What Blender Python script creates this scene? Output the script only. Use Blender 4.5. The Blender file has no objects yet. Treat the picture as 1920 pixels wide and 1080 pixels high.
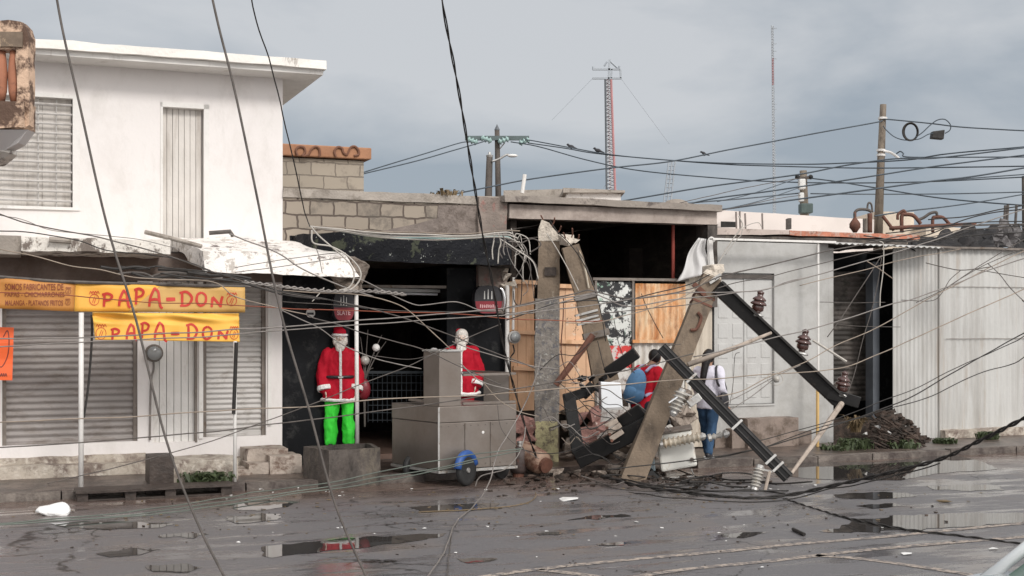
import bpy, bmesh, math, random
from mathutils import Vector, Matrix, noise
random.seed(7)
C = bpy.context.scene.collection
R = math.radians
# ---------------------------------------------------------------- camera
F = 2400.0; HZ = 600.0; CX = 960.0; EYE = 2.1
cam_d = bpy.data.cameras.new("camera"); cam = bpy.data.objects.new("camera", cam_d); C.objects.link(cam)
cam.location = (0, 0, EYE); cam.rotation_euler = (R(90), 0, 0)
cam_d.sensor_width = 36; cam_d.lens = 45; cam_d.shift_y = 60/1920
cam_d.clip_end = 3000; cam_d.clip_start = 0.1
bpy.context.scene.camera = cam
# ---------------------------------------------------------------- sky and sun
SUN_EL, SUN_AZ = 36, 148      # azimuth clockwise from +Y: behind the camera, to the right
w = bpy.data.worlds.new("World"); bpy.context.scene.world = w; w.use_nodes = True
nt = w.node_tree; nt.nodes.clear()
def N(t, **k):
    n = nt.nodes.new(t)
    for a, b in k.items(): setattr(n, a, b)
    return n
out = N('ShaderNodeOutputWorld'); bg = N('ShaderNodeBackground'); bg.inputs[1].default_value = 0.1
sky = N('ShaderNodeTexSky', sky_type='NISHITA', sun_disc=False, sun_elevation=R(SUN_EL), sun_rotation=R(SUN_AZ))
tc = N('ShaderNodeTexCoord'); sep = N('ShaderNodeSeparateXYZ'); nt.links.new(tc.outputs['Generated'], sep.inputs[0])
grad = N('ShaderNodeMapRange'); nt.links.new(sep.outputs[2], grad.inputs[0]); grad.inputs[1].default_value = 0.07; grad.inputs[2].default_value = 0.21
mp = N('ShaderNodeMapping'); mp.inputs['Scale'].default_value = (1.0, 1.0, 2.6); nt.links.new(tc.outputs['Generated'], mp.inputs[0])
nz = N('ShaderNodeTexNoise'); nz.inputs['Scale'].default_value = 3.1; nz.inputs['Detail'].default_value = 7; nz.inputs['Roughness'].default_value = 0.52; nz.inputs['Distortion'].default_value = 0.3; nt.links.new(mp.outputs[0], nz.inputs['Vector'])
def mixc(a, b, f, mode='MIX'):
    m = N('ShaderNodeMix', data_type='RGBA', blend_type=mode)
    for s, v in ((m.inputs[6], a), (m.inputs[7], b), (m.inputs[0], f)):
        if hasattr(v, 'is_linked'): nt.links.new(v, s)
        else: s.default_value = v
    return m.outputs[2]
add = N('ShaderNodeMath', operation='MULTIPLY_ADD'); nt.links.new(nz.outputs[0], add.inputs[0]); add.inputs[1].default_value = 3.8; add.inputs[2].default_value = -2.05
ad2 = N('ShaderNodeMath', operation='ADD', use_clamp=True); nt.links.new(add.outputs[0], ad2.inputs[0]); nt.links.new(grad.outputs[0], ad2.inputs[1])
cloud = mixc((2.75, 3.15, 3.6, 1), (4.75, 4.9, 5.1, 1), ad2.outputs[0])
dot = N('ShaderNodeVectorMath', operation='DOT_PRODUCT'); nt.links.new(tc.outputs['Generated'], dot.inputs[0]); dot.inputs[1].default_value = (0.42, -0.72, 0.55)
br = N('ShaderNodeMapRange', interpolation_type='SMOOTHSTEP'); nt.links.new(dot.outputs['Value'], br.inputs[0]); br.inputs[1].default_value = -0.1; br.inputs[2].default_value = 0.95
cl2 = mixc(cloud, (13.4, 13.1, 12.9, 1), br.outputs[0])
nt.links.new(mixc(cl2, sky.outputs[0], 0.05), bg.inputs[0]); nt.links.new(bg.outputs[0], out.inputs[0])
sd = bpy.data.lights.new("sun", 'SUN'); sun = bpy.data.objects.new("sun", sd); C.objects.link(sun)
sd.energy = 1.5; sd.angle = R(14); sd.color = (1.0, 0.965, 0.92)
az = R(SUN_AZ); el = R(SUN_EL)
sdir = Vector((math.sin(az)*math.cos(el), math.cos(az)*math.cos(el), math.sin(el)))
sun.rotation_euler = sdir.to_track_quat('Z', 'Y').to_euler()
vs = bpy.context.scene.view_settings; vs.view_transform = 'Standard'; vs.look = 'None'; vs.gamma = 1; vs.use_curve_mapping = False; vs.exposure = 0.32
# ---------------------------------------------------------------- frames and pixel helpers (where things stand in the street)
AF = math.atan(0.4); cu, su = math.cos(AF), math.sin(AF)
def FA(s, t, z): return Vector((cu*s + su*t, 19 + su*s - cu*t, z))     # along the row of fronts, out of the fronts, up
def ID(x, y, z): return Vector((x, y, z))
def S(px, t=0.0):
    k = (px-CX)/F
    return (k*(19 - cu*t) - su*t) / (cu - su*k)
def FY(px, t=0.0): return 19 + su*S(px, t) - cu*t
def Zf(px, py, t=0.0): return EYE + (HZ-py)*FY(px, t)/F
def P(px, py, Y): return Vector(((px-CX)/F*Y, Y, EYE + (HZ-py)/F*Y))
def G(px, py, z=0.0):
    Y = (EYE - z)*F/(py-HZ); return Vector(((px-CX)/F*Y, Y, z))
def A(px, py, t=0.0):                                                   # a point on the plane t of the fronts
    return FA(S(px, t), t, Zf(px, py, t))
# ---------------------------------------------------------------- materials
MT = {}
def lin(c):
    return tuple(((v/255)/12.92 if v/255 <= .04045 else ((v/255+.055)/1.055)**2.4) for v in c)
def M(name, col, rough=.8, var=.18, scale=4, dirt=None, dscale=2.5, dthr=.55, dsoft=.12, streak=1.0, bump=.15, bscale=30, metal=0.0, spec=.5, emis=None, dirt2=None, d2thr=.6, d2scale=7, coat=0, alpha=None):
    if name in MT: return MT[name]
    m = bpy.data.materials.new(name); m.use_nodes = True; t = m.node_tree; nd = t.nodes; L = t.links.new
    b = nd['Principled BSDF']; b.inputs['Roughness'].default_value = rough; b.inputs['Metallic'].default_value = metal
    b.inputs['Specular IOR Level'].default_value = spec; b.inputs['Coat Weight'].default_value = coat
    co = nd.new('ShaderNodeTexCoord'); mpn = nd.new('ShaderNodeMapping'); L(co.outputs['Object'], mpn.inputs[0])
    n1 = nd.new('ShaderNodeTexNoise'); n1.inputs['Scale'].default_value = scale; n1.inputs['Detail'].default_value = 6; L(mpn.outputs[0], n1.inputs['Vector'])
    def mix(a, bb, f):
        mm = nd.new('ShaderNodeMix'); mm.data_type = 'RGBA'
        for s, v in ((mm.inputs[6], a), (mm.inputs[7], bb), (mm.inputs[0], f)):
            if hasattr(v, 'is_linked'): L(v, s)
            else: s.default_value = v
        return mm.outputs[2]
    def rng(v, lo, hi):
        r = nd.new('ShaderNodeMapRange'); r.inputs[1].default_value = lo; r.inputs[2].default_value = hi; L(v, r.inputs[0]); return r.outputs[0]
    c0 = tuple(v*(1-var) for v in col)+(1,); c1 = tuple(min(1, v*(1+var)) for v in col)+(1,)
    colr = mix(c0, c1, rng(n1.outputs[0], .3, .7))
    for dc, ds, th in ((dirt, dscale, dthr), (dirt2, d2scale, d2thr)):
        if dc is None: continue
        mp2 = nd.new('ShaderNodeMapping'); mp2.inputs['Scale'].default_value = (1, 1, streak); mp2.inputs['Location'].default_value = (3.1*th, 1.7, ds); L(co.outputs['Object'], mp2.inputs[0])
        n2 = nd.new('ShaderNodeTexNoise'); n2.inputs['Scale'].default_value = ds; n2.inputs['Detail'].default_value = 11; n2.inputs['Roughness'].default_value = .72; n2.inputs['Distortion'].default_value = .25; L(mp2.outputs[0], n2.inputs['Vector'])
        colr = mix(colr, tuple(dc)+(1,), rng(n2.outputs[0], th-dsoft/2, th+dsoft/2))
    L(colr, b.inputs['Base Color'])
    if bump:
        n3 = nd.new('ShaderNodeTexNoise'); n3.inputs['Scale'].default_value = bscale; n3.inputs['Detail'].default_value = 5; L(co.outputs['Object'], n3.inputs['Vector'])
        bp = nd.new('ShaderNodeBump'); bp.inputs['Strength'].default_value = bump; bp.inputs['Distance'].default_value = .02; L(n3.outputs[0], bp.inputs['Height']); L(bp.outputs[0], b.inputs['Normal'])
    if alpha: b.inputs['Transmission Weight'].default_value = alpha
    MT[name] = m; return m
# ---------------------------------------------------------------- mesh builder
class MB:
    def __init__(s): s.v = []; s.f = []
    def add(s, vs, fs):
        o = len(s.v); s.v += [Vector(v) for v in vs]; s.f += [tuple(i+o for i in f) for f in fs]; return s
    def hexa(s, p):          # 8 points: bottom 4 ccw, top 4 ccw
        return s.add(p, [(3,2,1,0), (4,5,6,7), (0,1,5,4), (1,2,6,5), (2,3,7,6), (3,0,4,7)])
    def box(s, x0, x1, y0, y1, z0, z1, fr=ID):
        return s.hexa([fr(x0,y0,z0), fr(x1,y0,z0), fr(x1,y1,z0), fr(x0,y1,z0), fr(x0,y0,z1), fr(x1,y0,z1), fr(x1,y1,z1), fr(x0,y1,z1)])
    def fb(s, s0, s1, t0, t1, z0, z1):   # box in the frame of the fronts
        return s.box(s0, s1, -t1, -t0, z0, z1, lambda a, b, c: FA(a, -b, c))
    def beam(s, a, b, w_, h_, up=Vector((0, 0, 1)), w2=None, h2=None):   # square bar from a to b
        a, b = Vector(a), Vector(b); d = (b-a).normalized(); x = d.cross(up).normalized(); y = x.cross(d).normalized()
        w2 = w2 or w_; h2 = h2 or h_
        q = lambda c, ww, hh: [c - x*ww/2 - y*hh/2, c + x*ww/2 - y*hh/2, c + x*ww/2 + y*hh/2, c - x*ww/2 + y*hh/2]
        return s.hexa(q(a, w_, h_)+q(b, w2, h2))
    def tube(s, pts, r, n=8, cap=True):
        pts = [Vector(p) for p in pts]; m = len(pts); rs = r if isinstance(r, (list, tuple)) else [r]*m
        d0 = (pts[1]-pts[0]).normalized(); up = Vector((0, 0, 1)) if abs(d0.z) < .9 else Vector((1, 0, 0)); x = d0.cross(up).normalized()
        vs = []
        for i, p in enumerate(pts):
            d = (pts[min(i+1, m-1)]-pts[max(i-1, 0)]); d = d.normalized() if d.length > 1e-7 else d0
            x = (x - d*x.dot(d)); x = x.normalized() if x.length > 1e-6 else d.orthogonal().normalized(); y = d.cross(x)
            vs += [p + (x*math.cos(2*math.pi*k/n) + y*math.sin(2*math.pi*k/n))*rs[i] for k in range(n)]
        fs = [(i*n+k, i*n+(k+1) % n, (i+1)*n+(k+1) % n, (i+1)*n+k) for i in range(m-1) for k in range(n)]
        if cap: fs += [tuple(range(n))[::-1], tuple(range((m-1)*n, m*n))]
        return s.add(vs, fs)
    def lathe(s, prof, base, axis=(0, 0, 1), n=14):       # prof: (radius, height)
        ax = Vector(axis).normalized(); x = ax.orthogonal().normalized(); y = ax.cross(x); base = Vector(base); vs = []
        for r, h in prof:
            vs += [base + ax*h + (x*math.cos(2*math.pi*k/n) + y*math.sin(2*math.pi*k/n))*max(r, 1e-4) for k in range(n)]
        m = len(prof)
        fs = [(i*n+k, i*n+(k+1) % n, (i+1)*n+(k+1) % n, (i+1)*n+k) for i in range(m-1) for k in range(n)]
        return s.add(vs, fs + [tuple(range(n))[::-1], tuple(range((m-1)*n, m*n))])
    def ball(s, c, r, n=12, m=8, sc=(1, 1, 1)):
        c = Vector(c); vs = []
        for i in range(m+1):
            th = math.pi*i/m
            for k in range(n):
                ph = 2*math.pi*k/n; vs.append(c + Vector((math.sin(th)*math.cos(ph)*r*sc[0], math.sin(th)*math.sin(ph)*r*sc[1], math.cos(th)*r*sc[2])))
        return s.add(vs, [(i*n+k, (i+1)*n+k, (i+1)*n+(k+1) % n, i*n+(k+1) % n) for i in range(m) for k in range(n)])
    def grid(s, fn, nu, nv):
        vs = [fn(i/nu, j/nv) for j in range(nv+1) for i in range(nu+1)]
        return s.add(vs, [(j*(nu+1)+i, j*(nu+1)+i+1, (j+1)*(nu+1)+i+1, (j+1)*(nu+1)+i) for j in range(nv) for i in range(nu)])
    def slab(s, poly, dvec):      # polygon pushed along dvec
        n = len(poly); p = [Vector(q) for q in poly]; d = Vector(dvec)
        return s.add(p+[q+d for q in p], [tuple(range(n))[::-1], tuple(range(n, 2*n))]+[(i, (i+1) % n, n+(i+1) % n, n+i) for i in range(n)])
    def chunk(s, c, r, sd, flat=.7):
        rnd = random.Random(sd); bm = bmesh.new()
        pts = [Vector((rnd.uniform(-1, 1), rnd.uniform(-1, 1), rnd.uniform(-1, 1)*flat))*r for _ in range(11)]
        for p in pts: bm.verts.new(p)
        bmesh.ops.convex_hull(bm, input=bm.verts)
        bm.verts.index_update(); vv = [v.co + Vector(c) for v in bm.verts]; ff = [tuple(v.index for v in f.verts) for f in bm.faces]; bm.free()
        return s.add(vv, ff)
WM = {}
def build(mb, name, mat, parent=None, label=None, cat=None, group=None, kind=None, loc=None, rot=AF, rough=None, bevel=0, smooth=False, solid=0):
    if parent is not None: Mx = WM[parent.name]
    else:
        if loc is None:
            n = len(mb.v); mn = min(v.z for v in mb.v); loc = Vector((sum(v.x for v in mb.v)/n, sum(v.y for v in mb.v)/n, mn))
        Mx = Matrix.Translation(loc) @ Matrix.Rotation(rot, 4, 'Z')
    inv = Mx.inverted()
    bm = bmesh.new()
    vs = [bm.verts.new(inv @ v) for v in mb.v]; bm.verts.index_update()
    for f in mb.f:
        try: bm.faces.new([vs[i] for i in f])
        except ValueError: pass
    bmesh.ops.remove_doubles(bm, verts=bm.verts, dist=1e-5)
    bmesh.ops.recalc_face_normals(bm, faces=bm.faces)
    if rough:
        cell, amp = rough
        for _ in range(6):
            es = [e for e in bm.edges if e.calc_length() > cell*1.6]
            if not es: break
            bmesh.ops.subdivide_edges(bm, edges=es, cuts=1, use_grid_fill=True)
        bmesh.ops.triangulate(bm, faces=[f for f in bm.faces if len(f.verts) > 4])
        for v in bm.verts:
            v.co += noise.noise_vector(v.co*3.1)*amp + noise.noise_vector(v.co*11 + Vector((5, 3, 1)))*amp*.5
    me = bpy.data.meshes.new(name); bm.to_mesh(me); bm.free()
    me.materials.append(mat)
    if smooth:
        for p in me.polygons: p.use_smooth = True
    o = bpy.data.objects.new(name, me); C.objects.link(o)
    if parent is not None: o.parent = parent; WM[o.name] = Mx
    else: o.matrix_basis = Mx; WM[o.name] = Mx
    if bevel:
        md = o.modifiers.new('bevel', 'BEVEL'); md.width = bevel; md.segments = 2; md.limit_method = 'ANGLE'; md.angle_limit = R(40)
    if solid:
        md = o.modifiers.new('thick', 'SOLIDIFY'); md.thickness = solid; md.offset = 0
    if label: o['label'] = label
    if cat: o['category'] = cat
    if group: o['group'] = group
    if kind: o['kind'] = kind
    return o
def thing(name, label, cat, loc, rot=AF, group=None):
    o = bpy.data.objects.new(name, None); C.objects.link(o); Mx = Matrix.Translation(Vector(loc)) @ Matrix.Rotation(rot, 4, 'Z')
    o.matrix_basis = Mx; WM[o.name] = Mx; o.empty_display_size = .1
    o['label'] = label; o['category'] = cat
    if group: o['group'] = group
    return o
def spline(pts, per=8):
    p = [Vector(q) for q in pts]
    if len(p) == 2: return [p[0].lerp(p[1], i/per) for i in range(per+1)]
    p = [p[0]*2-p[1]]+p+[p[-1]*2-p[-2]]; o = []
    for i in range(1, len(p)-2):
        a, b, c, d = p[i-1:i+3]
        for k in range(per):
            t = k/per; o.append(.5*((2*b)+(c-a)*t+(2*a-5*b+4*c-d)*t*t+(3*b-a-3*c+d)*t**3))
    return o+[p[-2]]
# colours
M('white_plaster', (.73,.695,.675), .85, .03, 1.2, dirt=(.58,.54,.51), dscale=1.3, dthr=.68, dsoft=.3, streak=.5, dirt2=(.60,.57,.54), d2thr=.68, d2scale=3, bump=.12, bscale=18)
M('white_roof_edge', (.78,.75,.70), .85, .05, 3, dirt=(.22,.18,.15), dscale=2.2, dthr=.63, dsoft=.06, streak=.35, bump=.4, bscale=20)
M('peeling_white', (.72,.68,.62), .9, .08, 4, dirt=(.17,.14,.12), dscale=3.4, dthr=.56, dsoft=.06, streak=.7, dirt2=(.30,.26,.22), d2thr=.6, d2scale=11, bump=.6, bscale=22)
M('white_paint', (.70,.68,.65), .6, .05, 5, dirt=(.42,.38,.34), dscale=6, dthr=.66, dsoft=.2, streak=.25)
M('brown_paint', (.20,.16,.14), .7, .12, 2, dirt=(.10,.075,.06), dscale=2, dthr=.55, dsoft=.3, bump=.15, spec=0.2)
M('shutter_metal', (.27,.245,.23), .5, .12, 2.5, dirt=(.17,.14,.12), dscale=3, dthr=.6, dsoft=.2, streak=3, metal=.1)
M('shutter_light', (.46,.44,.42), .5, .08, 3, dirt=(.24,.21,.18), dscale=4, dthr=.63, dsoft=.2, streak=2, metal=.1)
M('plinth_concrete', (.42,.37,.31), .9, .15, 3, dirt=(.16,.12,.10), dscale=3, dthr=.52, dsoft=.15, dirt2=(.60,.55,.48), d2thr=.60, bump=.6)
M('kerb_concrete', (.17,.145,.125), .7, .25, 5, dirt=(.06,.045,.04), dscale=3, dthr=.5, dsoft=.2, bump=.6, spec=0.5)
M('concrete', (.36,.32,.28), .9, .15, 3, dirt=(.17,.145,.12), dscale=3, dthr=.58, dsoft=.15, bump=.5, spec=0.25)
M('pole_concrete', (.20,.155,.115), .9, .12, 5, dirt=(.12,.095,.075), dscale=5, dthr=.58, dsoft=.16, streak=.5, dirt2=(.42,.37,.30), d2thr=.69, bump=.5, spec=0.2)
M('raw_concrete', (.52,.46,.39), .95, .2, 12, dirt=(.2,.17,.14), dscale=14, dthr=.6, bump=1, bscale=40)
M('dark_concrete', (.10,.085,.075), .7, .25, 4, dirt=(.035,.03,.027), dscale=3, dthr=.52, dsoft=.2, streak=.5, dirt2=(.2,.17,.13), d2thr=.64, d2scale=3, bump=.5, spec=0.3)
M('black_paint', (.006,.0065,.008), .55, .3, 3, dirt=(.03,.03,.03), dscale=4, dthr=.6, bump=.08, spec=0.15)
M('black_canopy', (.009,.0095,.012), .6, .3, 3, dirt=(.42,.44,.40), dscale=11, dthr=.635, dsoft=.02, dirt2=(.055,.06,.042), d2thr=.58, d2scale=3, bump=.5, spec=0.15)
M('grey_plaster', (.44,.435,.42), .8, .05, 1.5, dirt=(.30,.29,.27), dscale=1.4, dthr=.60, dsoft=.3, dirt2=(.33,.32,.30), d2thr=.66, d2scale=3, bump=.1)
M('grey_door', (.47,.465,.45), .5, .05, 4, dirt=(.35,.33,.31), dscale=5, dthr=.65, dsoft=.2, streak=.3)
M('corrugated_white', (.52,.515,.495), .45, .04, 1.5, dirt=(.36,.345,.32), dscale=2.6, dthr=.57, dsoft=.22, streak=.09, dirt2=(.33,.25,.18), d2thr=.68, d2scale=4, metal=.1)
M('old_iron', (.20,.175,.155), .6, .2, 6, dirt=(.12,.085,.06), dscale=6, dthr=.6, metal=.4, spec=0.25)
M('black_steel', (.012,.0115,.0115), .42, .3, 6, dirt=(.06,.045,.037), dscale=9, dthr=.66, metal=.1, bump=.1, spec=0.25)
M('galvanised', (.48,.47,.45), .4, .15, 10, dirt=(.25,.2,.16), dscale=10, dthr=.6, metal=.6)
M('stainless', (.29,.26,.235), .42, .08, 2, dirt=(.19,.155,.13), dscale=1.5, dthr=.52, dsoft=.5, metal=.7, bump=.06)
M('wire_grey', (.20,.18,.165), .5, .2, 10, bump=0, metal=.2)
M('wire_dark', (.035,.032,.03), .5, .3, 10, bump=0, spec=0.2)
M('wire_mid', (.10,.088,.08), .6, .3, 10, bump=0, spec=0.2)
M('sky_wire', (.07,.085,.10), .6, .2, 3, bump=0, spec=0.2)
M('wire_pale', (.42,.39,.35), .5, .1, 10, bump=0)
M('wire_green', (.11,.13,.11), .5, .2, 3, bump=0)
M('brown_porcelain', (.07,.028,.022), .12, .15, 5, spec=.8, bump=0)
M('grey_porcelain', (.36,.34,.31), .25, .12, 8, dirt=(.3,.27,.22), dscale=14, dthr=.58, spec=.6, bump=0)
M('shaded_cream', (.50,.44,.35), .3, .12, 8, dirt=(.4,.28,.16), dscale=9, dthr=.55, spec=.6, bump=0)  # cream darkened to put the insulator's shadow into its colour
M('transformer_paint', (.66,.65,.60), .45, .05, 4, dirt=(.36,.25,.13), dscale=5, dthr=.63, dsoft=.15, streak=.6, bump=.05)
M('white_enamel', (.80,.82,.84), .35, .02, 3, bump=0)
M('yellow_cloth', (.80,.41,.06), .6, .05, 2, bump=0)
M('yellow_cloth_deep', (.55,.33,.10), .6, .05, 2, bump=0)
M('orange_cloth', (.50,.21,.045), .6, .05, 2, bump=0)
M('banner_red', (.52,.035,.022), .6, .05, 5, bump=0)
M('banner_maroon', (.22,.05,.02), .6, .05, 5, bump=0)
M('poster_orange', (.78,.12,.025), .6, .05, 5, bump=0)
M('dark_print', (.12,.02,.015), .6, .05, 5, bump=0)
M('orange_plywood', (.74,.46,.28), .75, .1, 3, dirt=(.42,.22,.10), dscale=4, dthr=.6, dsoft=.2, streak=.2, bump=.15)
M('rusty_sheet', (.55,.24,.085), .75, .2, 4, dirt=(.72,.55,.36), dscale=3, dthr=.53, dsoft=.2, streak=.4, dirt2=(.25,.09,.04), d2thr=.62, bump=.3)
M('rusty_iron', (.12,.05,.032), .8, .3, 8, bump=.3)
M('red_paint', (.26,.045,.03), .6, .2, 5)
M('poster_white', (.62,.63,.60), .7, .08, 5, dirt=(.02,.02,.022), dscale=6.0, dthr=.50, dsoft=.025, dirt2=(.28,.42,.33), d2thr=.61, d2scale=5, bump=.1)
M('poster_red', (.62,.55,.52), .7, .1, 5, dirt=(.58,.045,.04), dscale=5, dthr=.50, dsoft=.03, bump=.1)
M('dark_interior', (.022,.020,.019), .9, .4, 1.5, dirt=(.045,.038,.034), dscale=2, dthr=.55, dsoft=.2, bump=.3, spec=0.1)  # the unlit shop inside is darkened through this wall colour
M('dark_room_wall', (.045,.037,.033), .9, .4, 1.5, dirt=(.085,.07,.06), dscale=2.2, dthr=.56, dsoft=.2, streak=3, bump=.3, spec=0.1)  # darkness of the empty room put into the brown wall colour
M('brown_floor', (.15,.10,.08), .3, .2, 3, spec=.6, bump=.1)
M('ochre_plaster', (.60,.42,.30), .85, .12, 5, dirt=(.11,.065,.045), dscale=3.2, dthr=.50, dsoft=.08, dirt2=(.30,.19,.12), d2thr=.62, bump=.6)
M('baluster_orange', (.36,.15,.085), .8, .15, 4, dirt=(.15,.07,.05), dscale=6, dthr=.6)
M('parapet_orange', (.36,.18,.10), .85, .18, 2, dirt=(.28,.11,.05), dscale=4, dthr=.6, dsoft=.2, bump=.3)
M('pink_rubble', (.33,.18,.155), .9, .25, 10, dirt=(.55,.48,.42), dscale=12, dthr=.62, dsoft=.04, bump=.8)
M('rubble', (.30,.25,.21), .95, .35, 8, dirt=(.13,.10,.08), dscale=7, dthr=.52, dirt2=(.55,.5,.44), d2thr=.66, bump=.8)
M('dark_rubble', (.07,.05,.04), .8, .4, 9, dirt=(.03,.024,.02), dscale=7, dthr=.5, bump=.9, spec=0.25)
M('wet_wood', (.05,.038,.032), .5, .3, 9, bump=.4, spec=0.35)
M('dry_wood', (.36,.30,.25), .8, .15, 12, dirt=(.2,.15,.12), dscale=14, dthr=.6, streak=.2)
M('pipe_yellow', (.60,.40,.16), .6, .1, 5)
M('white_bag', (.78,.78,.77), .35, .03, 5, bump=.3)
M('leaf', (.045,.062,.024), .6, .35, 14, bump=0)
M('leaf_dry', (.15,.105,.055), .7, .3, 14, bump=0)
M('rubber', (.02,.02,.02), .7, .2, 8)
M('blue_plastic', (.02,.075,.26), .5, .1, 8)
M('gas_rust', (.33,.22,.16), .6, .2, 6, dirt=(.14,.06,.04), dscale=7, dthr=.52, metal=.2)
M('gas_dark', (.07,.05,.045), .6, .3, 6, dirt=(.2,.08,.05), dscale=7, dthr=.6)
M('skin_brown', (.36,.20,.13), .55, .06, 8, bump=.03)
M('skin_pale', (.58,.46,.38), .5, .05, 8, bump=.03)
M('black_hair', (.012,.010,.010), .4, .3, 30, bump=.3, bscale=60, spec=0.3)
M('white_beard', (.62,.58,.53), .9, .15, 30, bump=1, bscale=45)
M('santa_red', (.38,.008,.022), .75, .12, 6, bump=.15, bscale=14, spec=0.15)
M('lime_cloth', (.05,.62,.05), .6, .08, 6, bump=.12, bscale=14, spec=0.2)
M('fur_white', (.74,.72,.70), .9, .1, 20, bump=.8, bscale=60)
M('shirt_red', (.52,.015,.03), .8, .1, 6, bump=.15, bscale=14, spec=0.15)
M('backpack_blue', (.12,.25,.43), .7, .12, 5, dirt=(.08,.15,.29), dscale=6, dthr=.58, bump=.1, spec=0.2)
M('strap_lilac', (.42,.40,.55), .7, .1, 5)
M('jacket_white', (.66,.64,.72), .8, .08, 5, bump=.15, bscale=12)
M('jeans_blue', (.045,.09,.165), .85, .2, 7, bump=.15, spec=0.15)
M('dark_trousers', (.03,.03,.04), .85, .2, 7, bump=.1, spec=0.15)
M('bag_black', (.02,.018,.022), .5, .2, 7)
M('white_sheet', (.62,.61,.60), .8, .05, 3, bump=.1)
M('cream_wall', (.72,.62,.50), .85, .06, 1, dirt=(.5,.42,.34), dscale=1.2, dthr=.62, dsoft=.2, bump=.1)
M('pinkwhite_wall', (.76,.68,.63), .85, .04, .8, dirt=(.55,.47,.42), dscale=1.2, dthr=.66, dsoft=.2, bump=.1)
M('hazed_red', (.42,.20,.20), .6, .1, 1, bump=0)  # red dulled towards grey to stand for distance haze
M('hazed_white', (.52,.54,.56), .6, .05, 1, bump=0)  # white greyed so the far towers look hazy
M('hazed_grey', (.34,.37,.40), .6, .1, 1, bump=0)  # haze put into the grey of thin distant steel
M('tower_dark', (.10,.11,.12), .6, .1, 1, bump=0)
M('wood_pole', (.10,.085,.075), .85, .2, 3, dirt=(.05,.045,.04), dscale=4, dthr=.55, streak=.2, spec=0.2)
M('brown_pole', (.19,.155,.12), .85, .15, 3, dirt=(.09,.07,.055), dscale=4, dthr=.55, streak=.2)
M('insulator_green', (.30,.42,.40), .25, .1, 8, bump=0)
M('tarp_dark', (.022,.02,.02), .7, .4, 6, dirt=(.13,.12,.11), dscale=7, dthr=.64, bump=.6, spec=0.2)
M('bird_dark', (.03,.03,.035), .7, .2, 20)
M('car_paint', (.42,.44,.45), .18, .03, 3, metal=.3, coat=1, bump=0)
M('car_white', (.75,.77,.77), .2, .02, 3, coat=1, bump=0)
M('car_glass', (.10,.16,.13), .05, .05, 3, spec=.9, bump=0)
M('chrome', (.7,.7,.7), .12, .02, 3, metal=1, bump=0)
M('green_box', (.05,.075,.07), .5, .2, 6)
M('lamp_white', (.6,.6,.58), .4, .05, 5, bump=0)
M('road_paint', (.36,.30,.25), .8, .12, 12, dirt=(.13,.115,.11), dscale=13, dthr=.50, dsoft=.08, bump=.3)
M('litter_white', (.65,.64,.62), .6, .1, 9)
M('mud', (.12,.09,.075), .35, .3, 6, dirt=(.045,.033,.028), dscale=4, dthr=.5, bump=.7, spec=.6)
m = MT
# ---------------------------------------------------------------- special materials
def block_mat(name, c1, c2, mortar, bw, bh, msz=.02, stain=(.14,.12,.10), thr=.56):
    mt = bpy.data.materials.new(name); mt.use_nodes = True; t = mt.node_tree; nd = t.nodes; L = t.links.new; b = nd['Principled BSDF']; b.inputs['Roughness'].default_value = .92
    co = nd.new('ShaderNodeTexCoord'); sp = nd.new('ShaderNodeSeparateXYZ'); cb = nd.new('ShaderNodeCombineXYZ'); L(co.outputs['Object'], sp.inputs[0]); L(sp.outputs[0], cb.inputs[0]); L(sp.outputs[2], cb.inputs[1])
    nz0 = nd.new('ShaderNodeTexNoise'); nz0.inputs['Scale'].default_value = 5; L(co.outputs['Object'], nz0.inputs['Vector'])
    vm = nd.new('ShaderNodeVectorMath'); vm.operation = 'MULTIPLY_ADD'; L(nz0.outputs['Color'], vm.inputs[0]); vm.inputs[1].default_value = (.08, .07, 0); L(cb.outputs[0], vm.inputs[2])
    bk = nd.new('ShaderNodeTexBrick'); L(vm.outputs[0], bk.inputs['Vector']); bk.inputs['Scale'].default_value = 1; bk.inputs['Brick Width'].default_value = bw; bk.inputs['Row Height'].default_value = bh
    bk.inputs['Mortar Size'].default_value = msz; bk.inputs['Mortar Smooth'].default_value = .3; bk.inputs['Color1'].default_value = c1+(1,); bk.inputs['Color2'].default_value = c2+(1,); bk.inputs['Mortar'].default_value = mortar+(1,)
    n2 = nd.new('ShaderNodeTexNoise'); n2.inputs['Scale'].default_value = 1.6; n2.inputs['Detail'].default_value = 9; n2.inputs['Roughness'].default_value = .7; L(co.outputs['Object'], n2.inputs['Vector'])
    r = nd.new('ShaderNodeMapRange'); r.inputs[1].default_value = thr-.06; r.inputs[2].default_value = thr+.06; L(n2.outputs[0], r.inputs[0])
    mm = nd.new('ShaderNodeMix'); mm.data_type = 'RGBA'; L(r.outputs[0], mm.inputs[0]); L(bk.outputs[0], mm.inputs[6]); mm.inputs[7].default_value = stain+(1,); L(mm.outputs[2], b.inputs['Base Color'])
    bp = nd.new('ShaderNodeBump'); bp.inputs['Strength'].default_value = .8; bp.inputs['Distance'].default_value = .02; bp.invert = True; L(bk.outputs['Fac'], bp.inputs['Height']); L(bp.outputs[0], b.inputs['Normal'])
    MT[name] = mt; return mt
block_mat('block_wall', (.33,.28,.225), (.25,.21,.17), (.11,.085,.07), .34, .20, .014)
block_mat('block_pale', (.36,.31,.25), (.30,.26,.21), (.20,.17,.14), .44, .23, .012, stain=(.20,.17,.14), thr=.58)
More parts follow.
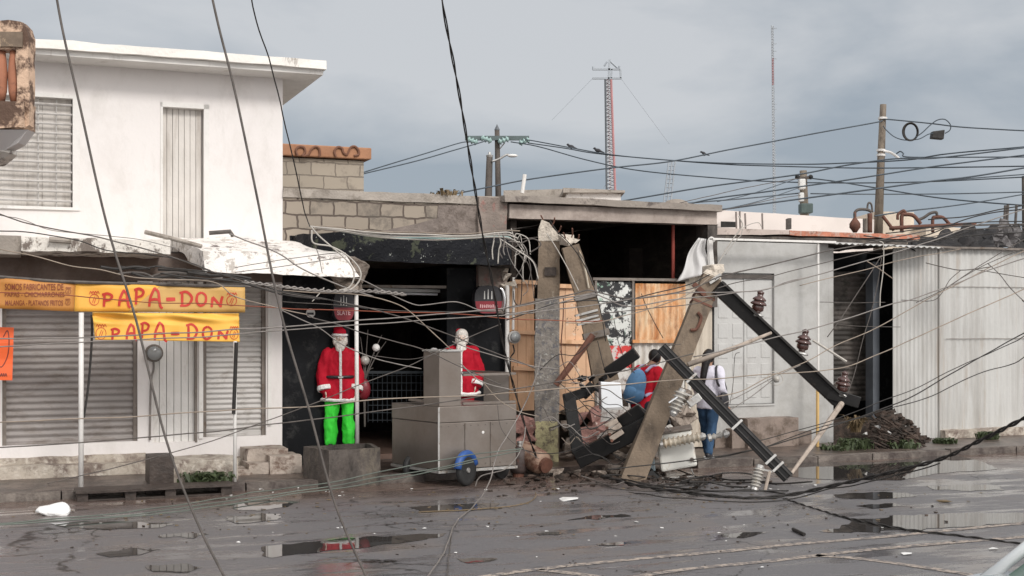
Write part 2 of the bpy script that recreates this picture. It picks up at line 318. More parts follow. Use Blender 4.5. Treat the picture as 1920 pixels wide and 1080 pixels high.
def road_mat():
    mt = bpy.data.materials.new('wet_asphalt'); mt.use_nodes = True; t = mt.node_tree; nd = t.nodes; L = t.links.new; b = nd['Principled BSDF']
    co = nd.new('ShaderNodeTexCoord'); sp = nd.new('ShaderNodeSeparateXYZ'); L(co.outputs['Object'], sp.inputs[0])
    def nz(sc, det=6, rg=.55, stretch=(1, 1, 1)):
        mp_ = nd.new('ShaderNodeMapping'); mp_.inputs['Scale'].default_value = stretch; L(co.outputs['Object'], mp_.inputs[0])
        n = nd.new('ShaderNodeTexNoise'); n.inputs['Scale'].default_value = sc; n.inputs['Detail'].default_value = det; n.inputs['Roughness'].default_value = rg; L(mp_.outputs[0], n.inputs['Vector']); return n.outputs[0]
    def rg(v, a, b_, c=0, d=1):
        r = nd.new('ShaderNodeMapRange'); r.inputs[1].default_value = a; r.inputs[2].default_value = b_; r.inputs[3].default_value = c; r.inputs[4].default_value = d; L(v, r.inputs[0]); return r.outputs[0]
    def mix(a, b_, f):
        mm = nd.new('ShaderNodeMix'); mm.data_type = 'RGBA'
        for s, v in ((mm.inputs[6], a), (mm.inputs[7], b_), (mm.inputs[0], f)):
            if hasattr(v, 'is_linked'): L(v, s)
            else: s.default_value = v
        return mm.outputs[2]
    def mth(op, a, b_, cl=True):
        q = nd.new('ShaderNodeMath'); q.operation = op; q.use_clamp = cl
        for s, v in ((q.inputs[0], a), (q.inputs[1], b_)):
            if hasattr(v, 'is_linked'): L(v, s)
            else: s.default_value = v
        return q.outputs[0]
    fine = rg(nz(70, 4, .7), .3, .7); asp = mix((.074,.070,.073,1), (.18,.170,.173,1), fine)
    asp = mix(asp, (.17,.14,.122,1), rg(nz(.9, 8, .65), .52, .72, 0, .8))                # dried silt
    nearkerb = rg(mth('ADD', sp.outputs[1], rg(nz(1.1, 5), 0, 1, -.9, .9), False), -3.8, -2.2)  # mud washed up near the kerb
    mud = mix((.075,.047,.037,1), (.155,.105,.082,1), rg(nz(9, 6, .7), .35, .65))
    col = mix(asp, mud, mth('MULTIPLY', nearkerb, .9))
    vo = nd.new('ShaderNodeTexVoronoi'); vo.feature = 'DISTANCE_TO_EDGE'; vo.inputs['Scale'].default_value = .55
    wv = nd.new('ShaderNodeVectorMath'); wv.operation = 'MULTIPLY_ADD'; nq = nd.new('ShaderNodeTexNoise'); nq.inputs['Scale'].default_value = 2.2; nq.inputs['Detail'].default_value = 8; L(co.outputs['Object'], nq.inputs['Vector']); L(nq.outputs['Color'], wv.inputs[0]); wv.inputs[1].default_value = (.9,.9,0); L(co.outputs['Object'], wv.inputs[2]); L(wv.outputs[0], vo.inputs['Vector'])
    crack = mth('MULTIPLY', rg(vo.outputs['Distance'], .002, .008, 1, 0), rg(nz(.8, 3), .5, .56))
    col = mix(col, (.02,.018,.017,1), crack)
    stone = rg(nz(130, 2, .5), .66, .72); col = mix(col, (.30,.28,.27,1), mth('MULTIPLY', stone, .55))
    L(col, b.inputs['Base Color'])
    wet = rg(nz(1.7, 9, .66, (.35, 1.4, 1)), .48, .58)
    wet = mth('MAXIMUM', wet, mth('MULTIPLY', nearkerb, rg(nz(3, 8, .62, (.4, 1.6, 1)), .40, .50)))
    L(rg(wet, 0, 1, .5, .09), b.inputs['Roughness']); b.inputs['Specular IOR Level'].default_value = .6
    bp = nd.new('ShaderNodeBump'); bp.inputs['Distance'].default_value = .012; L(rg(wet, 0, 1, .7, .05), bp.inputs['Strength'])
    hh = mth('ADD', mth('MULTIPLY', nz(55, 5, .7), 1.0, False), mth('MULTIPLY', nz(5, 4), 1.5, False), False); L(hh, bp.inputs['Height']); L(bp.outputs[0], b.inputs['Normal'])
    MT['wet_asphalt'] = mt
road_mat()
def water_mat():
    mt = bpy.data.materials.new('puddle_water'); mt.use_nodes = True; t = mt.node_tree; nd = t.nodes; L = t.links.new; b = nd['Principled BSDF']
    b.inputs['Base Color'].default_value = (.05,.045,.042,1); b.inputs['Roughness'].default_value = .015; b.inputs['Specular IOR Level'].default_value = 1.0; b.inputs['IOR'].default_value = 1.6
    n = nd.new('ShaderNodeTexNoise'); n.inputs['Scale'].default_value = 9; co = nd.new('ShaderNodeTexCoord'); L(co.outputs['Object'], n.inputs['Vector'])
    bp = nd.new('ShaderNodeBump'); bp.inputs['Strength'].default_value = .02; bp.inputs['Distance'].default_value = .01; L(n.outputs[0], bp.inputs['Height']); L(bp.outputs[0], b.inputs['Normal']); MT['puddle_water'] = mt
water_mat()
# ---------------------------------------------------------------- ground, road, pavement
ST = 'structure'
def sheet(name, pts, mat, z=None, **k):
    g = MB(); g.add(pts, [tuple(range(len(pts)))]); return build(g, name, mat, **k)
sheet('ground', [(-900,-300,-.02), (900,-300,-.02), (900,1500,-.02), (-900,1500,-.02)], m['mud'], kind=ST, loc=(0,0,0), rot=0)
KT = 1.7; SZ = .08
sheet('road', [FA(-40,KT+.1,0), FA(-40,60,0), FA(60,60,0), FA(60,KT+.1,0)], m['wet_asphalt'], kind=ST, loc=FA(0,0,0))
g = MB()
def pav(s0, s1, t0, t1, z0, z1):
    g.fb(s0, s1, t0, t1, z0, z1)
g.fb(-12, 13.2, -6, KT-.12, -.1, SZ)
build(g, 'pavement', m['mud'], kind=ST, loc=FA(0,0,0), rough=(.35,.012))
g = MB(); s = -12
while s < 13:
    L_ = random.uniform(.9, 1.6)
    if not (S(730,KT) < s < S(1250,KT)): g.fb(s, s+L_-.02, KT-.12, KT+.03, -.05, SZ+.012+random.uniform(-.02,.01))
    s += L_
build(g, 'kerb', m['kerb_concrete'], kind=ST, loc=FA(0,0,0), rough=(.2,.012))
# puddles (outlines on the road)
PUD = [
 [(492,1024),(530,1020),(600,1014),(690,1006),(760,1003),(842,999),(800,1012),(740,1020),(680,1028),(600,1034),(545,1041),(500,1045)],
 [(1540,996),(1600,978),(1590,972),(1650,972),(1690,966),(1780,963),(1900,961),(1990,966),(1930,978),(1840,986),(1740,991),(1640,997),(1570,999)],
 [(1455,893),(1480,868),(1560,866),(1640,866),(1720,860),(1745,852),(1800,855),(1850,868),(1872,880),(1800,884),(1752,889),(1690,900),(1600,900),(1540,898)],
 [(1100,968),(1140,965),(1170,964),(1180,968),(1120,973),(1060,975)],
 [(1340,1004),(1390,998),(1440,997),(1420,1003),(1385,1010),(1330,1012)],
 [(1110,1018),(1160,1017),(1190,1019),(1150,1023),(1115,1022)],
 [(1740,912),(1800,908),(1870,910),(1880,918),(1800,920),(1750,917)],
 [(90,982),(160,976),(240,978),(330,982),(300,988),(200,992),(110,988)],
 [(430,945),(500,936),(560,940),(540,950),(480,958),(440,955)],
 [(425,968),(490,962),(530,964),(525,974),(470,980),(430,978)],
 [(770,952),(840,945),(930,944),(940,952),(860,958),(790,960)],
 [(300,1003),(350,999),(390,1001),(360,1007),(310,1008)],
 [(180,1036),(240,1028),(300,1030),(270,1040),(200,1044)],
 [(1560,927),(1630,922),(1700,924),(1720,931),(1640,936),(1580,934)],
 [(1600,948),(1680,943),(1700,948),(1640,953)],
 [(270,1062),(340,1056),(380,1064),(350,1074),(290,1074)],
 [(1000,1000),(1050,997),(1060,1001),(1020,1004)],
 [(850,1048),(920,1045),(930,1051),(880,1055)],
]
for i, poly in enumerate(PUD):
    pts = [G(x, y, .004) for x, y in poly]; n = len(pts); fine = []
    loop = pts+[pts[0]]
    for a, b in zip(loop, loop[1:]):
        for k in range(5):
            q = a.lerp(b, k/5); q += Vector((noise.noise(q*6)*.07, noise.noise(q*6+Vector((9, 2, 1)))*.11, 0)); q.z = .004; fine.append(q)
    sheet('puddle', fine, m['puddle_water'], kind=ST, rot=0)
# parking lines painted on the asphalt
def line(pxs, wd=.1):
    p = spline([G(x, y, .004) for x, y in pxs], 14); g = MB(); L_, R_ = [], []
    for i, q in enumerate(p):
        d = (p[min(i+1, len(p)-1)]-p[max(i-1, 0)]).normalized(); nn = Vector((-d.y, d.x, 0)); ww = wd*(.5+.12*noise.noise(q*4))
        L_.append(q+nn*ww); R_.append(q-nn*ww)
    g.add(L_+R_, [(i, i+1, len(p)+i+1, len(p)+i) for i in range(len(p)-1)]); return g
for pts in ([(860,1088),(1000,1068),(1170,1050),(1330,1036),(1480,1021),(1658,1006),(1800,992),(1960,977)], [(1150,1088),(1280,1068),(1440,1052),(1560,1038),(1700,1024),(1960,1003)], [(1530,1041),(1600,1046),(1680,1056),(1800,1074),(1860,1086)], [(1010,1068),(1100,1078),(1170,1090)]):
    build(line(pts), 'road_marking', m['road_paint'], kind=ST, rot=0)
# ================================================================= WHITE TWO-STOREY BUILDING
s530 = S(530)
b1 = thing('white_building', 'two storey white plastered building with a thin flat roof slab and closed shops below', 'building', FA(S(260),0,0))
def part(g, name, mat, par, **k): return build(g, name, mat, par, **k)
SL = -9.5
# wall with door and window openings built from strips
g = MB()
zt = 5.44; zc = 3.0
dx0, dx1 = S(301), S(392); dz0, dz1 = 3.02, Zf(346,194)
wx1 = S(150); wz0, wz1 = Zf(75,393), Zf(100,176); wx0 = S(-60)
g.fb(SL, wx0, -3.2, 0, zc, zt); g.fb(wx0, wx1, -3.2, 0, zc, wz0); g.fb(wx0, wx1, -3.2, 0, wz1, zt)
g.fb(wx1, dx0, -3.2, 0, zc, zt); g.fb(dx0, dx1, -3.2, 0, dz1, zt); g.fb(dx1, s530, -3.2, 0, zc, zt)
g.fb(dx0, dx1, -3.2, -.2, zc, dz1); g.fb(wx0, wx1, -3.2, -.2, wz0, wz1)
part(g, 'upper_wall', m['white_plaster'], b1)
g = MB(); g.fb(SL, S(612,.55), -3.6, .58, 5.51, 5.62); part(g, 'roof', m['white_roof_edge'], b1, rough=(.25,.014))
g = MB(); g.fb(SL, S(606,.5), -3.5, .50, 5.44, 5.509); part(g, 'soffit', m['white_paint'], b1)
# upstairs door
g = MB(); n = 7
for i in range(n):
    a = dx0+.02+(dx1-dx0-.1)*i/n; g.fb(a, a+(dx1-dx0-.1)/n-.006, -.16, -.11-.004*(i % 2), dz0, dz1-.06)
dr = part(g, 'door', M('weathered_door', (.62,.585,.545), .8, .05, 4, dirt=(.38,.34,.30), dscale=6, dthr=.6, dsoft=.25, streak=.12), b1)
g = MB(); g.fb(dx0, dx0+.03, -.18, .012, dz0, dz1); g.fb(dx1-.07, dx1, -.18, .012, dz0, dz1); g.fb(dx0, dx1, -.18, .012, dz1-.06, dz1)
build(g, 'door_frame', m['white_paint'], dr)
# upstairs window behind horizontal bars
g = MB()
for i in range(7):
    a = wx0+(wx1-.1-wx0)*i/7; g.fb(a, a+(wx1-.1-wx0)/7-.004, -.17, -.12-.003*(i%2), wz0, wz1)
wn = part(g, 'window', MT['weathered_door'], b1)
g = MB(); g.fb(wx1-.09, wx1, -.16, .02, wz0, wz1); g.fb(wx0, wx1-.09, -.16, .02, wz1-.05, wz1); g.fb(wx0, wx1-.09, -.16, .03, wz0, wz0+.04)
build(g, 'window_frame', m['white_paint'], wn)
g = MB()
for i in range(11):
    z = wz0+.12+(wz1-wz0-.2)*i/10.4; g.tube([FA(wx0,-.04,z), FA(wx1-.09,-.04,z)], .016, 6)
for px in (72, 106): g.tube([FA(S(px),-.05,wz0+.03), FA(S(px),-.05,wz1-.04)], .008, 5)
build(g, 'window_bars', m['shutter_light'], wn)
# ground floor: wall pieces round shutters and door
zs = Zf(130,832); za = 2.62; zk = Zf(400,828)
g = MB()
sh1 = (S(4), S(258)); dd = (S(286), S(368)); sh2 = (S(381), S(499))
g.fb(SL, sh1[0], -3.2, 0, .06, za); g.fb(sh1[1], dd[0], -3.2, 0, .06, za); g.fb(dd[1], sh2[0], -3.2, 0, .06, za); g.fb(sh2[1], s530-.006, -3.2, 0, .06, za)
g.fb(sh1[0], sh1[1], -3.2, 0, .06, zs); g.fb(dd[0], dd[1], -3.2, 0, .06, zk+.01); g.fb(sh2[0], sh2[1], -3.2, 0, .06, zk+.06)
part(g, 'lower_wall', m['white_plaster'], b1, rough=(.5,.004))
g = MB(); g.fb(SL, s530-.004, -3.19, .004, za+.001, zc-.002); part(g, 'lintel', m['brown_paint'], b1)
g = MB()
def base_strip(a, b, z, t): g.fb(a, b, -.3, t, .0, z)
base_strip(SL, sh1[1]+.1, .33, .05); base_strip(SL, S(560), .24, .24)
part(g, 'plinth', m['plinth_concrete'], b1, rough=(.14,.02))
def roller(par, a, b, z0, z1, mat, t=-.12, pitch=.085):
    g = MB(); n = int((z1-z0)/pitch)*4
    def fn(u, v):
        k = v*n/4; f = k % 1; return FA(a+(b-a)*u, t+.034*(abs(math.sin(math.pi*k))**.6)+.006*noise.noise(Vector((u*6, v*9, a))), z0+(z1-z0)*v)
    g.grid(fn, 12, n); o = part(g, 'roller_shutter', mat, par, smooth=True)
    g = MB(); g.fb(a, b, t-.01, t+.03, z0, z0+.07); build(g, 'bottom_rail', mat, o, bevel=.006)
    for u, v in ((a-.002, a+.05), (b-.05, b+.002)): build(MB().fb(u, v, t-.02, t+.07, z0, z1), 'guide_rail', m['old_iron'], o)
    return o
roller(b1, sh1[0], sh1[1], zs, za+.02, m['shutter_metal']); roller(b1, sh2[0], sh2[1], zk+.06, za+.02, m['shutter_light'], pitch=.07)
g = MB()
for i in range(6):
    a = dd[0]+(dd[1]-dd[0])*i/6; g.fb(a+.004, a+(dd[1]-dd[0])/6-.004, -.14, -.07-.004*(i % 2), zk, za)
g.fb(dd[0], dd[1], -.2, -.13, zk, za)
dr = part(g, 'door', m['white_paint'], b1)
g = MB(); g.fb(dd[1]-.02, dd[1]+.012, -.06, .012, zk, za); build(g, 'door_frame', m['old_iron'], dr)
g = MB(); g.fb(sh2[1]+.02, sh2[1]+.07, .002, .03, zk+.2, za); g.fb(sh2[0]-.06, sh2[0]-.01, .002, .03, zk+.05, za)
part(g, 'pilaster', m['white_paint'], b1)
# electricity meter on the wall, oval
mt_ = thing('electric_meter', 'round grey electricity meter fixed beside the ground floor door', 'meter', A(288,662,.0))
c = A(288,662,.02); nrm = Vector((su, -cu, 0))
build(MB().lathe([(.10,0),(.12,.03),(.12,.07)], c, nrm, 18), 'meter_case', m['old_iron'], mt_, bevel=.004)
build(MB().lathe([(.095,.07),(.092,.12),(.07,.145),(.0,.15)], c, nrm, 18), 'meter_glass', M('meter_glass', (.30,.31,.31), .1, .05, 3, bump=0), mt_, smooth=True)
build(MB().tube(spline([c-Vector((0,0,.1)), c-Vector((.0,0,.22)), A(283,720,.03), A(281,825,.03)], 5), .014, 6), 'conduit', m['wire_grey'], mt_)
# canopy over the shops (left, peeling) and its broken right part with a white top
g = MB()
cz = lambda px, py, t: Zf(px, py, t)
g.fb(S(42,1.15), S(318,1.15), .003, 1.15, 2.93, 3.10)
part(g, 'canopy', m['peeling_white'], b1, rough=(.13,.03))
g = MB(); g.fb(S(-40,.9), S(40,.9), .003, .9, 2.90, 3.13); part(g, 'canopy_end', m['concrete'], b1, rough=(.2,.01))
g = MB(); g.tube([A(92,449,1.22), A(134,452,1.22)], .035, 8); part(g, 'downpipe_stub', m['concrete'], b1)
g = MB()
a0, a1, a2 = S(322,.1), S(668,1.25), S(640,.1)
p = [FA(a0,.003,3.10), FA(a0+.25,1.36,2.70), FA(a1,1.36,2.66), FA(a2,.003,3.02), FA(a0,.003,3.22), FA(a0+.22,1.30,2.97), FA(a1-.12,1.22,2.93), FA(a2,.003,3.20)]
g.add(p, [(0,1,2,3), (4,7,6,5), (0,4,5,1), (1,5,6,2), (2,6,7,3), (3,7,4,0)])
part(g, 'broken_canopy', M('canopy_white', (.74,.70,.66), .9, .06, 3, dirt=(.16,.13,.12), dscale=3.6, dthr=.585, dsoft=.05, dirt2=(.45,.41,.37), d2thr=.56, d2scale=7, bump=.6), b1, rough=(.10,.025))
g = MB(); g.chunk(A(672,505,1.0), .24, 3, .9); g.chunk(A(650,535,.8), .2, 5, .6); g.chunk(A(640,525,.7), .22, 6, .5)
part(g, 'canopy_rubble_end', m['rubble'], b1, rough=(.06,.02))
# loose pipe on the canopy
build(MB().tube([A(272,435,1.0), A(322,447,1.15), A(378,462,1.32)], .028, 8), 'fallen_pipe', m['concrete'], label='thin grey pipe lying on the white canopy below the upstairs door', cat='pipe')
build(MB().tube([A(392,437,.5), A(432,434,.55), A(436,442,.6)], .028, 8), 'pipe_stub', m['wire_mid'], label='short dark bent pipe at the foot of the upstairs door', cat='pipe')
# tangle of torn cables and sticks under the canopy
rt = random.Random(3)
for i in range(9):
    px = 235+i*22; py = 505+rt.uniform(-8, 16); ln = rt.uniform(60, 120)
    pts = [A(px-ln/2, py+rt.uniform(-8,8), 1.45+rt.uniform(-.1,.1)), A(px-ln/6, py+rt.uniform(-7,7), 1.45), A(px+ln/5, py+rt.uniform(-6,8)+3, 1.45), A(px+ln/2, py+rt.uniform(-6,8)+7, 1.45)]
    build(MB().tube(spline(pts, 6), rt.choice([.014,.02,.026]), 6), 'torn_cable', m[rt.choice(['wire_dark','wire_dark','wire_mid'])], label='short torn dark cable in the tangle under the canopy above the yellow banner', cat='cable', group='torn cables under the canopy')
# ================================================================= ORANGE BALCONY CORNER (upper left)
bl = thing('balcony', 'corner of a weathered orange balcony with upright balusters at the upper left edge', 'balcony', P(0,270,13.2), 0)
YB = 13.2
def pbox(g, x0, x1, y0, y1, Y0, Y1):   # px box
    a = P(x0, y1, Y0); b = P(x1, y0, Y0); g.box(a.x, b.x, Y0, Y1, a.z, b.z)
g = MB()
pts = [(-60,66),(-2,42),(25,38),(48,40),(58,52),(63,70),(63,236),(52,244),(30,243),(30,238),(41,225),(40,94),(-60,94)]
pp = [P(x, y, YB) for x, y in pts]; g.slab([q-Vector((.05,0,0)) for q in pp], (0,.16,0))
part(g, 'corner_post', m['ochre_plaster'], bl, rough=(.07,.016))
g = MB(); pbox(g, -300, 41, 60, 88, YB-.03, YB+.2); part(g, 'top_rail', M('rail_dark', (.20,.15,.11), .9, .25, 7, dirt=(.5,.36,.24), dscale=8, dthr=.63), bl, rough=(.08,.01))
g = MB(); pbox(g, -300, 44, 190, 240, YB-.05, YB+.3); part(g, 'bottom_rail', m['ochre_plaster'], bl, rough=(.07,.014))
for px in (3, 26, -24, -47):
    prof = [(.035,0),(.055,.1),(.062,.28),(.05,.42),(.035,.56)]
    part(MB().lathe([(r, h) for r, h in prof], P(px, 190, YB+.08), (0,0,1), 10), 'baluster', m['baluster_orange'], bl, smooth=True)
g = MB(); q = [P(-200,243,YB), P(52,243,YB), P(34,268,YB+.1), P(8,282,YB+.3), P(-200,282,YB+.3)]; g.slab(q, (0,.2,0)); part(g, 'floor_slab', m['white_plaster'], bl)
g = MB(); q = [P(-200,282,YB+.3), P(20,282,YB+.3), P(20,288,YB+.3), P(-6,308,YB+.6), P(-200,308,YB+.6)]; g.slab(q, (0,.2,0)); part(g, 'bracket', m['peeling_white'], bl, rough=(.1,.01))
# ================================================================= BLACK-PAINTED SHOP
b2 = thing('burnt_black_shop', 'open black painted shop with a block parapet and a dark chipped canopy', 'building', FA(S(740),0,0))
zb = Zf(740,448,0); ztop = 3.9
e0, e1 = s530+.004, S(935)
g = MB(); g.fb(e0, e1, -.2, 0, 3.0, 3.80); part(g, 'parapet_wall', m['block_wall'], b2)
g = MB(); g.fb(e0, e1, -.24, .03, 3.80, 3.92); part(g, 'parapet_coping', m['concrete'], b2, rough=(.14,.016))
g = MB()      # smeared render over the blocks on the right of the parapet
pl = [(660,452),(700,436),(780,420),(820,408),(822,385),(935,385),(935,452)]
g.slab([A(x, y, .018) for x, y in pl], FA(0,-.03,0)-FA(0,0,0)); part(g, 'render_patch', M('smeared_render', (.20,.165,.145), .9, .25, 5, dirt=(.12,.095,.08), dscale=5, dthr=.55, bump=.7), b2, rough=(.12,.006))
g = MB(); g.fb(S(893), S(947), .003, .10, 2.2, 3.90); part(g, 'corner_pier', M('pier_render', (.22,.18,.155), .9, .25, 5, dirt=(.30,.14,.12), dscale=4, dthr=.62, bump=.7), b2, rough=(.12,.02))
g = MB(); g.fb(e0, e1, -4.4, -.205, 3.0, 3.10); part(g, 'roof', m['concrete'], b2)
# canopy with a rounded left end
g = MB(); ou = [(e0+.1, .003)]
for k in range(9):
    a = k/8*math.pi/2; ou.append((S(575,.9)+ (1-math.sin(a+.0))*.0 + .85*(1-math.cos(a)), 1.05*math.sin(a)))
ou += [(S(958,1.05), 1.05), (S(958,.0), .003)]
zl = lambda a: 2.86+.26*min(1, max(0, (S(735,1)-a)/1.3))**1.6
no = len(ou); g.add([FA(a, b, zl(a)) for a, b in ou]+[FA(a, b, 3.27) for a, b in ou], [tuple(range(no))[::-1], tuple(range(no, 2*no))]+[(i, (i+1) % no, no+(i+1) % no, no+i) for i in range(no)])
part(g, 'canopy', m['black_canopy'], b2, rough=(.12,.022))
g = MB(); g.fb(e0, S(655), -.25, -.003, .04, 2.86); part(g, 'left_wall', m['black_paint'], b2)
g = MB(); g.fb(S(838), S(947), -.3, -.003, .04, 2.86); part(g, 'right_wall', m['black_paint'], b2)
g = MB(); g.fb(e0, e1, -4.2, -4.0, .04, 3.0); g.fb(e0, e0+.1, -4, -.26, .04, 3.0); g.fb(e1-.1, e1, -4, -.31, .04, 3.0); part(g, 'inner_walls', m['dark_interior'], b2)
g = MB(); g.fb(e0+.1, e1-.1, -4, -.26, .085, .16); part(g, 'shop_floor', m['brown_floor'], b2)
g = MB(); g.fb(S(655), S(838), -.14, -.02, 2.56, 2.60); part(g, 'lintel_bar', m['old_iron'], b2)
# unlit tube light
lt = thing('tube_light', 'unlit white tube light fixture hanging in the dark shop opening', 'lamp', A(762,546,-.5))
build(MB().beam(A(700,543,-.5), A(824,546,-.5), .07, .045), 'housing', m['lamp_white'], lt)
build(MB().tube([A(704,549,-.48), A(820,552,-.48)], .018, 8), 'tube', m['white_enamel'], lt)
# rolled mesh gate seen inside
gt = thing('mesh_gate', 'dark wire mesh gate standing inside the black shop', 'gate', A(745,800,-1.2))
g = MB()
for i in range(15): g.tube([A(690+i*9, 700, -1.2), A(690+i*9, 792, -1.2)], .006, 4)
for i in range(7): g.tube([A(690, 704+i*14, -1.2), A(816, 704+i*14, -1.2)], .006, 4)
build(g, 'mesh', M('gate_paint', (.06,.07,.08), .5, .1, 4, bump=0), gt)
g = MB(); g.beam(A(686,698,-1.2), A(820,698,-1.2), .04, .04); g.beam(A(686,698,-1.2), A(686,800,-1.2), .04, .04); g.beam(A(820,698,-1.2), A(820,800,-1.2), .04, .04)
build(g, 'gate_frame', MT['gate_paint'], gt)
# ================================================================= ORANGE PARAPET HOUSE BEHIND
bo = thing('block_house', 'raw concrete block house behind with an orange parapet band with curled ironwork', 'building', P(600,365,24), AF)
TO = -4.6
x0, x1 = S(440,TO), S(682,TO)
g = MB(); g.fb(x0, x1, TO-3, TO, 2.4, Zf(682,302,TO)); part(g, 'wall', m['block_pale'], bo)
g = MB(); g.fb(x0, S(694,TO), TO-3.2, TO+.1, Zf(682,300,TO)+.003, Zf(682,278,TO)); part(g, 'parapet', m['parapet_orange'], bo, bevel=.02)
for cx in (578, 650):
    pts = []
    for k in range(25):
        a = k/24; x = cx-20+40*a; y = 283+ 9*math.sin(a*2*math.pi)*-1
        if a < .2: y = 283+ 8*math.sin(a*5*math.pi*.9); 
        pts.append(A(x, y, TO+.12))
    sc = [(-20,8),(-23,-2),(-17,-9),(-8,-7),(-6,2),(-11,8),(0,6),(6,-4),(13,-9),(20,-6),(22,4),(20,10)] if cx==578 else [(-20,10),(-23,0),(-17,-8),(-9,-6),(-6,2),(0,6),(4,0),(8,-8),(16,-9),(22,-2),(22,6),(14,8)]
    part(MB().tube(spline([A(cx+a, 284+b*1.0, TO+.12) for a, b in sc], 5), .022, 6), 'scroll', M('scroll_brown', (.16,.07,.04), .7, .1, 5), bo)
# ================================================================= GUTTED CONCRETE BUILDING (middle)
b3 = thing('gutted_building', 'roofed concrete shell with a long beam over a dark empty interior', 'building', FA(S(1140),0,0))
f0, f1 = e1+.006, S(1345,.1)
g = MB(); g.add([FA(f0,.25,3.84), FA(f1,.25,3.80), FA(f1,-5,3.80), FA(f0,-5,3.84), FA(f0,.25,3.93), FA(f1,.25,3.90), FA(f1,-5,3.90), FA(f0,-5,3.93)], [(0,1,2,3)[::-1], (4,5,6,7), (0,1,5,4), (1,2,6,5), (2,3,7,6), (3,0,4,7)])
part(g, 'roof_slab', M('slab_grey', (.27,.235,.205), .9, .15, 3, dirt=(.12,.10,.09), dscale=4, dthr=.6, bump=.5), b3, rough=(.2,.014))
g = MB(); g.fb(S(950), f1-.02, -.15, .12, 3.60, 3.81); part(g, 'beam', M('beam_plaster', (.40,.34,.30), .9, .12, 2, dirt=(.20,.16,.14), dscale=2.2, dthr=.6, dsoft=.25), b3, rough=(.2,.008))
g = MB(); g.fb(S(1322), f1, -.3, .10, 2.3, 3.61); part(g, 'right_pier', m['dark_concrete'], b3, rough=(.1,.015))
g = MB(); g.fb(f0+.3, f1, -4.6, -4.4, .04, 3.8); part(g, 'back_wall', m['dark_room_wall'], b3)
g = MB(); g.fb(f0+.2, f0+.3, -4.4, -.05, .04, 3.8); g.fb(f1-.12, f1-.02, -4.4, -.31, .04, 3.8); part(g, 'side_walls', m['dark_room_wall'], b3)
g = MB(); g.fb(S(1180,-2.2), S(1318,-2.2), -2.4, -2.2, 2.0, 3.35); part(g, 'inner_partition', m['dark_room_wall'], b3)
build(MB().tube([A(1262,420,-.25), A(1262,528,-.25)], .028, 8), 'red_post', m['red_paint'], label='thin red steel post standing in the dark empty building', cat='post')
# board fence closing the front
fn_ = thing('board_fence', 'pale orange wooden boards closing the front behind the broken pole', 'fence', FA(S(1030),0,.08))
def boards(px0, px1, py0, py1, n, t=.0):
    g = MB(); a, b = S(px0, t), S(px1, t)
    z1 = Zf((px0+px1)/2, py0, t); z0 = Zf((px0+px1)/2, py1, t)
    for i in range(n):
        u = a+(b-a)*i/n; g.fb(u+.003, u+(b-a)/n-.003, t-.03, t+.003*(i % 2), z0, z1)
    return g
o_ = part(boards(955,1002,528,770,3), 'board_panel', m['orange_plywood'], fn_)
for y in (528, 622, 690): build(MB().beam(A(962,y,.03), A(1006,y+2,.03), .05, .06), 'batten', m['orange_plywood'], o_)
o_ = part(boards(1040,1118,535,775,4,.01), 'board_panel', M('stained_plywood', (.68,.43,.27), .8, .1, 3, dirt=(.06,.045,.04), dscale=6, dthr=.60, dsoft=.03, dirt2=(.7,.55,.42), d2thr=.6, bump=.2), fn_)
for y in (536, 640): build(MB().beam(A(1046,y,.04), A(1104,y+2,.04), .05, .06), 'batten', m['orange_plywood'], o_)
# painted poster board, corrugated sheets
pb = thing('poster_board', 'tall board with torn black and white posters and red paint below', 'board', FA(S(1150),0,.08))
g = MB(); g.fb(S(1118), S(1184), -.04, .0, Zf(1150,648), Zf(1150,528)); part(g, 'upper_poster', m['poster_white'], pb)
g = MB(); g.fb(S(1118), S(1184), -.04, -.002, Zf(1150,690), Zf(1150,648)-.001); part(g, 'red_poster', m['poster_red'], pb)
g = MB(); g.fb(S(1118), S(1184), -.04, -.003, .1, Zf(1150,690)-.001); part(g, 'lower_poster', M('poster_low', (.42,.38,.35), .8, .1, 5, dirt=(.62,.6,.57), dscale=5, dthr=.5, dirt2=(.18,.13,.11), d2thr=.56, bump=.2), pb)
g = MB(); g.fb(S(1114), S(1118), -.05, .03, .1, Zf(1150,526)); g.fb(S(1184), S(1188), -.05, .03, .1, Zf(1150,526)); g.fb(S(1110), S(1290), -.05, .04, Zf(1150,526), Zf(1150,521)); part(g, 'board_frame', m['old_iron'], pb)
def corr(a, b, z0, z1, t=0., pitch=.09, amp=.018, fr=None):
    g = MB(); L_ = b-a; nu = max(8, int(L_/pitch*8))
    fr = fr or (lambda s_, t_, z_: FA(s_, t_, z_))
    g.grid(lambda u, v: fr(a+L_*u, t+amp*math.sin(2*math.pi*(a+L_*u)/pitch)+.008*noise.noise(Vector((u*5, v*5, a))), z0+(z1-z0)*v), nu, 6); return g
wl = thing('corrugated_fence', 'corrugated sheet wall with a rusty orange square panel above white ribs', 'fence', FA(S(1240),0,.08))
part(corr(S(1190), S(1284), Zf(1235,638), Zf(1235,532), .03, .11), 'rusty_panel', m['rusty_sheet'], wl, smooth=True)
g = MB(); g.beam(A(1186,640,.06), A(1272,640,.06), .03, .05); part(g, 'rusty_rail', m['rusty_sheet'], wl)
part(corr(S(1186), S(1300), .1, Zf(1235,642), .0, .11), 'white_ribs', M('rib_white', (.62,.60,.56), .5, .05, 3, dirt=(.42,.35,.28), dscale=4, dthr=.62, streak=.2), wl, smooth=True)
part(corr(S(1284), S(1334), .1, Zf(1310,500), .0, .16), 'cream_ribs', M('rib_cream', (.52,.46,.38), .6, .06, 3, dirt=(.3,.24,.18), dscale=4, dthr=.6, streak=.2), wl, smooth=True)
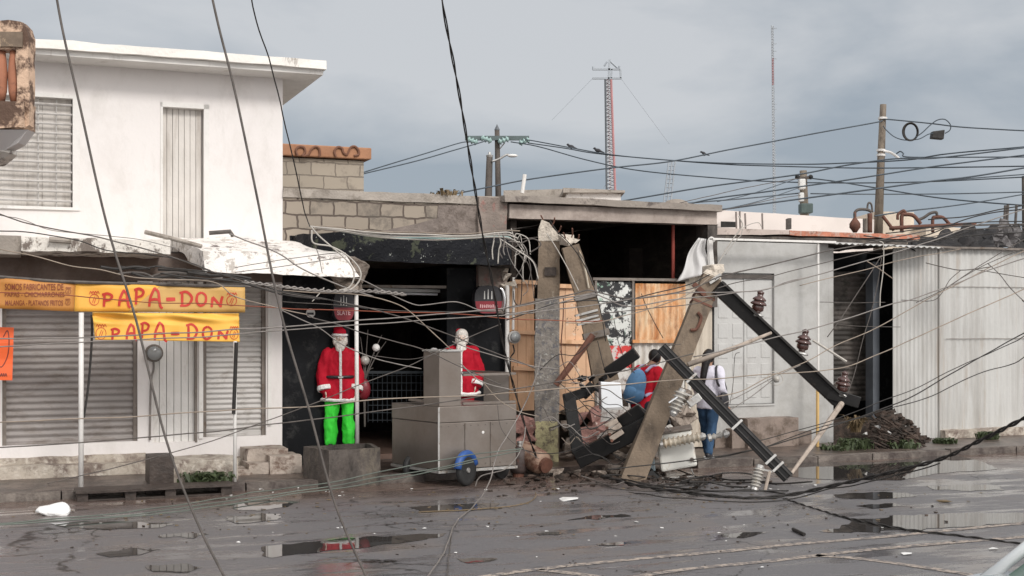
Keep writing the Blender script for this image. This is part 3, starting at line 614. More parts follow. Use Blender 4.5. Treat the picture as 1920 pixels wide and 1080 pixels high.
# white plastic sheet hanging from the beam end
def shf(u, v):
    tl, tr, bl_, br_ = (1308,446), (1322,448), (1268,528), (1332,512)
    x = (tl[0]*(1-u)+tr[0]*u)*v + (bl_[0]*(1-u)+br_[0]*u)*(1-v); y = (tl[1]*(1-u)+tr[1]*u)*v + (bl_[1]*(1-u)+br_[1]*u)*(1-v)
    return A(x + 3*math.sin(v*7), y, .18+.05*math.sin(u*11+v*3))
build(MB().grid(shf, 16, 16), 'hanging_sheet', m['white_sheet'], label='torn white plastic sheet hanging from the right end of the long beam', cat='plastic sheet', smooth=True, solid=.004)
# electricity meter and riser on the pier by the boards
em = thing('electric_meter', 'grey electricity meter with white riser pipe beside the pale orange boards', 'meter', A(955,632,.1))
c = A(962,632,.16)
build(MB().lathe([(.085,0),(.095,.03),(.095,.07)], c, nrm, 16), 'meter_case', m['shutter_light'], em, bevel=.004)
build(MB().lathe([(.075,.07),(.07,.11),(.0,.125)], c, nrm, 16), 'meter_glass', MT['meter_glass'], em, smooth=True)
build(MB().tube([A(951,535,.15), A(951,600,.15), A(951,705,.15)], .032, 8), 'riser_pipe', m['white_paint'], em)
build(MB().tube([A(963,520,.15), A(963,560,.15), A(962,618,.16)], .02, 8), 'thin_pipe', m['white_paint'], em)
build(MB().tube(spline([A(962,646,.16), A(964,660,.17), A(957,672,.16), A(957,700,.15)], 5), .012, 6), 'cable_loop', m['wire_dark'], em)
g = MB()
for i, (x, y, r_) in enumerate([(950,520,.10), (945,505,.09), (958,533,.10), (946,538,.07)]): g.chunk(A(x, y, .12), r_, 40+i)
build(g, 'broken_masonry', m['raw_concrete'], label='broken lump of masonry stuck on top of the black pillar', cat='masonry', rough=(.05,.015))
# ================================================================= GREY BUILDING AND DOORWAY (right)
b4 = thing('grey_building', 'light grey plastered shop with a panelled metal door and a dark shuttered doorway', 'building', FA(S(1450),0,0))
h0, h1 = f1+.006, S(1553)
gx0, gx1 = S(1345), S(1452); gz0, gz1 = Zf(1400,758), Zf(1400,512)
ztw = Zf(1445,455)
g = MB(); g.fb(h0, gx0, -4, 0, .05, ztw); g.fb(gx1, h1, -4, 0, .05, ztw); g.fb(gx0, gx1, -4, 0, gz1, ztw); g.fb(gx0, gx1, -4, 0, .05, gz0-.0)
part(g, 'wall', m['grey_plaster'], b4)
g = MB(); g.fb(h1, h1+.10, -1.3, .002, .05, ztw-.06); part(g, 'door_jamb', m['grey_plaster'], b4)
dr_ = []
g = MB(); g.fb(gx0, gx1, -.12, -.06, gz0+.002, gz1-.002); go = part(g, 'panelled_door', m['grey_door'], b4)
g = MB(); cw = (gx1-gx0)/4
for i in range(4):
    for j in range(5):
        a = gx0+cw*i+.05; z = gz0+.10+(gz1-gz0-.5)*j/5; g.fb(a, a+cw-.09, -.062, -.052, z, z+(gz1-gz0-.5)/5-.09)
build(g, 'raised_panel', m['grey_door'], go, bevel=.014)
g = MB(); g.fb(gx0+2*cw-.01, gx0+2*cw+.01, -.06, -.04, gz0, gz1); build(g, 'meeting_stile', m['grey_door'], go)
g = MB(); g.fb(gx0+.02, gx1, -.058, -.03, gz1-.09, gz1-.02); build(g, 'top_slot', m['wire_mid'], go)
g = MB(); g.fb(gx0, gx1, -.1, .02, gz0-.03, gz0); build(g, 'sill', m['grey_plaster'], go)
g = MB(); g.fb(S(1385), S(1478), .003, .28, .05, Zf(1430,782)); g.fb(S(1360), S(1385), .003, .2, .05, Zf(1430,800)); part(g, 'doorstep', M('step_brown', (.24,.19,.16), .85, .2, 4, dirt=(.12,.09,.07), dscale=4, dthr=.55, bump=.4), b4, rough=(.12,.012))
g = MB(); g.fb(h0, S(1520), .002, .03, .04, Zf(1500,808)); part(g, 'plinth', MT['step_brown'], b4, rough=(.2,.012))
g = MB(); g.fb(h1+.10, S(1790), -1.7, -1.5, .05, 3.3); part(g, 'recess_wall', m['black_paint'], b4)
roller(b4, h1+.10, S(1632,-1.0), Zf(1590,752,-1), 2.95, M('dark_shutter', (.10,.085,.075), .6, .3, 4, dirt=(.04,.035,.03), dscale=3, dthr=.5), t=-1.02)
g = MB(); g.fb(S(1630,-.6), S(1642,-.6), -.7, -.5, .3, 3.1); part(g, 'steel_jamb', M('jamb_grey', (.10,.11,.125), .5, .2, 4), b4)
g = MB(); g.fb(h1+.1, S(1672,-.4), -1.0, -.3, .05, Zf(1600,790,-.3)); part(g, 'doorway_step', m['dark_rubble'], b4, rough=(.1,.02))
# parapet: grey, then orange-red band sloping, painted shade strip, white gutter edge
g = MB()
def slopebox(g, xa, ya0, ya1, xb, yb0, yb1, t0, t1):
    p0, p1 = A(xa, ya1, t1), A(xb, yb1, t1); q0, q1 = A(xa, ya0, t1), A(xb, yb0, t1); dv = FA(0, t0, 0)-FA(0, t1, 0)
    g.hexa([p0, p1, p1+dv, p0+dv, q0, q1, q1+dv, q0+dv])
slopebox(g, 1337, 427, 440, 1480, 432, 440, -3.5, .02); part(g, 'parapet', M('parapet_grey', (.45,.38,.34), .9, .12, 3, dirt=(.2,.16,.14), dscale=6, dthr=.6), b4, rough=(.15,.01))
g = MB(); slopebox(g, 1481, 432, 441, 1725, 441, 449, -3.5, .02); part(g, 'tiled_parapet', M('parapet_red', (.42,.16,.10), .9, .2, 5, dirt=(.42,.33,.28), dscale=6, dthr=.55, dirt2=(.14,.07,.05), d2thr=.62, bump=.5), b4, rough=(.15,.012))
g = MB(); slopebox(g, 1337, 441, 449, 1700, 450, 460, -3, .0); part(g, 'painted_shade_strip', m['dark_concrete'], b4, rough=(.2,.012))  # dark strip stands in for the shade under the parapet
g = MB(); slopebox(g, 1337, 446, 449.5, 1568, 452, 456, .35, .45); part(g, 'gutter', m['white_paint'], b4)
g = MB(); L0, L1 = S(1562,.42), S(1772,.42)
def aw(u, v):
    s_ = L0+(L1-L0)*u; px_y = 449+ (1-0)*u*14
    t_ = .45*v-.05; return FA(s_, t_, Zf(1560,452.5,.42) + -.03-(u)*.03 + .05*(1-v) + .012*math.sin(s_*2*math.pi/.12))
g.grid(aw, 420, 3); part(g, 'corrugated_awning', m['corrugated_white'], b4, smooth=True, solid=.006)
g = MB(); g.tube([A(1534,455,.4), A(1534,700,.38), A(1533,838,.36)], .02, 8)
build(g, 'drain_pipe', m['white_paint'], label='thin white pipe rising along the grey wall left of the dark doorway', cat='pipe')
build(MB().tube([A(1533,712,.5), A(1533,846,.5)], .026, 8), 'yellow_pipe', m['pipe_yellow'], label='short upright yellow pipe standing on the kerb by the grey wall', cat='pipe')
build(MB().tube(spline([A(1337,448,.2), A(1331,456,.2), A(1334,500,.2), A(1340,520,.2)], 6), .05, 8), 'drain_pipe', m['white_paint'], label='thick white drain pipe at the left corner of the grey wall', cat='pipe')
# ================================================================= WHITE CORRUGATED KIOSK (right)
b5 = thing('corrugated_building', 'white corrugated metal building at the right edge with an overhanging rusty rim', 'building', FA(S(1840),0,0))
c0 = S(1762); zt5 = Zf(1762,466)
part(corr(c0, c0+9, .06, zt5, .0, .13, .012), 'front_wall', m['corrugated_white'], b5, smooth=True)
g = MB(); nu = 90
cA = P(1674, 600, 21.75); cB = FA(c0-.002, 0, 0); nS = (cB-cA).cross(Vector((0,0,1))).normalized(); nS.z = 0
g.grid(lambda u, v: Vector((cA.x+(cB.x-cA.x)*u, cA.y+(cB.y-cA.y)*u, .06+(zt5-.06)*v))+nS*.008*math.sin(u*11*2*math.pi), nu, 4); part(g, 'side_wall', m['corrugated_white'], b5, smooth=True)
g = MB(); g.fb(c0-.03, c0+.03, -.03, .03, .06, zt5); part(g, 'corner_trim', m['corrugated_white'], b5, bevel=.006)
g = MB(); g.fb(c0-.35, c0+9, -3, .12, zt5, zt5+.035); part(g, 'roof', m['old_iron'], b5, rough=(.3,.012))
g = MB(); g.fb(c0+.12, c0+9, .012, .02, Zf(1762,538), Zf(1762,538)+.012); g.fb(c0+.12, c0+9, .012, .02, Zf(1762,636), Zf(1762,636)+.012); part(g, 'sheet_seam', M('seam_grey', (.25,.23,.21), .7, .1, 5), b5, rough=(.1,.006))
g = MB(); g.fb(c0-.02, c0+9, -.2, .16, -.02, .22); part(g, 'concrete_base', m['plinth_concrete'], b5, rough=(.16,.02))
# ================================================================= BANNERS AND PAINTED WRITING
def ribbon(g, pts, wd, fr):       # a brush stroke in 2D placed by fr(x, z)
    p = spline([Vector((a, b, 0)) for a, b in pts], 6); L_, R_ = [], []
    for i, q in enumerate(p):
        d = (p[min(i+1, len(p)-1)]-p[max(i-1, 0)]).normalized(); nn = Vector((-d.y, d.x, 0)); ww = wd*(.62+.38*math.sin(math.pi*(.25+.6*i/len(p))))/2
        L_.append(fr(*(q+nn*ww)[:2])); R_.append(fr(*(q-nn*ww)[:2]))
    g.add(L_+R_, [(i, i+1, len(p)+i+1, len(p)+i) for i in range(len(p)-1)])
GL = {'P': [[(.18,0),(.2,.5),(.22,1)], [(.05,.93),(.4,1.03),(.7,.85),(.6,.58),(.28,.48)]],
      'A': [[(.05,0),(.12,.5),(.38,1),(.5,1)], [(.5,1),(.66,.8),(.72,.35),(.8,.0),(.95,-.08)], [(.12,.36),(.4,.42),(.75,.38)]],
      'D': [[(.2,0),(.2,.5),(.2,1)], [(.02,.95),(.5,1.02),(.85,.6),(.6,.1),(.05,.02)]],
      'O': [[(.5,1),(.18,.8),(.12,.3),(.42,0),(.8,.25),(.82,.75),(.5,1.0)]],
      'N': [[(.1,0),(.14,.5),(.16,.75)], [(.16,.78),(.4,.45),(.68,.02)], [(.66,0),(.7,.5),(.78,.82)]],
      '-': [[(0,.48),(.8,.5)]]}
def word(g, items, fr, wd):       # items: (glyph, x0, z0, width, height)
    for ch, x, z, w_, h_ in items:
        for st in GL[ch]: ribbon(g, [(x+a*w_, z+b*h_) for a, b in st], wd*(1.5 if ch == '-' else 1), fr)
def emblem(g, x, z, w_, h_, fr, wd):
    ov = [(x+w_/2*math.cos(k*math.pi/5), z+h_*.36*math.sin(k*math.pi/5)-h_*.1) for k in range(11)]; ribbon(g, ov, wd, fr)
    for k in range(4): ribbon(g, [(x-w_*.5+w_*.25*k, z+h_*.28), (x-w_*.38+w_*.25*k, z+h_*.46), (x-w_*.22+w_*.25*k, z+h_*.3)], wd, fr)
    ribbon(g, [(x-w_*.2, z-h_*.3), (x+w_*.05, z+h_*.12)], wd, fr); ribbon(g, [(x-w_*.02, z-h_*.36), (x+w_*.2, z+h_*.06)], wd, fr)
TB = 1.42
def bfr(off=0.0):
    def f(px, py):
        s_ = S(px, TB); z = Zf(px, py, TB) ; return FA(s_, TB + .02*math.sin(s_*5+z*4)+.01*math.sin(s_*13+z*11) + off, z)
    return f
def pgrid(poly4, off, n=24, mm=6, fr=None):   # bilinear patch from four pixel corners (tl, tr, br, bl)
    tl, tr, br_, bl_ = poly4; fr = fr or bfr(off); g = MB()
    def fn(u, v):
        x = (tl[0]*(1-u)+tr[0]*u)*v+(bl_[0]*(1-u)+br_[0]*u)*(1-v); y = (tl[1]*(1-u)+tr[1]*u)*v+(bl_[1]*(1-u)+br_[1]*u)*(1-v); return fr(x, y)
    return g.grid(fn, n, mm)
bn = thing('shop_banner', 'long yellow banner with red hand lettering stretched above the shutters', 'banner', A(230,585,TB))
build(pgrid(((142,531),(459,539),(459,586),(139,584)), 0), 'main_cloth', m['yellow_cloth'], bn, smooth=True, solid=.004)
build(pgrid(((300,535.5),(459,539),(459,586),(240,584.6)), .006), 'double_cloth', m['yellow_cloth_deep'], bn, smooth=True, solid=.002)
build(pgrid(((-60,517),(141.5,531),(138.5,584),(-60,576)), 0), 'left_cloth', m['orange_cloth'], bn, smooth=True, solid=.004)
fr = bfr(.014)
fx = lambda x, z: fr(x, -z)
g = MB()
its = [('P',190,-575,28,24),('A',222,-574,24,28),('P',250,-571,26,29),('A',278,-575,28,33),('-',311,-572,22,22),('D',336,-574,28,26),('O',366,-573,24,25),('N',394,-576,30,25)]
word(g, its, fx, 5); emblem(g, 177, -559, 18, 28, fx, 1.3); emblem(g, 434, -561, 18, 26, fx, 1.3)
build(g, 'lettering', m['banner_red'], bn, solid=0)
def text_mesh(txt, x, y, wpx, hpx, place, bold=.012):     # text fitted to a pixel box
    cd = bpy.data.curves.new('t', 'FONT'); cd.body = txt; cd.offset = bold; o = bpy.data.objects.new('t', cd); C.objects.link(o)
    dg = bpy.context.evaluated_depsgraph_get(); me = o.evaluated_get(dg).to_mesh(); vs = [v.co.copy() for v in me.vertices]; fs = [tuple(p.vertices) for p in me.polygons]
    o.evaluated_get(dg).to_mesh_clear(); bpy.data.objects.remove(o); bpy.data.curves.remove(cd)
    x0 = min(v.x for v in vs); x1 = max(v.x for v in vs); z0 = min(v.y for v in vs); z1 = max(v.y for v in vs)
    g = MB(); g.add([place(x+(v.x-x0)/(x1-x0)*wpx, y-(v.y-z0)/(z1-z0)*hpx) for v in vs], fs); return g
g = MB()
for txt, x, y, w_, h_ in (("SOMOS FABRICANTES DE", 9, 544, 110, 12), ("PAPAS - CHICHARRONES", 9, 556.5, 112, 9), ("MALANGA - PLATANOS FRITOS", 10, 573, 108, 10)):
    t_ = text_mesh(txt, x, y, w_, h_, fr); g.add(t_.v, t_.f)
emblem(g, 128, -545, 10, 14, fx, .8); emblem(g, 127, -566, 9, 13, fx, .8)
build(g, 'small_lettering', m['banner_maroon'], bn)
build(MB().tube(spline([A(-60,514,TB), A(60,524,TB), A(150,529,TB), A(470,538,TB)], 5), .022, 6), 'top_rod', m['wire_mid'], bn)
# lower banner, sagging cloth
TC = 1.50
def cfr(off=0.0):
    def f(px, py):
        s_ = S(px, TC); z = Zf(px, py, TC); k = max(0, (612-py)/24)
        return FA(s_, TC + .035*math.sin(s_*9+z*30)*k + .03*math.sin(s_*4) + .035*math.sin(s_*3+z*46)*k + .012*math.sin(s_*17-z*9) + off, z)
    return f
b_ = thing('hanging_banner', 'smaller creased yellow banner with red hand lettering tied between two white poles', 'banner', A(312,640,TC))
build(pgrid(((173,586),(447,588),(449,641),(178,637)), 0, 60, 24, cfr(0)), 'cloth', M('yellow_creased', (.86,.47,.075), .6, .05, 2, bump=0), b_, smooth=True, solid=.004)
fr2 = cfr(.009); fx2 = lambda x, z: fr2(x, -z)
g = MB(); its = [('P',206,-637,24,20),('A',236,-636,22,27),('P',262,-634,24,28),('A',289,-638,26,32),('-',321,-636,20,22),('D',349,-636,24,27),('O',378,-636,22,24),('N',406,-636,26,20)]
word(g, its, fx2, 4.5); emblem(g, 189, -622, 19, 30, fx2, 1.2); emblem(g, 438, -624, 16, 26, fx2, 1.2)
build(g, 'lettering', m['banner_red'], b_)
def pole2(lbl, px, py0, py1, t, r, mat='white_paint'):
    a = A(px, py1, t); return build(MB().tube([A(px+.5, py0, t), A(px, (py0+py1)/2, t), a], r, 10), 'banner_pole', m[mat], label=lbl, cat='pole', smooth=True)
pole2('white pole standing on the pavement at the left end of the yellow banners', 152, 586, 931, 1.46, .030)
pole2('slim white pole on the pavement at the right end of the yellow banners', 440.5, 640, 914, 1.62, .022)
build(MB().tube([A(443,642,1.65), A(441,700,1.65), A(438,776,1.65)], .024, 8), 'umbrella', m['wire_dark'], label='furled thin black rod tied to the slim white pole', cat='rod')
build(MB().tube(spline([A(172,590,1.45), A(172,640,1.42), A(166,720,1.42), A(157,784,1.45)], 5), .014, 6), 'strap', m['wire_dark'], label='black strap hanging down from the left corner of the lower banner', cat='strap')
# orange poster
po = thing('orange_poster', 'bright orange poster with dark handwriting at the left edge below the banner', 'poster', A(2,712,1.0))
def pf(px, py): return FA(S(px,1.0), 1.0+.01*math.sin(py*.1), Zf(px,py,1.0))
build(pgrid(((-60,612),(26,614),(23,713),(-60,712)), 0, 10, 10, pf), 'sheet', m['poster_orange'], po, solid=.003)
pf2 = lambda x, z: pf(x, -z)+nrm*.006
g = MB(); ribbon(g, [(6,-632),(14,-620),(17,-640),(14,-668),(3,-688),(-6,-680)], 1.8, pf2); ribbon(g, [(-14,-690),(-10,-640),(-20,-622)], 1.8, pf2)
for k in range(4): ribbon(g, [(k*4-2,-705),(k*4-1,-700),(k*4+1,-706)], 1.5, pf2)
build(g, 'handwriting', m['dark_print'], po)
# ================================================================= POLE, SIGNS AT THE BLACK SHOP
build(MB().tube([A(668,552,.75), A(669,700,.75), A(670,838,.75)], .028, 8), 'white_pole', m['white_paint'], label='slim white post standing beside the mannequin with lime trousers', cat='post', smooth=True)
sg = thing('round_sign', 'small round white sign on the black wall right of the column', 'sign', A(582,587,.02))
build(MB().lathe([(.062,0),(.066,.01),(.062,.025),(0,.026)], A(582,587,.004), nrm, 24), 'disc', m['white_paint'], sg)
g = MB(); g.beam(A(576,588,.034), A(588,588,.034), .012, .03); build(g, 'dark_bar', m['bag_black'], sg)
def oval_sign(cx, cy, w_, h_, t, lbl, txt, side):
    s = thing('bar_sign', lbl, 'sign', A(cx, cy, t))
    def ring(k, py, off): return None
    def poly(y0, y1, off, n=10):
        o = []
        for i in range(2*n):
            a = 2*math.pi*i/(2*n); x = cx+w_/2*(abs(math.cos(a))**.6)*(1 if math.cos(a) > 0 else -1); y = cy-h_/2*(abs(math.sin(a))**.8)*(1 if math.sin(a) > 0 else -1)
            o.append((x, min(max(y, y0), y1)))
        return o
    build(MB().slab([A(x, y, t) for x, y in poly(cy-h_/2, cy+h_/2, 0)], -nrm*.12), 'case', m['bag_black'], s)
    build(MB().slab([A(cx+(x-cx)*.96, y, t)+nrm*.004 for x, y in poly(cy+h_*.05, cy+h_*.47, 0)], nrm*.004), 'red_panel', M('sign_maroon', (.22,.012,.022), .4, .1, 4, bump=0), s)
    pl = lambda a, b: A(a, b, t)+nrm*.012
    t1 = text_mesh(txt, cx-w_*.33, cy+h_*.30, w_*.62, h_*.16, pl, .02) if txt else MB()
    if not txt:
        for k in range(9): xx = cx-w_*.32+w_*.075*k; t1.add([pl(xx, cy+h_*(.27+.02*(k%2))), pl(xx+w_*.04, cy+h_*.28), pl(xx+w_*.05, cy+h_*(.17+.02*(k%3))), pl(xx+w_*.01, cy+h_*.16)], [(0,1,2,3)])
    build(t1, 'lettering', M('sign_pink', (.62,.38,.38), .5, .05, 4, bump=0), s)
    g = MB()
    for dx, dh in ((-.18,.3),(-.05,.36),(.08,.3)): g.add([pl(cx+w_*dx, cy-h_*.02), pl(cx+w_*(dx+.05), cy-h_*.02), pl(cx+w_*(dx+.04), cy-h_*dh), pl(cx+w_*(dx+.015), cy-h_*dh)], [(0,1,2,3)])
    build(g, 'pale_mark', m['galvanised'], s)
    if side:
        p = [A(cx+w_*.38, cy-h_*.42, t)+nrm*.015, A(cx+w_*.5, cy-h_*.3, t)+nrm*.02, A(cx+w_*.56, cy-h_*.05, t)+nrm*.02, A(cx+w_*.56, cy+h_*.2, t)+nrm*.02, A(cx+w_*.5, cy+h_*.4, t)+nrm*.015]
        build(MB().tube(spline(p, 5), [.012+.02*math.sin(math.pi*i/20) for i in range(21)], 8), 'chrome_rim', m['chrome'], s, smooth=True)
oval_sign(645, 574, 40, 56, .35, 'dark sign with maroon lower half hanging above the mannequin with lime trousers', 'SLATE', False)
oval_sign(916, 562, 52, 54, .45, 'dark oval sign with chrome rim and red band at the black shop corner', '', True)
# ================================================================= BLOCKS, STEPS, PLANTER
def blk(px0, px1, py0, py1, t0, t1, z0=SZ):    # facade box: front face spans these pixels
    g = MB(); s0, s1 = S(px0, t1), S(px1, t1); g.fb(s0, s1, t0, t1, z0-.05, Zf((px0+px1)/2, py0, t1)); return g
cbk = thing('concrete_block', 'low plastered concrete block with a dark left half beside the wooden planks', 'block', A(360,920,1.2))
build(blk(325,446,862,920,.75,1.35), 'pale_block', m['plinth_concrete'], cbk, rough=(.1,.02))
build(blk(281,325.5,857,925,.9,1.42), 'dark_block', m['wet_wood'], cbk, rough=(.12,.01))
g = MB(); g.fb(S(446,.9), S(470,.9), .3, .9, 0, Zf(456,880,.9)); g.fb(S(468,.9), S(510,.9), .3, .85, 0, Zf(490,868,.85)); g.fb(S(508,.9), S(566,.9), .25, .9, 0, Zf(535,856,.9)); g.fb(S(465,.6), S(540,.6), .05, .55, 0, Zf(500,842,.55))
build(g, 'broken_steps', M('pale_step', (.40,.34,.29), .9, .2, 5, dirt=(.16,.11,.085), dscale=5, dthr=.55, bump=.7), label='pale broken concrete steps in front of the white column', cat='steps', rough=(.1,.02))
g = MB(); x0, x1 = S(617,1.95), S(712,1.95); zt = .47
g.hexa([FA(x0,2.0,-.02), FA(x1,1.95,-.02), FA(x1,1.2,-.02), FA(x0-.15,1.2,-.02), FA(x0,2.0,zt), FA(x1,1.95,zt), FA(x1,1.2,zt), FA(x0-.15,1.2,zt)])
pl = MB(); a = P(569, 912, 16.4); 
pl.v = []; pl.f = []
A0 = FA(S(617,2.0),2.0,0); A1 = FA(S(713,1.85),1.85,0); A2 = FA(S(713,1.85)+.05,1.15,0); A3 = FA(S(569,1.35),1.35,0)
H = Vector((0,0,zt)); D = Vector((0,0,-.04))
def ring(ins, z): 
    cc = (A0+A1+A2+A3)/4; return [q.lerp(cc, ins)+Vector((0,0,z)) for q in (A0,A1,A2,A3)]
o = ring(0,-.03); t4 = ring(0,zt); i4 = ring(.16,zt); b4_ = ring(.16,zt-.12)
pl.add(o+t4+i4+b4_, [(0,1,5,4),(1,2,6,5),(2,3,7,6),(3,0,4,7),(4,5,9,8),(5,6,10,9),(6,7,11,10),(7,4,8,11),(8,9,13,12),(9,10,14,13),(10,11,15,14),(11,8,12,15),(12,13,14,15)])
build(pl, 'concrete_planter', m['dark_concrete'], label='dark stained concrete planter box in front of the mannequin with lime trousers', cat='planter', rough=(.12,.012), bevel=0)
# wooden planks on the kerb
wp = thing('wooden_pallet', 'dark wet wooden pallet bridging the kerb on the left', 'pallet', A(290,950,1.9))
g = MB(); g.fb(S(142,2.15), S(440,2.15), 1.75, 2.15, .105, .13); build(g, 'top_board', m['wet_wood'], wp, rough=(.15,.008))
for px in (155, 245, 320, 425): build(MB().fb(S(px-10,2.1), S(px+10,2.1), 1.8, 2.1, -.01, .103), 'support', m['wet_wood'], wp)
build(MB().fb(S(146,2.1), S(436,2.1), 1.85, 2.08, .002, .02), 'bottom_board', m['wet_wood'], wp)
# plastic bag
g = MB(); g.ball(G(92,968,.0)+Vector((0,.1,.04)), .165, 20, 12, (1.0,.7,.46)); build(g, 'plastic_bag', m['white_bag'], label='crumpled white plastic bag lying in the gutter at the left', cat='bag', rough=(.035,.06), smooth=False)
# ================================================================= GAS CYLINDERS, DEBRIS AROUND THE POLE
def cyl(lbl, base, ax, mat, r=.16, L_=.62):
    th = thing('gas_cylinder', lbl, 'gas cylinder', base, 0)
    build(MB().lathe([(0,0),(r*.75,.01),(r*.95,.06),(r,.12),(r,L_-.14),(r*.85,L_-.05),(r*.4,L_),(.03,L_+.01)], base, ax, 18), 'tank', m[mat], th, smooth=True)
    build(MB().lathe([(.03,0),(.03,.05),(.045,.05),(.045,.08),(.0,.08)], Vector(base)+Vector(ax).normalized()*L_, ax, 10), 'valve', m['galvanised'], th)
    build(MB().lathe([(r*.55,-.05),(r*.62,-.05),(r*.62,.03),(r*.55,.03)], Vector(base)+Vector(ax).normalized()*(.0), ax, 16), 'foot_ring', m['rusty_iron'], th)
cyl('pale rusty gas cylinder lying on its side at the foot of the standing pole', G(1014,892)+Vector((.05,-.1,.16)), Vector((-.62,.75,.28)), 'gas_rust', .165, .6)
cyl('dark gas cylinder standing just behind the cart, left of the rusty lying one', G(972,896)+Vector((0,.3,.02)), (0.05,.05,1), 'gas_dark', .13, .36)
def debris(name, lbl, cat, spots, mat, seed, flat=.55, grp=None, kind='stuff'):
    rr = random.Random(seed); g = MB()
    for (px, py, n, sx, sy, r0, r1) in spots:
        for _ in range(n):
            a = G(px+rr.gauss(0, sx), py+abs(rr.gauss(0, sy))-sy*.5, 0); g.chunk(a+Vector((0,0,rr.uniform(0,.5)*r1)), rr.uniform(r0, r1), rr.random(), flat)
    return build(g, name, m[mat], label=lbl, cat=cat, kind=kind, rot=0)
debris('rubble', 'heap of grey broken concrete around the base of the poles', 'rubble', [(1075,862,60,40,14,.03,.13), (1180,872,60,45,14,.03,.15), (960,880,20,30,8,.02,.07), (1250,868,20,40,10,.03,.1)], 'rubble', 5)
debris('rubble', 'dark muddy rubble scattered in front of the fallen poles', 'rubble', [(1120,893,120,75,9,.02,.08), (1300,905,70,70,12,.015,.05), (1010,915,40,50,8,.01,.04)], 'dark_rubble', 6)
debris('road_grit', 'small pale and dark stones and leaves scattered over the wet road', 'litter', [(700,960,50,260,30,.006,.022), (1500,960,60,240,40,.006,.024), (300,1000,30,200,30,.006,.02), (1300,1050,30,250,20,.005,.014)], 'dark_rubble', 8, .4)
debris('fallen_leaves', 'small brown leaves and twigs strewn over the wet road', 'leaves', [(960,940,90,420,26,.012,.03), (1300,930,60,300,30,.01,.03), (300,970,50,240,24,.01,.028)], 'leaf_dry', 14, .18)
debris('road_grit', 'tiny scraps of pale litter scattered over the wet road', 'litter', [(1000,1000,26,380,40,.008,.028), (1500,920,14,120,20,.01,.03), (600,925,16,180,20,.01,.03)], 'litter_white', 9, .25)
g = MB()
for i, (x, y, r_) in enumerate([(1102,800,.26),(1112,775,.16),(1092,822,.22),(1120,812,.2),(1085,790,.16)]): g.chunk(P(x, y, 18.2), r_, 60+i, .9)
build(g, 'brick_rubble', m['pink_rubble'], label='big lump of pink broken brickwork between the two broken poles', cat='rubble', rough=(.07,.03), rot=0)
g = MB()
for i, (x, y, r_) in enumerate([(985,800,.18),(978,830,.16),(992,820,.14)]): g.chunk(P(x, y, 18.3), r_, 70+i, .9)
build(g, 'brick_rubble', m['pink_rubble'], label='smaller lump of pink broken brickwork behind the cart at the left of the standing pole', cat='rubble', rough=(.07,.03), rot=0)
g = MB()
for i, (x, y, r_) in enumerate([(1065,800,.12),(1068,835,.16),(1060,770,.10),(1140,845,.2),(1165,835,.18),(1155,862,.22),(1100,858,.2),(1180,790,.15),(1160,750,.14),(1190,820,.15)]): g.chunk(P(x, y, 18.6), r_, 80+i, .8)
build(g, 'wall_rubble', m['rubble'], label='collapsed grey masonry piled behind the black steel arms', cat='rubble', rough=(.08,.03), rot=0)
g = MB(); g.chunk(P(1272,745,18.5), .26, 90, .8); g.chunk(P(1275,778,18.3), .22, 91, .8); g.chunk(P(1262,790,18.2), .18, 92, .6); g.chunk(P(1292,790,18.4), .16, 93, .7); g.chunk(P(1250,770,18.4), .14, 94, .7)
build(g, 'wall_rubble', m['rubble'], label='pile of broken pale masonry above the white transformer', cat='rubble', rough=(.06,.03), rot=0)
# dark pile by the doorway
g = MB(); rr = random.Random(12)
for i in range(150):
    u = rr.random(); v = rr.random(); px = 1640+ (1742-1640)*u; top = 768+max(0, (px-1672))**1.35*.20 + max(0, 1655-px)*1.2
    py = 846-(846-top)*v; g.chunk(A(px, py, .25+ .8*(1-v)), rr.uniform(.04,.12), i+200, .6)
build(g, 'debris_heap', m['dark_rubble'], label='dark heap of sodden rubbish against the white corrugated wall', cat='heap', rough=(.06,.02))
rr = random.Random(77); g = MB()
for i in range(60):
    px = rr.uniform(1642,1722); py = rr.uniform(785+max(0,(px-1672))*.8, 843); ln = rr.uniform(14,40)
    g.tube(spline([A(px-ln*.4,py-rr.uniform(-6,10),1.1), A(px,py,1.17), A(px+ln*.6,py+rr.uniform(2,16),1.12)], 4), rr.uniform(.008,.02), 5)
build(g, 'tangled_roots', m['dark_rubble'], label='tangle of brown roots and stalks over the dark heap', cat='roots', kind='stuff')
g = MB()
for i, (x, y) in enumerate([(1646,800),(1655,796),(1666,812),(1622,813)]): g.chunk(A(x, y, 1.05), .05, 300+i, .8)
build(g, 'paper_scraps', m['litter_white'], label='white paper scraps stuck in the dark heap', cat='litter')
def tuft(lbl, px, py, t, w_, h_, n, seed, mat='leaf', z=SZ):
    rr = random.Random(seed); g = MB(); c_ = FA(S(px,t), t, z)
    for i in range(n):
        b0 = c_+Vector((rr.gauss(0, w_*.4), rr.gauss(0, w_*.3), 0)); hh = h_*rr.uniform(.4, 1); dr_ = Vector((rr.uniform(-1,1), rr.uniform(-1,1), 0))*hh*.9
        sd_ = Vector((rr.uniform(-1,1), rr.uniform(-1,1), 0)).normalized()*rr.uniform(.010,.034)
        p1 = b0+dr_*.4+Vector((0,0,hh*.7)); p2 = b0+dr_+Vector((0,0,hh*rr.uniform(.3,.8)))
        g.add([b0-sd_*.6, b0+sd_*.6, p1+sd_, p1-sd_, p2], [(0,1,2,3), (3,2,4)])
    return build(g, 'weeds', m[mat], label=lbl, cat='weeds', kind='stuff')
tuft('green weeds on the kerb left of the dark heap', 1600, 0, .95, .30, .24, 170, 1)
tuft('low weeds spreading beside the yellow pipe', 1565, 0, 1.05, .3, .12, 70, 2)
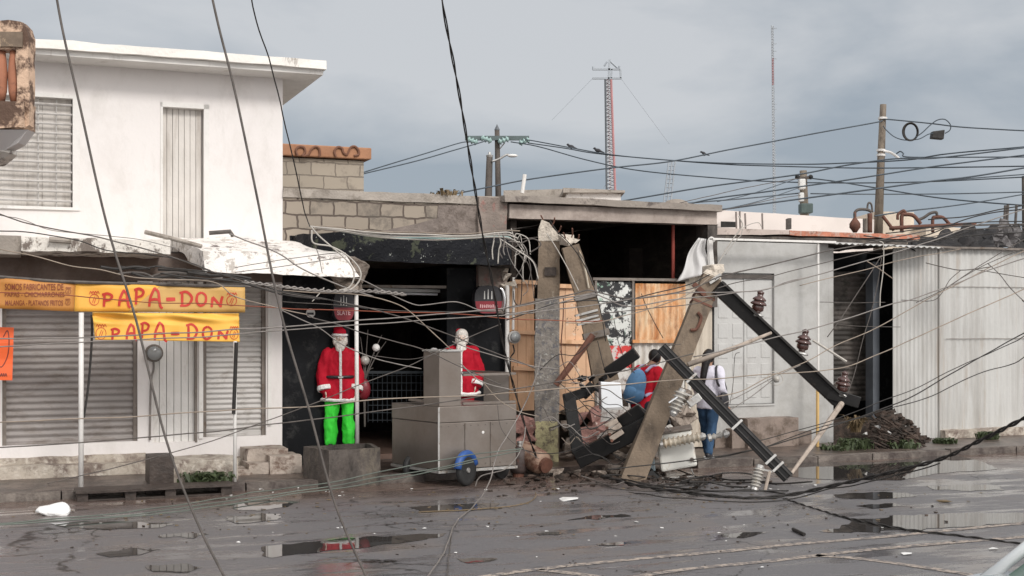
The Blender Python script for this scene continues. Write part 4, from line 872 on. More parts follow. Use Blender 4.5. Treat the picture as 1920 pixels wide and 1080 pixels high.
tuft('weeds growing at the foot of the dark heap', 1690, 0, 1.15, .3, .2, 90, 3)
tuft('green tuft at the foot of the white corrugated front', 1852, 0, .55, .16, .2, 260, 4)
tuft('short weeds by the corner of the white corrugated building', 1770, 0, .8, .2, .13, 150, 5)
tuft('grass tuft in front of the pale concrete block', 388, 0, 1.55, .3, .2, 320, 6)
tuft('dry orange stems above the green weeds', 1603, 0, .6, .1, .4, 60, 7, 'leaf_dry', .3)
tuft('scrawny plants on the parapet of the black shop', 838, 0, -.1, .25, .16, 60, 8, 'leaf_dry', 3.9)
# ================================================================= STAINLESS FOOD CART
ct = thing('food_cart', 'brown grey stainless steel food cart with a tall box and a blue wheel', 'food cart', G(850,905), 0)
YC = 16.2
def cw3(px, dy, z=0): return Vector(((px-CX)/F*(YC+dy), YC+dy, z))
zt, zb_ = EYE+(HZ-763)*YC/F, EYE+(HZ-880)*YC/F
LK = Vector(((735-CX)/F*17.0, 17.0, 0)); CK = Vector(((823-CX)/F*16.15, 16.15, 0)); RK = Vector(((968-CX)/F*16.75, 16.75, 0)); BK = LK+(RK-CK)
def prismz(q, z0, z1):
    g = MB(); g.hexa([Vector((v.x, v.y, z0)) for v in q]+[Vector((v.x, v.y, z1)) for v in q]); return g
zz = lambda py, Y: EYE+(HZ-py)*Y/F
body = [LK, CK, RK, BK]
build(prismz(body, zz(882,16.15), zz(794,16.15)), 'lower_body', m['stainless'], ct, bevel=.008)
build(prismz([q+(q-(LK+RK)/2)*.006 for q in body], zz(793.5,16.15), zz(763,16.15)), 'upper_body', m['stainless'], ct, bevel=.008)
cc = (LK+RK)/2
build(prismz([q+(q-cc)*.02 for q in body], zz(888,16.15), zz(883,16.15)), 'base_tray', m['galvanised'], ct)
# tall box
t0 = LK.lerp(CK, .68)+(RK-CK)*.02; t1 = CK+(RK-CK)*.0+(LK-CK)*.02; t2 = CK+(RK-CK)*.28; t3 = t0+(RK-CK)*.28
tw = [CK+(LK-CK)*.32, CK+(LK-CK)*.012+(RK-CK)*.012, CK+(RK-CK)*.28, CK+(LK-CK)*.32+(RK-CK)*.28]
build(prismz(tw, zz(763,16.15)+.001, zz(660,16.15)), 'tall_box', m['stainless'], ct, bevel=.006)
tc_ = sum(tw, Vector())/4
build(prismz([q+(q-tc_)*.08 for q in tw], zz(660,16.15)+.001, zz(656,16.15)), 'box_lid', m['galvanised'], ct, bevel=.004)
# seams, rivets, dents and rust trim on the cart
for k in (.33, .66):
    q = CK+(RK-CK)*k+(RK-CK).cross(Vector((0,0,1))).normalized()*.006
    build(MB().beam(Vector((q.x,q.y,zz(880,16.15))), Vector((q.x,q.y,zz(796,16.15))), .012, .008, up=(RK-CK).cross(Vector((0,0,1)))), 'panel_seam', m['old_iron'], ct)
nf = (RK-CK).cross(Vector((0,0,1))).normalized()
for i in range(11):
    for py in (800, 874): q = CK+(RK-CK)*(.03+.094*i)+nf*.003; build(MB().lathe([(.009,0),(.006,.004),(0,.006)], Vector((q.x,q.y,zz(py,16.15))), nf, 6), 'rivet', m['old_iron'], ct)
build(MB().beam(Vector((CK.x,CK.y-.008,zz(881,16.15))), Vector((CK.x,CK.y-.008,zz(764,16.15))), .022, .018, up=Vector((0,-1,0))), 'corner_bead', m['galvanised'], ct)
g = MB(); q = CK+(RK-CK)*.56+nf*.004; g.lathe([(.02,0),(.014,.003),(0,.004)], Vector((q.x,q.y,zz(815,16.15))), nf, 12); build(g, 'pale_spot', m['white_paint'], ct)
# open frame on the right
z2 = zz(703,16.3); z1 = zz(763,16.15)
f = [CK+(RK-CK)*.30, CK+(RK-CK)*.985, CK+(RK-CK)*.985+(BK-RK)*.9, CK+(RK-CK)*.30+(BK-RK)*.9]
g = MB()
for q in f[:2]: g.beam(Vector((q.x,q.y,z1)), Vector((q.x,q.y,z2)), .035, .035)
for a, b in ((0,1),(1,2)): g.beam(Vector((f[a].x,f[a].y,z2)), Vector((f[b].x,f[b].y,z2)), .03, .03)
g.beam(Vector((f[0].x,f[0].y,z1+.03)), Vector((f[1].x,f[1].y,z1+.03)), .03, .03)
build(g, 'display_frame', m['stainless'], ct)
g = MB(); a = CK+(RK-CK)*.80+(BK-RK)*.35; b = CK+(RK-CK)*.97+(BK-RK)*.1; g.hexa([Vector((a.x,a.y,z1)), Vector((b.x,b.y,z1)), Vector((b.x,b.y+.02,z1)), Vector((a.x,a.y+.02,z1)), Vector((a.x,a.y,z2)), Vector((b.x,b.y,z2)), Vector((b.x,b.y+.02,z2)), Vector((a.x,a.y+.02,z2))])
build(g, 'end_panel', m['stainless'], ct)
q0 = CK+(LK-CK)*.42+(RK-CK)*.1
build(MB().tube(spline([Vector((q0.x,q0.y,z1)), Vector((q0.x,q0.y,zz(725,16.4))), Vector((q0.x+.04,q0.y,zz(712,16.4))), Vector((q0.x+.16,q0.y,zz(706,16.4)))], 5), .022, 8), 'handle', m['galvanised'], ct, smooth=True)
g = MB(); q1 = LK.lerp(CK,.25)+(RK-CK)*.1; q2 = LK.lerp(CK,.62)+(RK-CK)*.1; g.beam(Vector((q1.x,q1.y,z1+.05)), Vector((q2.x,q2.y,z1+.05)), .08, .03); build(g, 'top_shelf', m['stainless'], ct)
def wheel(px, py, Y, r_, ax, lbl=None, rim='galvanised'):
    c_ = Vector(((px-CX)/F*Y, Y, r_+.0)); ax = Vector(ax).normalized()
    o = build(MB().lathe([(r_*.72,-.03),(r_*.95,-.035),(r_,-.015),(r_,.015),(r_*.95,.035),(r_*.72,.03)], c_, ax, 22), 'wheel', m['rubber'], ct, smooth=True)
    if lbl: o['label'] = lbl
    build(MB().lathe([(0,-.045),(.03,-.045),(.035,-.02),(r_*.74,-.012),(r_*.74,.012),(.035,.02),(.03,.045),(0,.045)], c_, ax, 18), 'rim', m[rim], o)
    return o
ax = Vector((.86,-.50,0))
wh = wheel(874, 885, 16.2, .20, ax, 'wheel with a blue plastic sleeve over its upper half')
cW = Vector(((874-CX)/F*16.2, 16.2, .20)); axn = ax.normalized()
g = MB(); dirx = Vector((.50,.86,0)); pts = [cW+dirx*.205*math.cos(a)+Vector((0,0,.205*math.sin(a))) for a in [R(x) for x in range(15,175,12)]]
g.tube(pts, .052, 8); build(g, 'blue_sleeve', m['blue_plastic'], wh, smooth=True)
wheel(772, 905, 16.75, .17, ax, None, 'wire_dark'); wheel(940, 890, 16.9, .17, ax, None, 'wire_dark')
for px, Y in ((772,16.75),(874,16.4),(940,16.9)): build(MB().tube([Vector(((px-CX)/F*Y, Y+.06, .2)), Vector(((px-CX)/F*Y, Y+.1, zz(885,Y)))], .02, 6), 'axle_bracket', m['old_iron'], ct)
# ================================================================= BROKEN CONCRETE POLES
sp_ = thing('broken_pole', 'snapped upright concrete pole with painted lower half, standing by the boards', 'utility pole', G(1027,870), R(8))
YP = 18.45
def polebeam(name, par, a, b, w0, w1, mat, rough=(.12,.012), d=None, bev=.03, roll=Vector((0,-1,0))):
    g = MB(); g.beam(a, b, w0, d or w0, up=roll, w2=w1, h2=(d or w0)*w1/w0); return build(g, name, m[mat], par, rough=rough)
polebeam('shaft', sp_, P(1026,880,YP), P(1029,452,YP), .34, .30, 'pole_concrete', d=.30)
g = MB(); q = [P(1010,452,YP-.14), P(1048,452,YP-.14), P(1048,440,YP-.14), P(1030,418,YP-.14), P(1016,412,YP-.14), P(1010,430,YP-.14)]
g.slab(q, (0,.28,0)); build(g, 'broken_top', m['raw_concrete'], sp_, rough=(.05,.012))
g = MB(); q = [P(1004,560,YP-.175), P(1049,562,YP-.175), P(1049,760,YP-.175), P(1046,842,YP-.175), P(1003,842,YP-.175), P(1002,700,YP-.175)]
g.slab(q, (0,.015,0)); build(g, 'old_posters', M('old_posters', (.20,.18,.16), .9, .3, 14, dirt=(.12,.115,.12), dscale=16, dthr=.55, dsoft=.05, dirt2=(.36,.35,.32), d2thr=.6, d2scale=20, bump=.6), sp_, rough=(.06,.008))
g = MB(); q = [P(1004,790,YP-.185), P(1046,790,YP-.185), P(1048,866,YP-.185), P(1003,866,YP-.185)]; g.slab(q, (0,.01,0)); build(g, 'mossy_foot', M('moss_yellow', (.42,.38,.22), .95, .2, 9, dirt=(.15,.12,.09), dscale=8, dthr=.55, bump=.8), sp_, rough=(.05,.01))
build(MB().beam(P(1032,501,YP-.165), P(1032,517,YP-.165), .17, .01, up=Vector((0,-1,0))), 'hole_shade_plate', M('hole_shade', (.045,.035,.03), .9, .4, 20, bump=.5), sp_)  # thin dark plate painted as the shade inside a hole
lp = thing('leaning_stump', 'broken leaning concrete pole piece with metal bands resting on black steel arms', 'utility pole', G(1125,860), 0)
YL = 18.2
polebeam('upper_shaft', lp, P(1069,462,YL), P(1098,560,YL), .25, .27, 'pole_concrete', d=.24)
polebeam('lower_shaft', lp, P(1098,557,YL+.01), P(1118,632,YL), .29, .32, 'pole_concrete', d=.28)
polebeam('foot_shaft', lp, P(1116,630,YL+.02), P(1136,715,YL+.05), .30, .36, 'pole_concrete', d=.3)
for x, y, x2, y2 in ((1060,455,1056,436),(1070,450,1073,428),(1078,458,1086,440)): build(MB().tube(spline([P(x,y,YL-.03), P((x+x2)/2+2,(y+y2)/2,YL-.05), P(x2,y2,YL-.1)], 4), .011, 5), 'bent_bar', m['rusty_iron'], lp)
for x, y, x2, y2 in ((1018,420,1014,404),(1034,424,1040,408),(1044,438,1052,424)): build(MB().tube(spline([P(x,y,YP-.03), P((x+x2)/2+2,(y+y2)/2,YP-.05), P(x2,y2,YP-.1)], 4), .011, 5), 'bent_bar', m['rusty_iron'], sp_)
g = MB(); g.chunk(P(1062,450,YL), .13, 5, .7); g.chunk(P(1074,452,YL), .1, 8, .6); build(g, 'broken_top', m['raw_concrete'], lp, rough=(.05,.015))
for (x, y) in ((1110,580),(1111,590),(1114,597)):
    d = (P(1118,632,YL)-P(1098,557,YL)).normalized()
    build(MB().beam(P(x-11.2,y+6,YL)-d*.01, P(x-11.2,y+6,YL)+d*.02, .325, .325, up=Vector((0,-1,0))), 'metal_band', m['galvanised'], lp)
d = (P(1136,715,YL)-P(1116,630,YL)).normalized()
build(MB().beam(P(1117,626,YL)-d*.04, P(1117,626,YL)+d*.05, .37, .37, up=Vector((0,-1,0))), 'clamp', m['old_iron'], lp)
build(MB().beam(P(1098,555,YL)-d*.03, P(1098,555,YL)+d*.04, .33, .33, up=Vector((0,-1,0))), 'wire_wrap', m['wire_grey'], lp)
build(MB().tube(spline([P(1086,470,YL-.15), P(1096,500,YL-.16), P(1104,540,YL-.16)], 5), .012, 5), 'rebar', m['shaded_cream'], lp)
build(MB().tube([P(1112,628,17.9), P(1080,672,17.85), P(1042,722,17.8)], .045, 8), 'brace_bar', m['rusty_iron'], label='dark rusty steel brace slanting between the two broken poles', cat='steel bar')
# big leaning pole
bp_ = thing('fallen_pole', 'long square concrete pole leaning steeply to the right over the white transformer', 'utility pole', G(1190,900), 0)
a, b = Vector(((1181-CX)/F*16.8, 16.8, -.05)), P(1334,520,17.3)
g = MB(); g.beam(a, b, .31, .28, up=Vector((0,-1,0)), w2=.25, h2=.24); build(g, 'shaft', m['pole_concrete'], bp_, rough=(.13,.008))
dv = (b-a).normalized(); sx = dv.cross(Vector((0,-1,0))).normalized()
g = MB(); g.beam(b-dv*.02, b+dv*.06, .27, .25, up=Vector((0,-1,0)), w2=.2, h2=.18); g.chunk(b+dv*.08, .16, 17, .7); build(g, 'broken_head', m['raw_concrete'], bp_, rough=(.05,.02))
for k, wd in ((-.32,.035),(-.42,.03)):
    c_ = b+dv*k; build(MB().beam(c_, c_+dv*wd, .275, .26, up=Vector((0,-1,0))), 'metal_band', m['rusty_iron'], bp_)
c_ = a.lerp(b, .78)+Vector((0,-.15,0)); build(MB().tube(spline([c_-sx*.02+dv*-.13, c_+sx*.05+dv*-.08, c_+sx*.05+dv*.08, c_-sx*.02+dv*.13], 4), .022, 6), 'step_hook', m['rusty_iron'], bp_)
g = MB(); g.slab([P(1188,862,16.62), P(1225,862,16.62), P(1218,900,16.62), P(1180,900,16.62)], (0,.01,0))
# bracket bolts at the head
g = MB(); g.beam(P(1300,532,17.12), P(1322,552,17.12), .06, .07); build(g, 'head_bracket', m['rusty_iron'], bp_)
g = MB(); g.beam(P(1330,530,17.12), P(1352,515,17.12), .05, .05); build(g, 'head_bolt', m['galvanised'], bp_)
# ---- black steel crossarms
def ibeam(g, a, b, w_, h_):
    a, b = Vector(a), Vector(b); up = Vector((0,-1,0)); d = (b-a).normalized(); x = d.cross(up).normalized()
    g.beam(a, b, w_, h_, up=up)
def stack(base, ax, n, r0, dr_, pitch, neck=.35, flip=False):     # a string of porcelain sheds
    prof = [(r0*neck*.9, 0)]
    for i in range(n):
        r_ = r0-dr_*i; h0_ = pitch*i+pitch*.15; prof += [(r_*neck, h0_), (r_, h0_+pitch*.30), (r_*.98, h0_+pitch*.42), (r_*.6, h0_+pitch*.62), (r_*neck, h0_+pitch*.8)]
    prof += [(r0*.3, pitch*n+.01), (0, pitch*n+.015)]
    return MB().lathe(prof, base, ax, 18)
ca = thing('steel_crossarm', 'long black steel crossarm with three brown insulators sloping down to the right', 'crossarm', P(1575,755,17.6), 0)
a, b = P(1345,538,17.1), P(1572,752,17.7); g = MB(); ibeam(g, a, b, .19, .10); build(g, 'arm', m['black_steel'], ca, bevel=.01)
d = (b-a).normalized(); x = Vector((d.z, 0, -d.x)).normalized(); x = x if x.z > 0 else -x
g = MB(); g.beam(a+x*.085-Vector((0,.07,0)), b+x*.085-Vector((0,.07,0)), .03, .06, up=Vector((0,-1,0))); build(g, 'upper_flange', M('flange_grey', (.045,.042,.04), .45, .2, 6, metal=.3), ca)
g = MB(); g.beam(b-d*.22-x*.03, b+Vector((.28,0,-.02)), .16, .10, up=Vector((0,-1,0))); build(g, 'bent_end', m['black_steel'], ca, bevel=.01)
UPI = Vector((.18,-.05,1)).normalized()
for px, py in ((1418,588),(1502,660),(1576,738)):
    t_ = (px-1345)/(1576-1345); base = P(px, py+5, 17.1+.6*t_)
    ins = build(MB().lathe([(r_*.86, h_*.86) for r_, h_ in [(.05,0),(.055,.03),(.09,.05),(.095,.11),(.085,.13),(.125,.135),(.13,.155),(.10,.185),(.075,.20),(.105,.205),(.108,.225),(.07,.26),(.045,.27),(.05,.30),(.03,.325),(0,.33)]], base+UPI*.04, UPI, 20), 'insulator', m['brown_porcelain'], ca, smooth=True)
    build(MB().lathe([(.09,0),(.10,.015),(.09,.035),(.03,.045),(.03,.09)], base, UPI, 16), 'collar', m['galvanised'], ins)
    build(MB().lathe([(.04,0),(.05,.03),(.03,.045),(.0,.06)], base+UPI*.30, UPI, 12), 'cap', m['brown_porcelain'], ins, smooth=True)
build(MB().tube([P(1524,638,17.2), P(1587,678,17.2)], .018, 6), 'white_stick', m['wire_pale'], label='thin white stick caught beside the middle brown insulator', cat='stick')
cb_ = thing('steel_crossarm', 'black steel channel crossarm with pale clamps reaching down to the road on the right', 'crossarm', P(1480,900,15.9), 0)
a, b = P(1240,652,16.6), P(1478,896,15.9); g = MB(); g.beam(a, b, .15, .09, up=Vector((0,-1,0))); build(g, 'arm', m['black_steel'], cb_, bevel=.008)
d = (b-a).normalized(); x = Vector((d.z, 0, -d.x)).normalized(); x = x if x.z > 0 else -x
g = MB(); g.beam(a+x*.045-Vector((0,.055,0)), b+x*.045-Vector((0,.055,0)), .02, .03, up=Vector((0,-1,0))); g.beam(a-x*.03-Vector((0,.055,0)), b-x*.03-Vector((0,.055,0)), .012, .03, up=Vector((0,-1,0))); build(g, 'flanges', MT['flange_grey'], cb_)
for k in (.24, .60, .86, .915):
    c_ = a.lerp(b, k)-Vector((0,.06,0)); build(MB().beam(c_-x*.085, c_+x*.09, .035, .03, up=d), 'clamp', m['galvanised'], cb_)
g = MB()
# three cut-out insulators hanging off the lower crossarm
def cutout(lbl, c0, ax_, L_, n, mat, r_=.085, fuse=True):
    t = thing('cutout_insulator', lbl, 'insulator', c0, 0); ax_ = Vector(ax_).normalized()
    build(stack(Vector(c0), ax_, n, r_, .0, L_/n, .68), 'sheds', m[mat], t, smooth=True)
    e = Vector(c0)+ax_*L_
    build(MB().lathe([(.05,0),(.055,.03),(.03,.07),(.0,.08)], e, ax_, 10), 'end_cap', m['galvanised'], t)
    build(MB().lathe([(.05,0),(.05,.04),(.0,.05)], Vector(c0), -ax_, 10), 'base_cap', m['galvanised'], t)
    if fuse:
        sd_ = ax_.cross(Vector((0,1,0))).normalized()
        build(MB().tube([Vector(c0)+sd_*.13, e+sd_*.13], .022, 8), 'fuse_tube', m['dry_wood'], t)
        build(MB().beam(Vector(c0), Vector(c0)+sd_*.16, .03, .02), 'arm_bracket', m['galvanised'], t)
    return t
cutout('grey ribbed insulator with a white tag hanging at the middle of the leaning pole', P(1278,735,16.3), (-.40,-.1,-1), .26, 5, 'grey_porcelain', .095)
g = MB(); g.beam(P(1270,744,16.15), P(1254,755,16.15), .07, .01); build(g, 'white_tag', m['white_enamel'], label='small white tag on the grey insulator beside the leaning pole', cat='tag')
build(MB().beam(P(1290,758,16.3), P(1312,742,16.3), .13, .1), 'grey_switch_box', m['galvanised'], label='small ribbed grey metal box below the crossarm clamp', cat='box', bevel=.01, rough=(.05,.004))
cutout('long cream ribbed insulator lying across the top of the white transformer', P(1243,832,16.9), (1,-.05,.19), .50, 8, 'shaded_cream', .072, False)
cutout('brown grey ribbed insulator resting on the road below the end of the crossarm', P(1424,878,15.7), (-.28,-.15,-1), .24, 6, 'grey_porcelain', .075)
cutout('pale insulator stub between the woman and the crossarm', P(1334,820,16.4), (1,-.05,.25), .16, 2, 'grey_porcelain', .045, False)
build(MB().tube([P(1484,888,15.9), P(1530,825,16.6), P(1578,757,17.5)], [.02,.034,.04], 8), 'wooden_stick', m['dry_wood'], label='pale wooden stick slanting from the crossarm end up to the dark doorway', cat='stick')
# bent black arms near the stump
ba = thing('bent_crossarm', 'bent black steel frame with wooden looking clamps crossing in front of the pink rubble', 'crossarm', P(1085,870,17.2), 0)
def bar(par, pts, w_, dd_, nm='arm'):
    for (a, b) in zip(pts, pts[1:]): build(MB().beam(a, b, w_, dd_, up=Vector((0,-1,0))), nm, m['black_steel'], par, bevel=.012)
bar(ba, [P(1066,738,17.5), P(1084,850,17.3)], .17, .12)
bar(ba, [P(1058,748,17.46), P(1100,735,17.5)], .13, .10); bar(ba, [P(1092,742,17.56), P(1112,722,17.6)], .14, .1)
bar(ba, [P(1082,862,17.25), P(1250,778,17.0)], .24, .16)
bar(ba, [P(1138,700,17.5), P(1194,661,17.4)], .16, .12)
bar(ba, [P(1168,806,17.2), P(1212,778,17.1)], .36, .14)
for (x0_, y0_, x1_, y1_) in ((1135,800,1158,788),(1140,812,1164,796),(1144,824,1168,808)):
    build(MB().beam(P(x0_,y0_,16.95), P(x1_,y1_,16.95), .06, .07), 'clamp', m['dry_wood'], ba, bevel=.01)
    build(MB().lathe([(.02,0),(.02,.03)], P(x0_+3,y0_+2,16.9), (0,-1,0), 8), 'bolt', m['rusty_iron'], ba)
# dark insulator clump at the head of the stump foot
g = MB(); rr = random.Random(4)
for i in range(14): g.chunk(P(1080+rr.uniform(0,60), 722+rr.uniform(-16,18), 17.3), rr.uniform(.04,.09), 500+i, .8)
build(g, 'tangled_hardware', m['black_steel'], label='dark clump of twisted fittings wrapped round the foot of the leaning stump', cat='hardware', rough=(.05,.02), rot=0)
# ---- white square panel and transformer
wpn = thing('enamel_box', 'clean white square metal box propped among the wreckage left of the blue backpack', 'box', P(1146,768,17.0), 0)
g = MB(); g.slab([P(1126,716,17.0), P(1164,718,16.96), P(1168,764,16.96), P(1128,766,17.0)], (0,.10,0)); build(g, 'box', m['white_enamel'], wpn, bevel=.012)
g = MB(); g.slab([P(1123,716,17.02), P(1126,716,16.98), P(1128,768,16.98), P(1124,767,17.02)], (0,.12,0)); g.slab([P(1128,766,16.97), P(1168,764,16.95), P(1168,768,16.95), P(1128,770,16.97)], (0,.1,0)); build(g, 'rim', m['galvanised'], wpn)
tr = thing('transformer', 'pale boxy transformer with rust streaks lying tilted on the ground under the leaning pole', 'transformer', G(1262,886), 0)
q = [P(1229,816,17.1), P(1296,806,17.1), P(1308,874,17.0), P(1240,886,17.0)]
g = MB(); g.slab(q, (.06,.55,0)); build(g, 'tank', m['transformer_paint'], tr, bevel=.03)
g = MB(); g.slab([P(1225,813,17.08), P(1298,802,17.08), P(1299,806,17.08), P(1226,818,17.08)], (.07,.6,0)); build(g, 'lid', m['old_iron'], tr, bevel=.008)
g = MB(); g.slab([P(1212,840,17.25), P(1226,838,17.12), P(1230,884,17.05), P(1206,888,17.2)], (-.05,.35,0)); build(g, 'radiator', M('pale_blue_paint', (.36,.45,.50), .5, .1, 4, dirt=(.25,.18,.12), dscale=5, dthr=.6), tr, bevel=.02)
build(MB().tube([P(1234,898,17.0), P(1236,906-8,16.9), P(1302,893,16.9), P(1296,880,17.0)], .012, 6), 'foot_frame', m['galvanised'], tr)
g = MB(); g.lathe([(.03,0),(.03,.012),(.0,.014)], P(1297,862,17.0), (0,-1,0), 10); build(g, 'drain_plug', m['old_iron'], tr)
build(MB().chunk(P(1226,888,17.1), .12, 31, .7), 'dark_foot', m['black_steel'], tr)
# ================================================================= PARKED CAR (bottom right corner)
cr = thing('parked_car', 'pale car cut off by the bottom right corner of the view', 'car', (3.6,5.3,0), 0)
Y0c, Y1c = 4.5, 6.2
def cbody(prof, y0, y1):
    g = MB(); g.slab([Vector((x, y0, z)) for x, z in prof], (0, y1-y0, 0)); return g
X0 = 1.25
prof = [(X0+.0,.30),(X0-.02,.52),(X0+.10,.66),(X0+.45,.76),(X0+.78,.845),(X0+1.05,.895),(X0+3.3,.90),(X0+4.1,.86),(X0+4.2,.35)]
build(cbody(prof, Y0c, Y1c), 'body', m['car_paint'], cr, bevel=.06)
cab = [(X0+1.06,.87),(X0+1.80,1.40),(X0+3.0,1.42),(X0+3.7,.88)]
build(cbody(cab, Y0c+.12, Y1c-.12), 'cabin_glass', m['car_glass'], cr, bevel=.03)
for y in (Y0c+.10, Y1c-.10):
    build(MB().tube([Vector((X0+1.0,y,.86)), Vector((X0+1.4,y,1.17)), Vector((X0+1.8,y,1.42))], .03, 10), 'windscreen_pillar', m['car_white'], cr, smooth=True)
build(cbody([(X0+1.76,1.395),(X0+1.9,1.44),(X0+2.9,1.46),(X0+3.05,1.40)], Y0c+.1, Y1c-.1), 'roof', m['car_white'], cr, bevel=.02)
for x in (X0+.75, X0+3.3):
    for y in (Y0c+.02, Y1c-.2):
        wq = build(MB().lathe([(.2,0),(.29,0),(.31,.03),(.31,.16),(.29,.19),(.2,.19)], Vector((x, y-.005, .31)), (0,1,0), 24), 'wheel', m['rubber'], cr, smooth=True)
        build(MB().lathe([(0,.03),(.19,.03),(.21,.05),(.21,.15),(0,.15)], Vector((x, y-.005, .31)), (0,1,0), 20), 'rim', m['galvanised'], wq)
build(MB().ball(Vector((X0+.05,Y0c+.22,.58)), .10, 12, 8, (.7,1,.6)), 'headlight', m['white_enamel'], cr, smooth=True)
# litter pieces on the road
for (x, y, w_, lb, mt2) in ((1768,940,.10,'dead leaf curled on the wet road at the right','leaf_dry'), (1065,935,.14,'flat pale scrap of card by the grey arc of wire','litter_white'), (1700,1037,.06,'small white scrap between the parking lines','litter_white'), (1862,1028,.05,'tiny white scrap near the car between the parking lines','litter_white')):
    c_ = G(x, y, .012); g = MB(); g.chunk(c_, w_, int(x), .12); build(g, 'litter', m[mt2], label=lb, cat='litter', rot=0)
build(MB().tube([G(1487,992,.02), G(1508,1002,.02)], .018, 6), 'stick', m['wire_dark'], label='short dark stick on the asphalt left of the right hand puddle', cat='stick')
# ================================================================= PEOPLE AND DRESSED FIGURES
def skin_mesh(nodes, chains, mat, name, par, sub=1, voxel=None, smooth=True, extra=None):
    """nodes {key:(pos, rx[, ry])}; chains = lists of keys; grown as tapered capsules and fused into one surface"""
    g = MB()
    for ch in chains:
        pts, rs = [], []
        for k in ch: pts.append(Vector(nodes[k][0])); rs.append(nodes[k][1])
        for (p, r0), (q, r1) in zip(zip(pts, rs), zip(pts[1:], rs[1:])):
            n = 5; g.tube([p.lerp(q, i/n) for i in range(n+1)], [r0+(r1-r0)*i/n for i in range(n+1)], 14)
        for p, r_ in zip(pts, rs): g.ball(p, r_, 14, 9)
    if extra: extra(g)
    return fuse(g, mat, name, par, voxel or .014, smooth)
FOLD = {'coat': .022, 'trousers': .024, 'jacket': .018, 'jeans': .018, 'shirt': .018, 'beard': .018}
def fuse(g, mat, name, par, voxel, smooth=True, it=6):
    me = bpy.data.meshes.new('t'); me.from_pydata([tuple(v) for v in g.v], [], g.f); o = bpy.data.objects.new('t', me); C.objects.link(o)
    md = o.modifiers.new('r', 'REMESH'); md.mode = 'VOXEL'; md.voxel_size = voxel
    ms = o.modifiers.new('s', 'SMOOTH'); ms.iterations = it; ms.factor = .5
    dg = bpy.context.evaluated_depsgraph_get(); ev = o.evaluated_get(dg); m2 = bpy.data.meshes.new_from_object(ev)
    vs = [v.co.copy() for v in m2.vertices]; fs = [tuple(p.vertices) for p in m2.polygons]
    if name in FOLD: vs = [v+noise.noise_vector(Vector((v.x*11, v.y*11, v.z*(6 if name != 'beard' else 3))))*FOLD[name]+noise.noise_vector(Vector((v.x*26+3, v.y*26, v.z*17)))*FOLD[name]*.35 for v in vs]
    bpy.data.objects.remove(o); bpy.data.meshes.remove(me); bpy.data.meshes.remove(m2)
    q = MB(); q.add(vs, fs); return build(q, name, mat, par, smooth=smooth)
def ell(g, c, rx, ry, rz, rot=None, n=18, mm=12):
    vs0 = len(g.v); g.ball((0,0,0), 1, n, mm, (rx, ry, rz)); M3 = rot or Matrix.Identity(3)
    for i in range(vs0, len(g.v)): g.v[i] = M3 @ g.v[i] + Vector(c)
def torso(g, secs, xa, ya):      # secs: (centre, half width, half depth); xa, ya horizontal axes
    n = 20; vs = []
    for c_, a, b in secs:
        for k in range(n):
            t = 2*math.pi*k/n; cs, sn = math.cos(t), math.sin(t)
            vs.append(Vector(c_)+xa*(a*abs(cs)**.85*(1 if cs > 0 else -1))+ya*(b*abs(sn)**.85*(1 if sn > 0 else -1)))
    m_ = len(secs); g.add(vs, [(i*n+k, i*n+(k+1) % n, (i+1)*n+(k+1) % n, (i+1)*n+k) for i in range(m_-1) for k in range(n)]+[tuple(range(n))[::-1], tuple(range((m_-1)*n, m_*n))])
def limb(g, pts, rs):
    for (p, r0), (q, r1) in zip(zip(pts, rs), zip(pts[1:], rs[1:])):
        p, q = Vector(p), Vector(q); n = 5; g.tube([p.lerp(q, i/n) for i in range(n+1)], [r0+(r1-r0)*i/n for i in range(n+1)], 14)
    for p, r_ in zip(pts, rs): g.ball(p, r_, 14, 9)
def hand(g, w_, d, side, up):     # palm at wrist w_, pointing d, thumb to side
    d = d.normalized(); side = side.normalized(); nn = d.cross(side).normalized()
    pc = w_+d*.05; 
    g.hexa([w_-side*.025-nn*.012, w_+side*.025-nn*.012, w_+side*.025+nn*.012, w_-side*.025+nn*.012, pc+d*.045-side*.04-nn*.012, pc+d*.045+side*.04-nn*.012, pc+d*.045+side*.04+nn*.012, pc+d*.045-side*.04+nn*.012])
    for i, (o_, l_) in enumerate(((.033,.07),(.011,.08),(-.011,.075),(-.033,.058))):
        a = pc+d*.045+side*o_; b = a+d*l_*.5+nn*.008; c_ = b+d*l_*.4+nn*.03; g.tube([a, b, c_], [.0095,.009,.007], 8)
    a = w_+d*.03+side*.028; g.tube([a, a+side*.03+d*.03, a+side*.035+d*.065], [.012,.011,.008], 8)
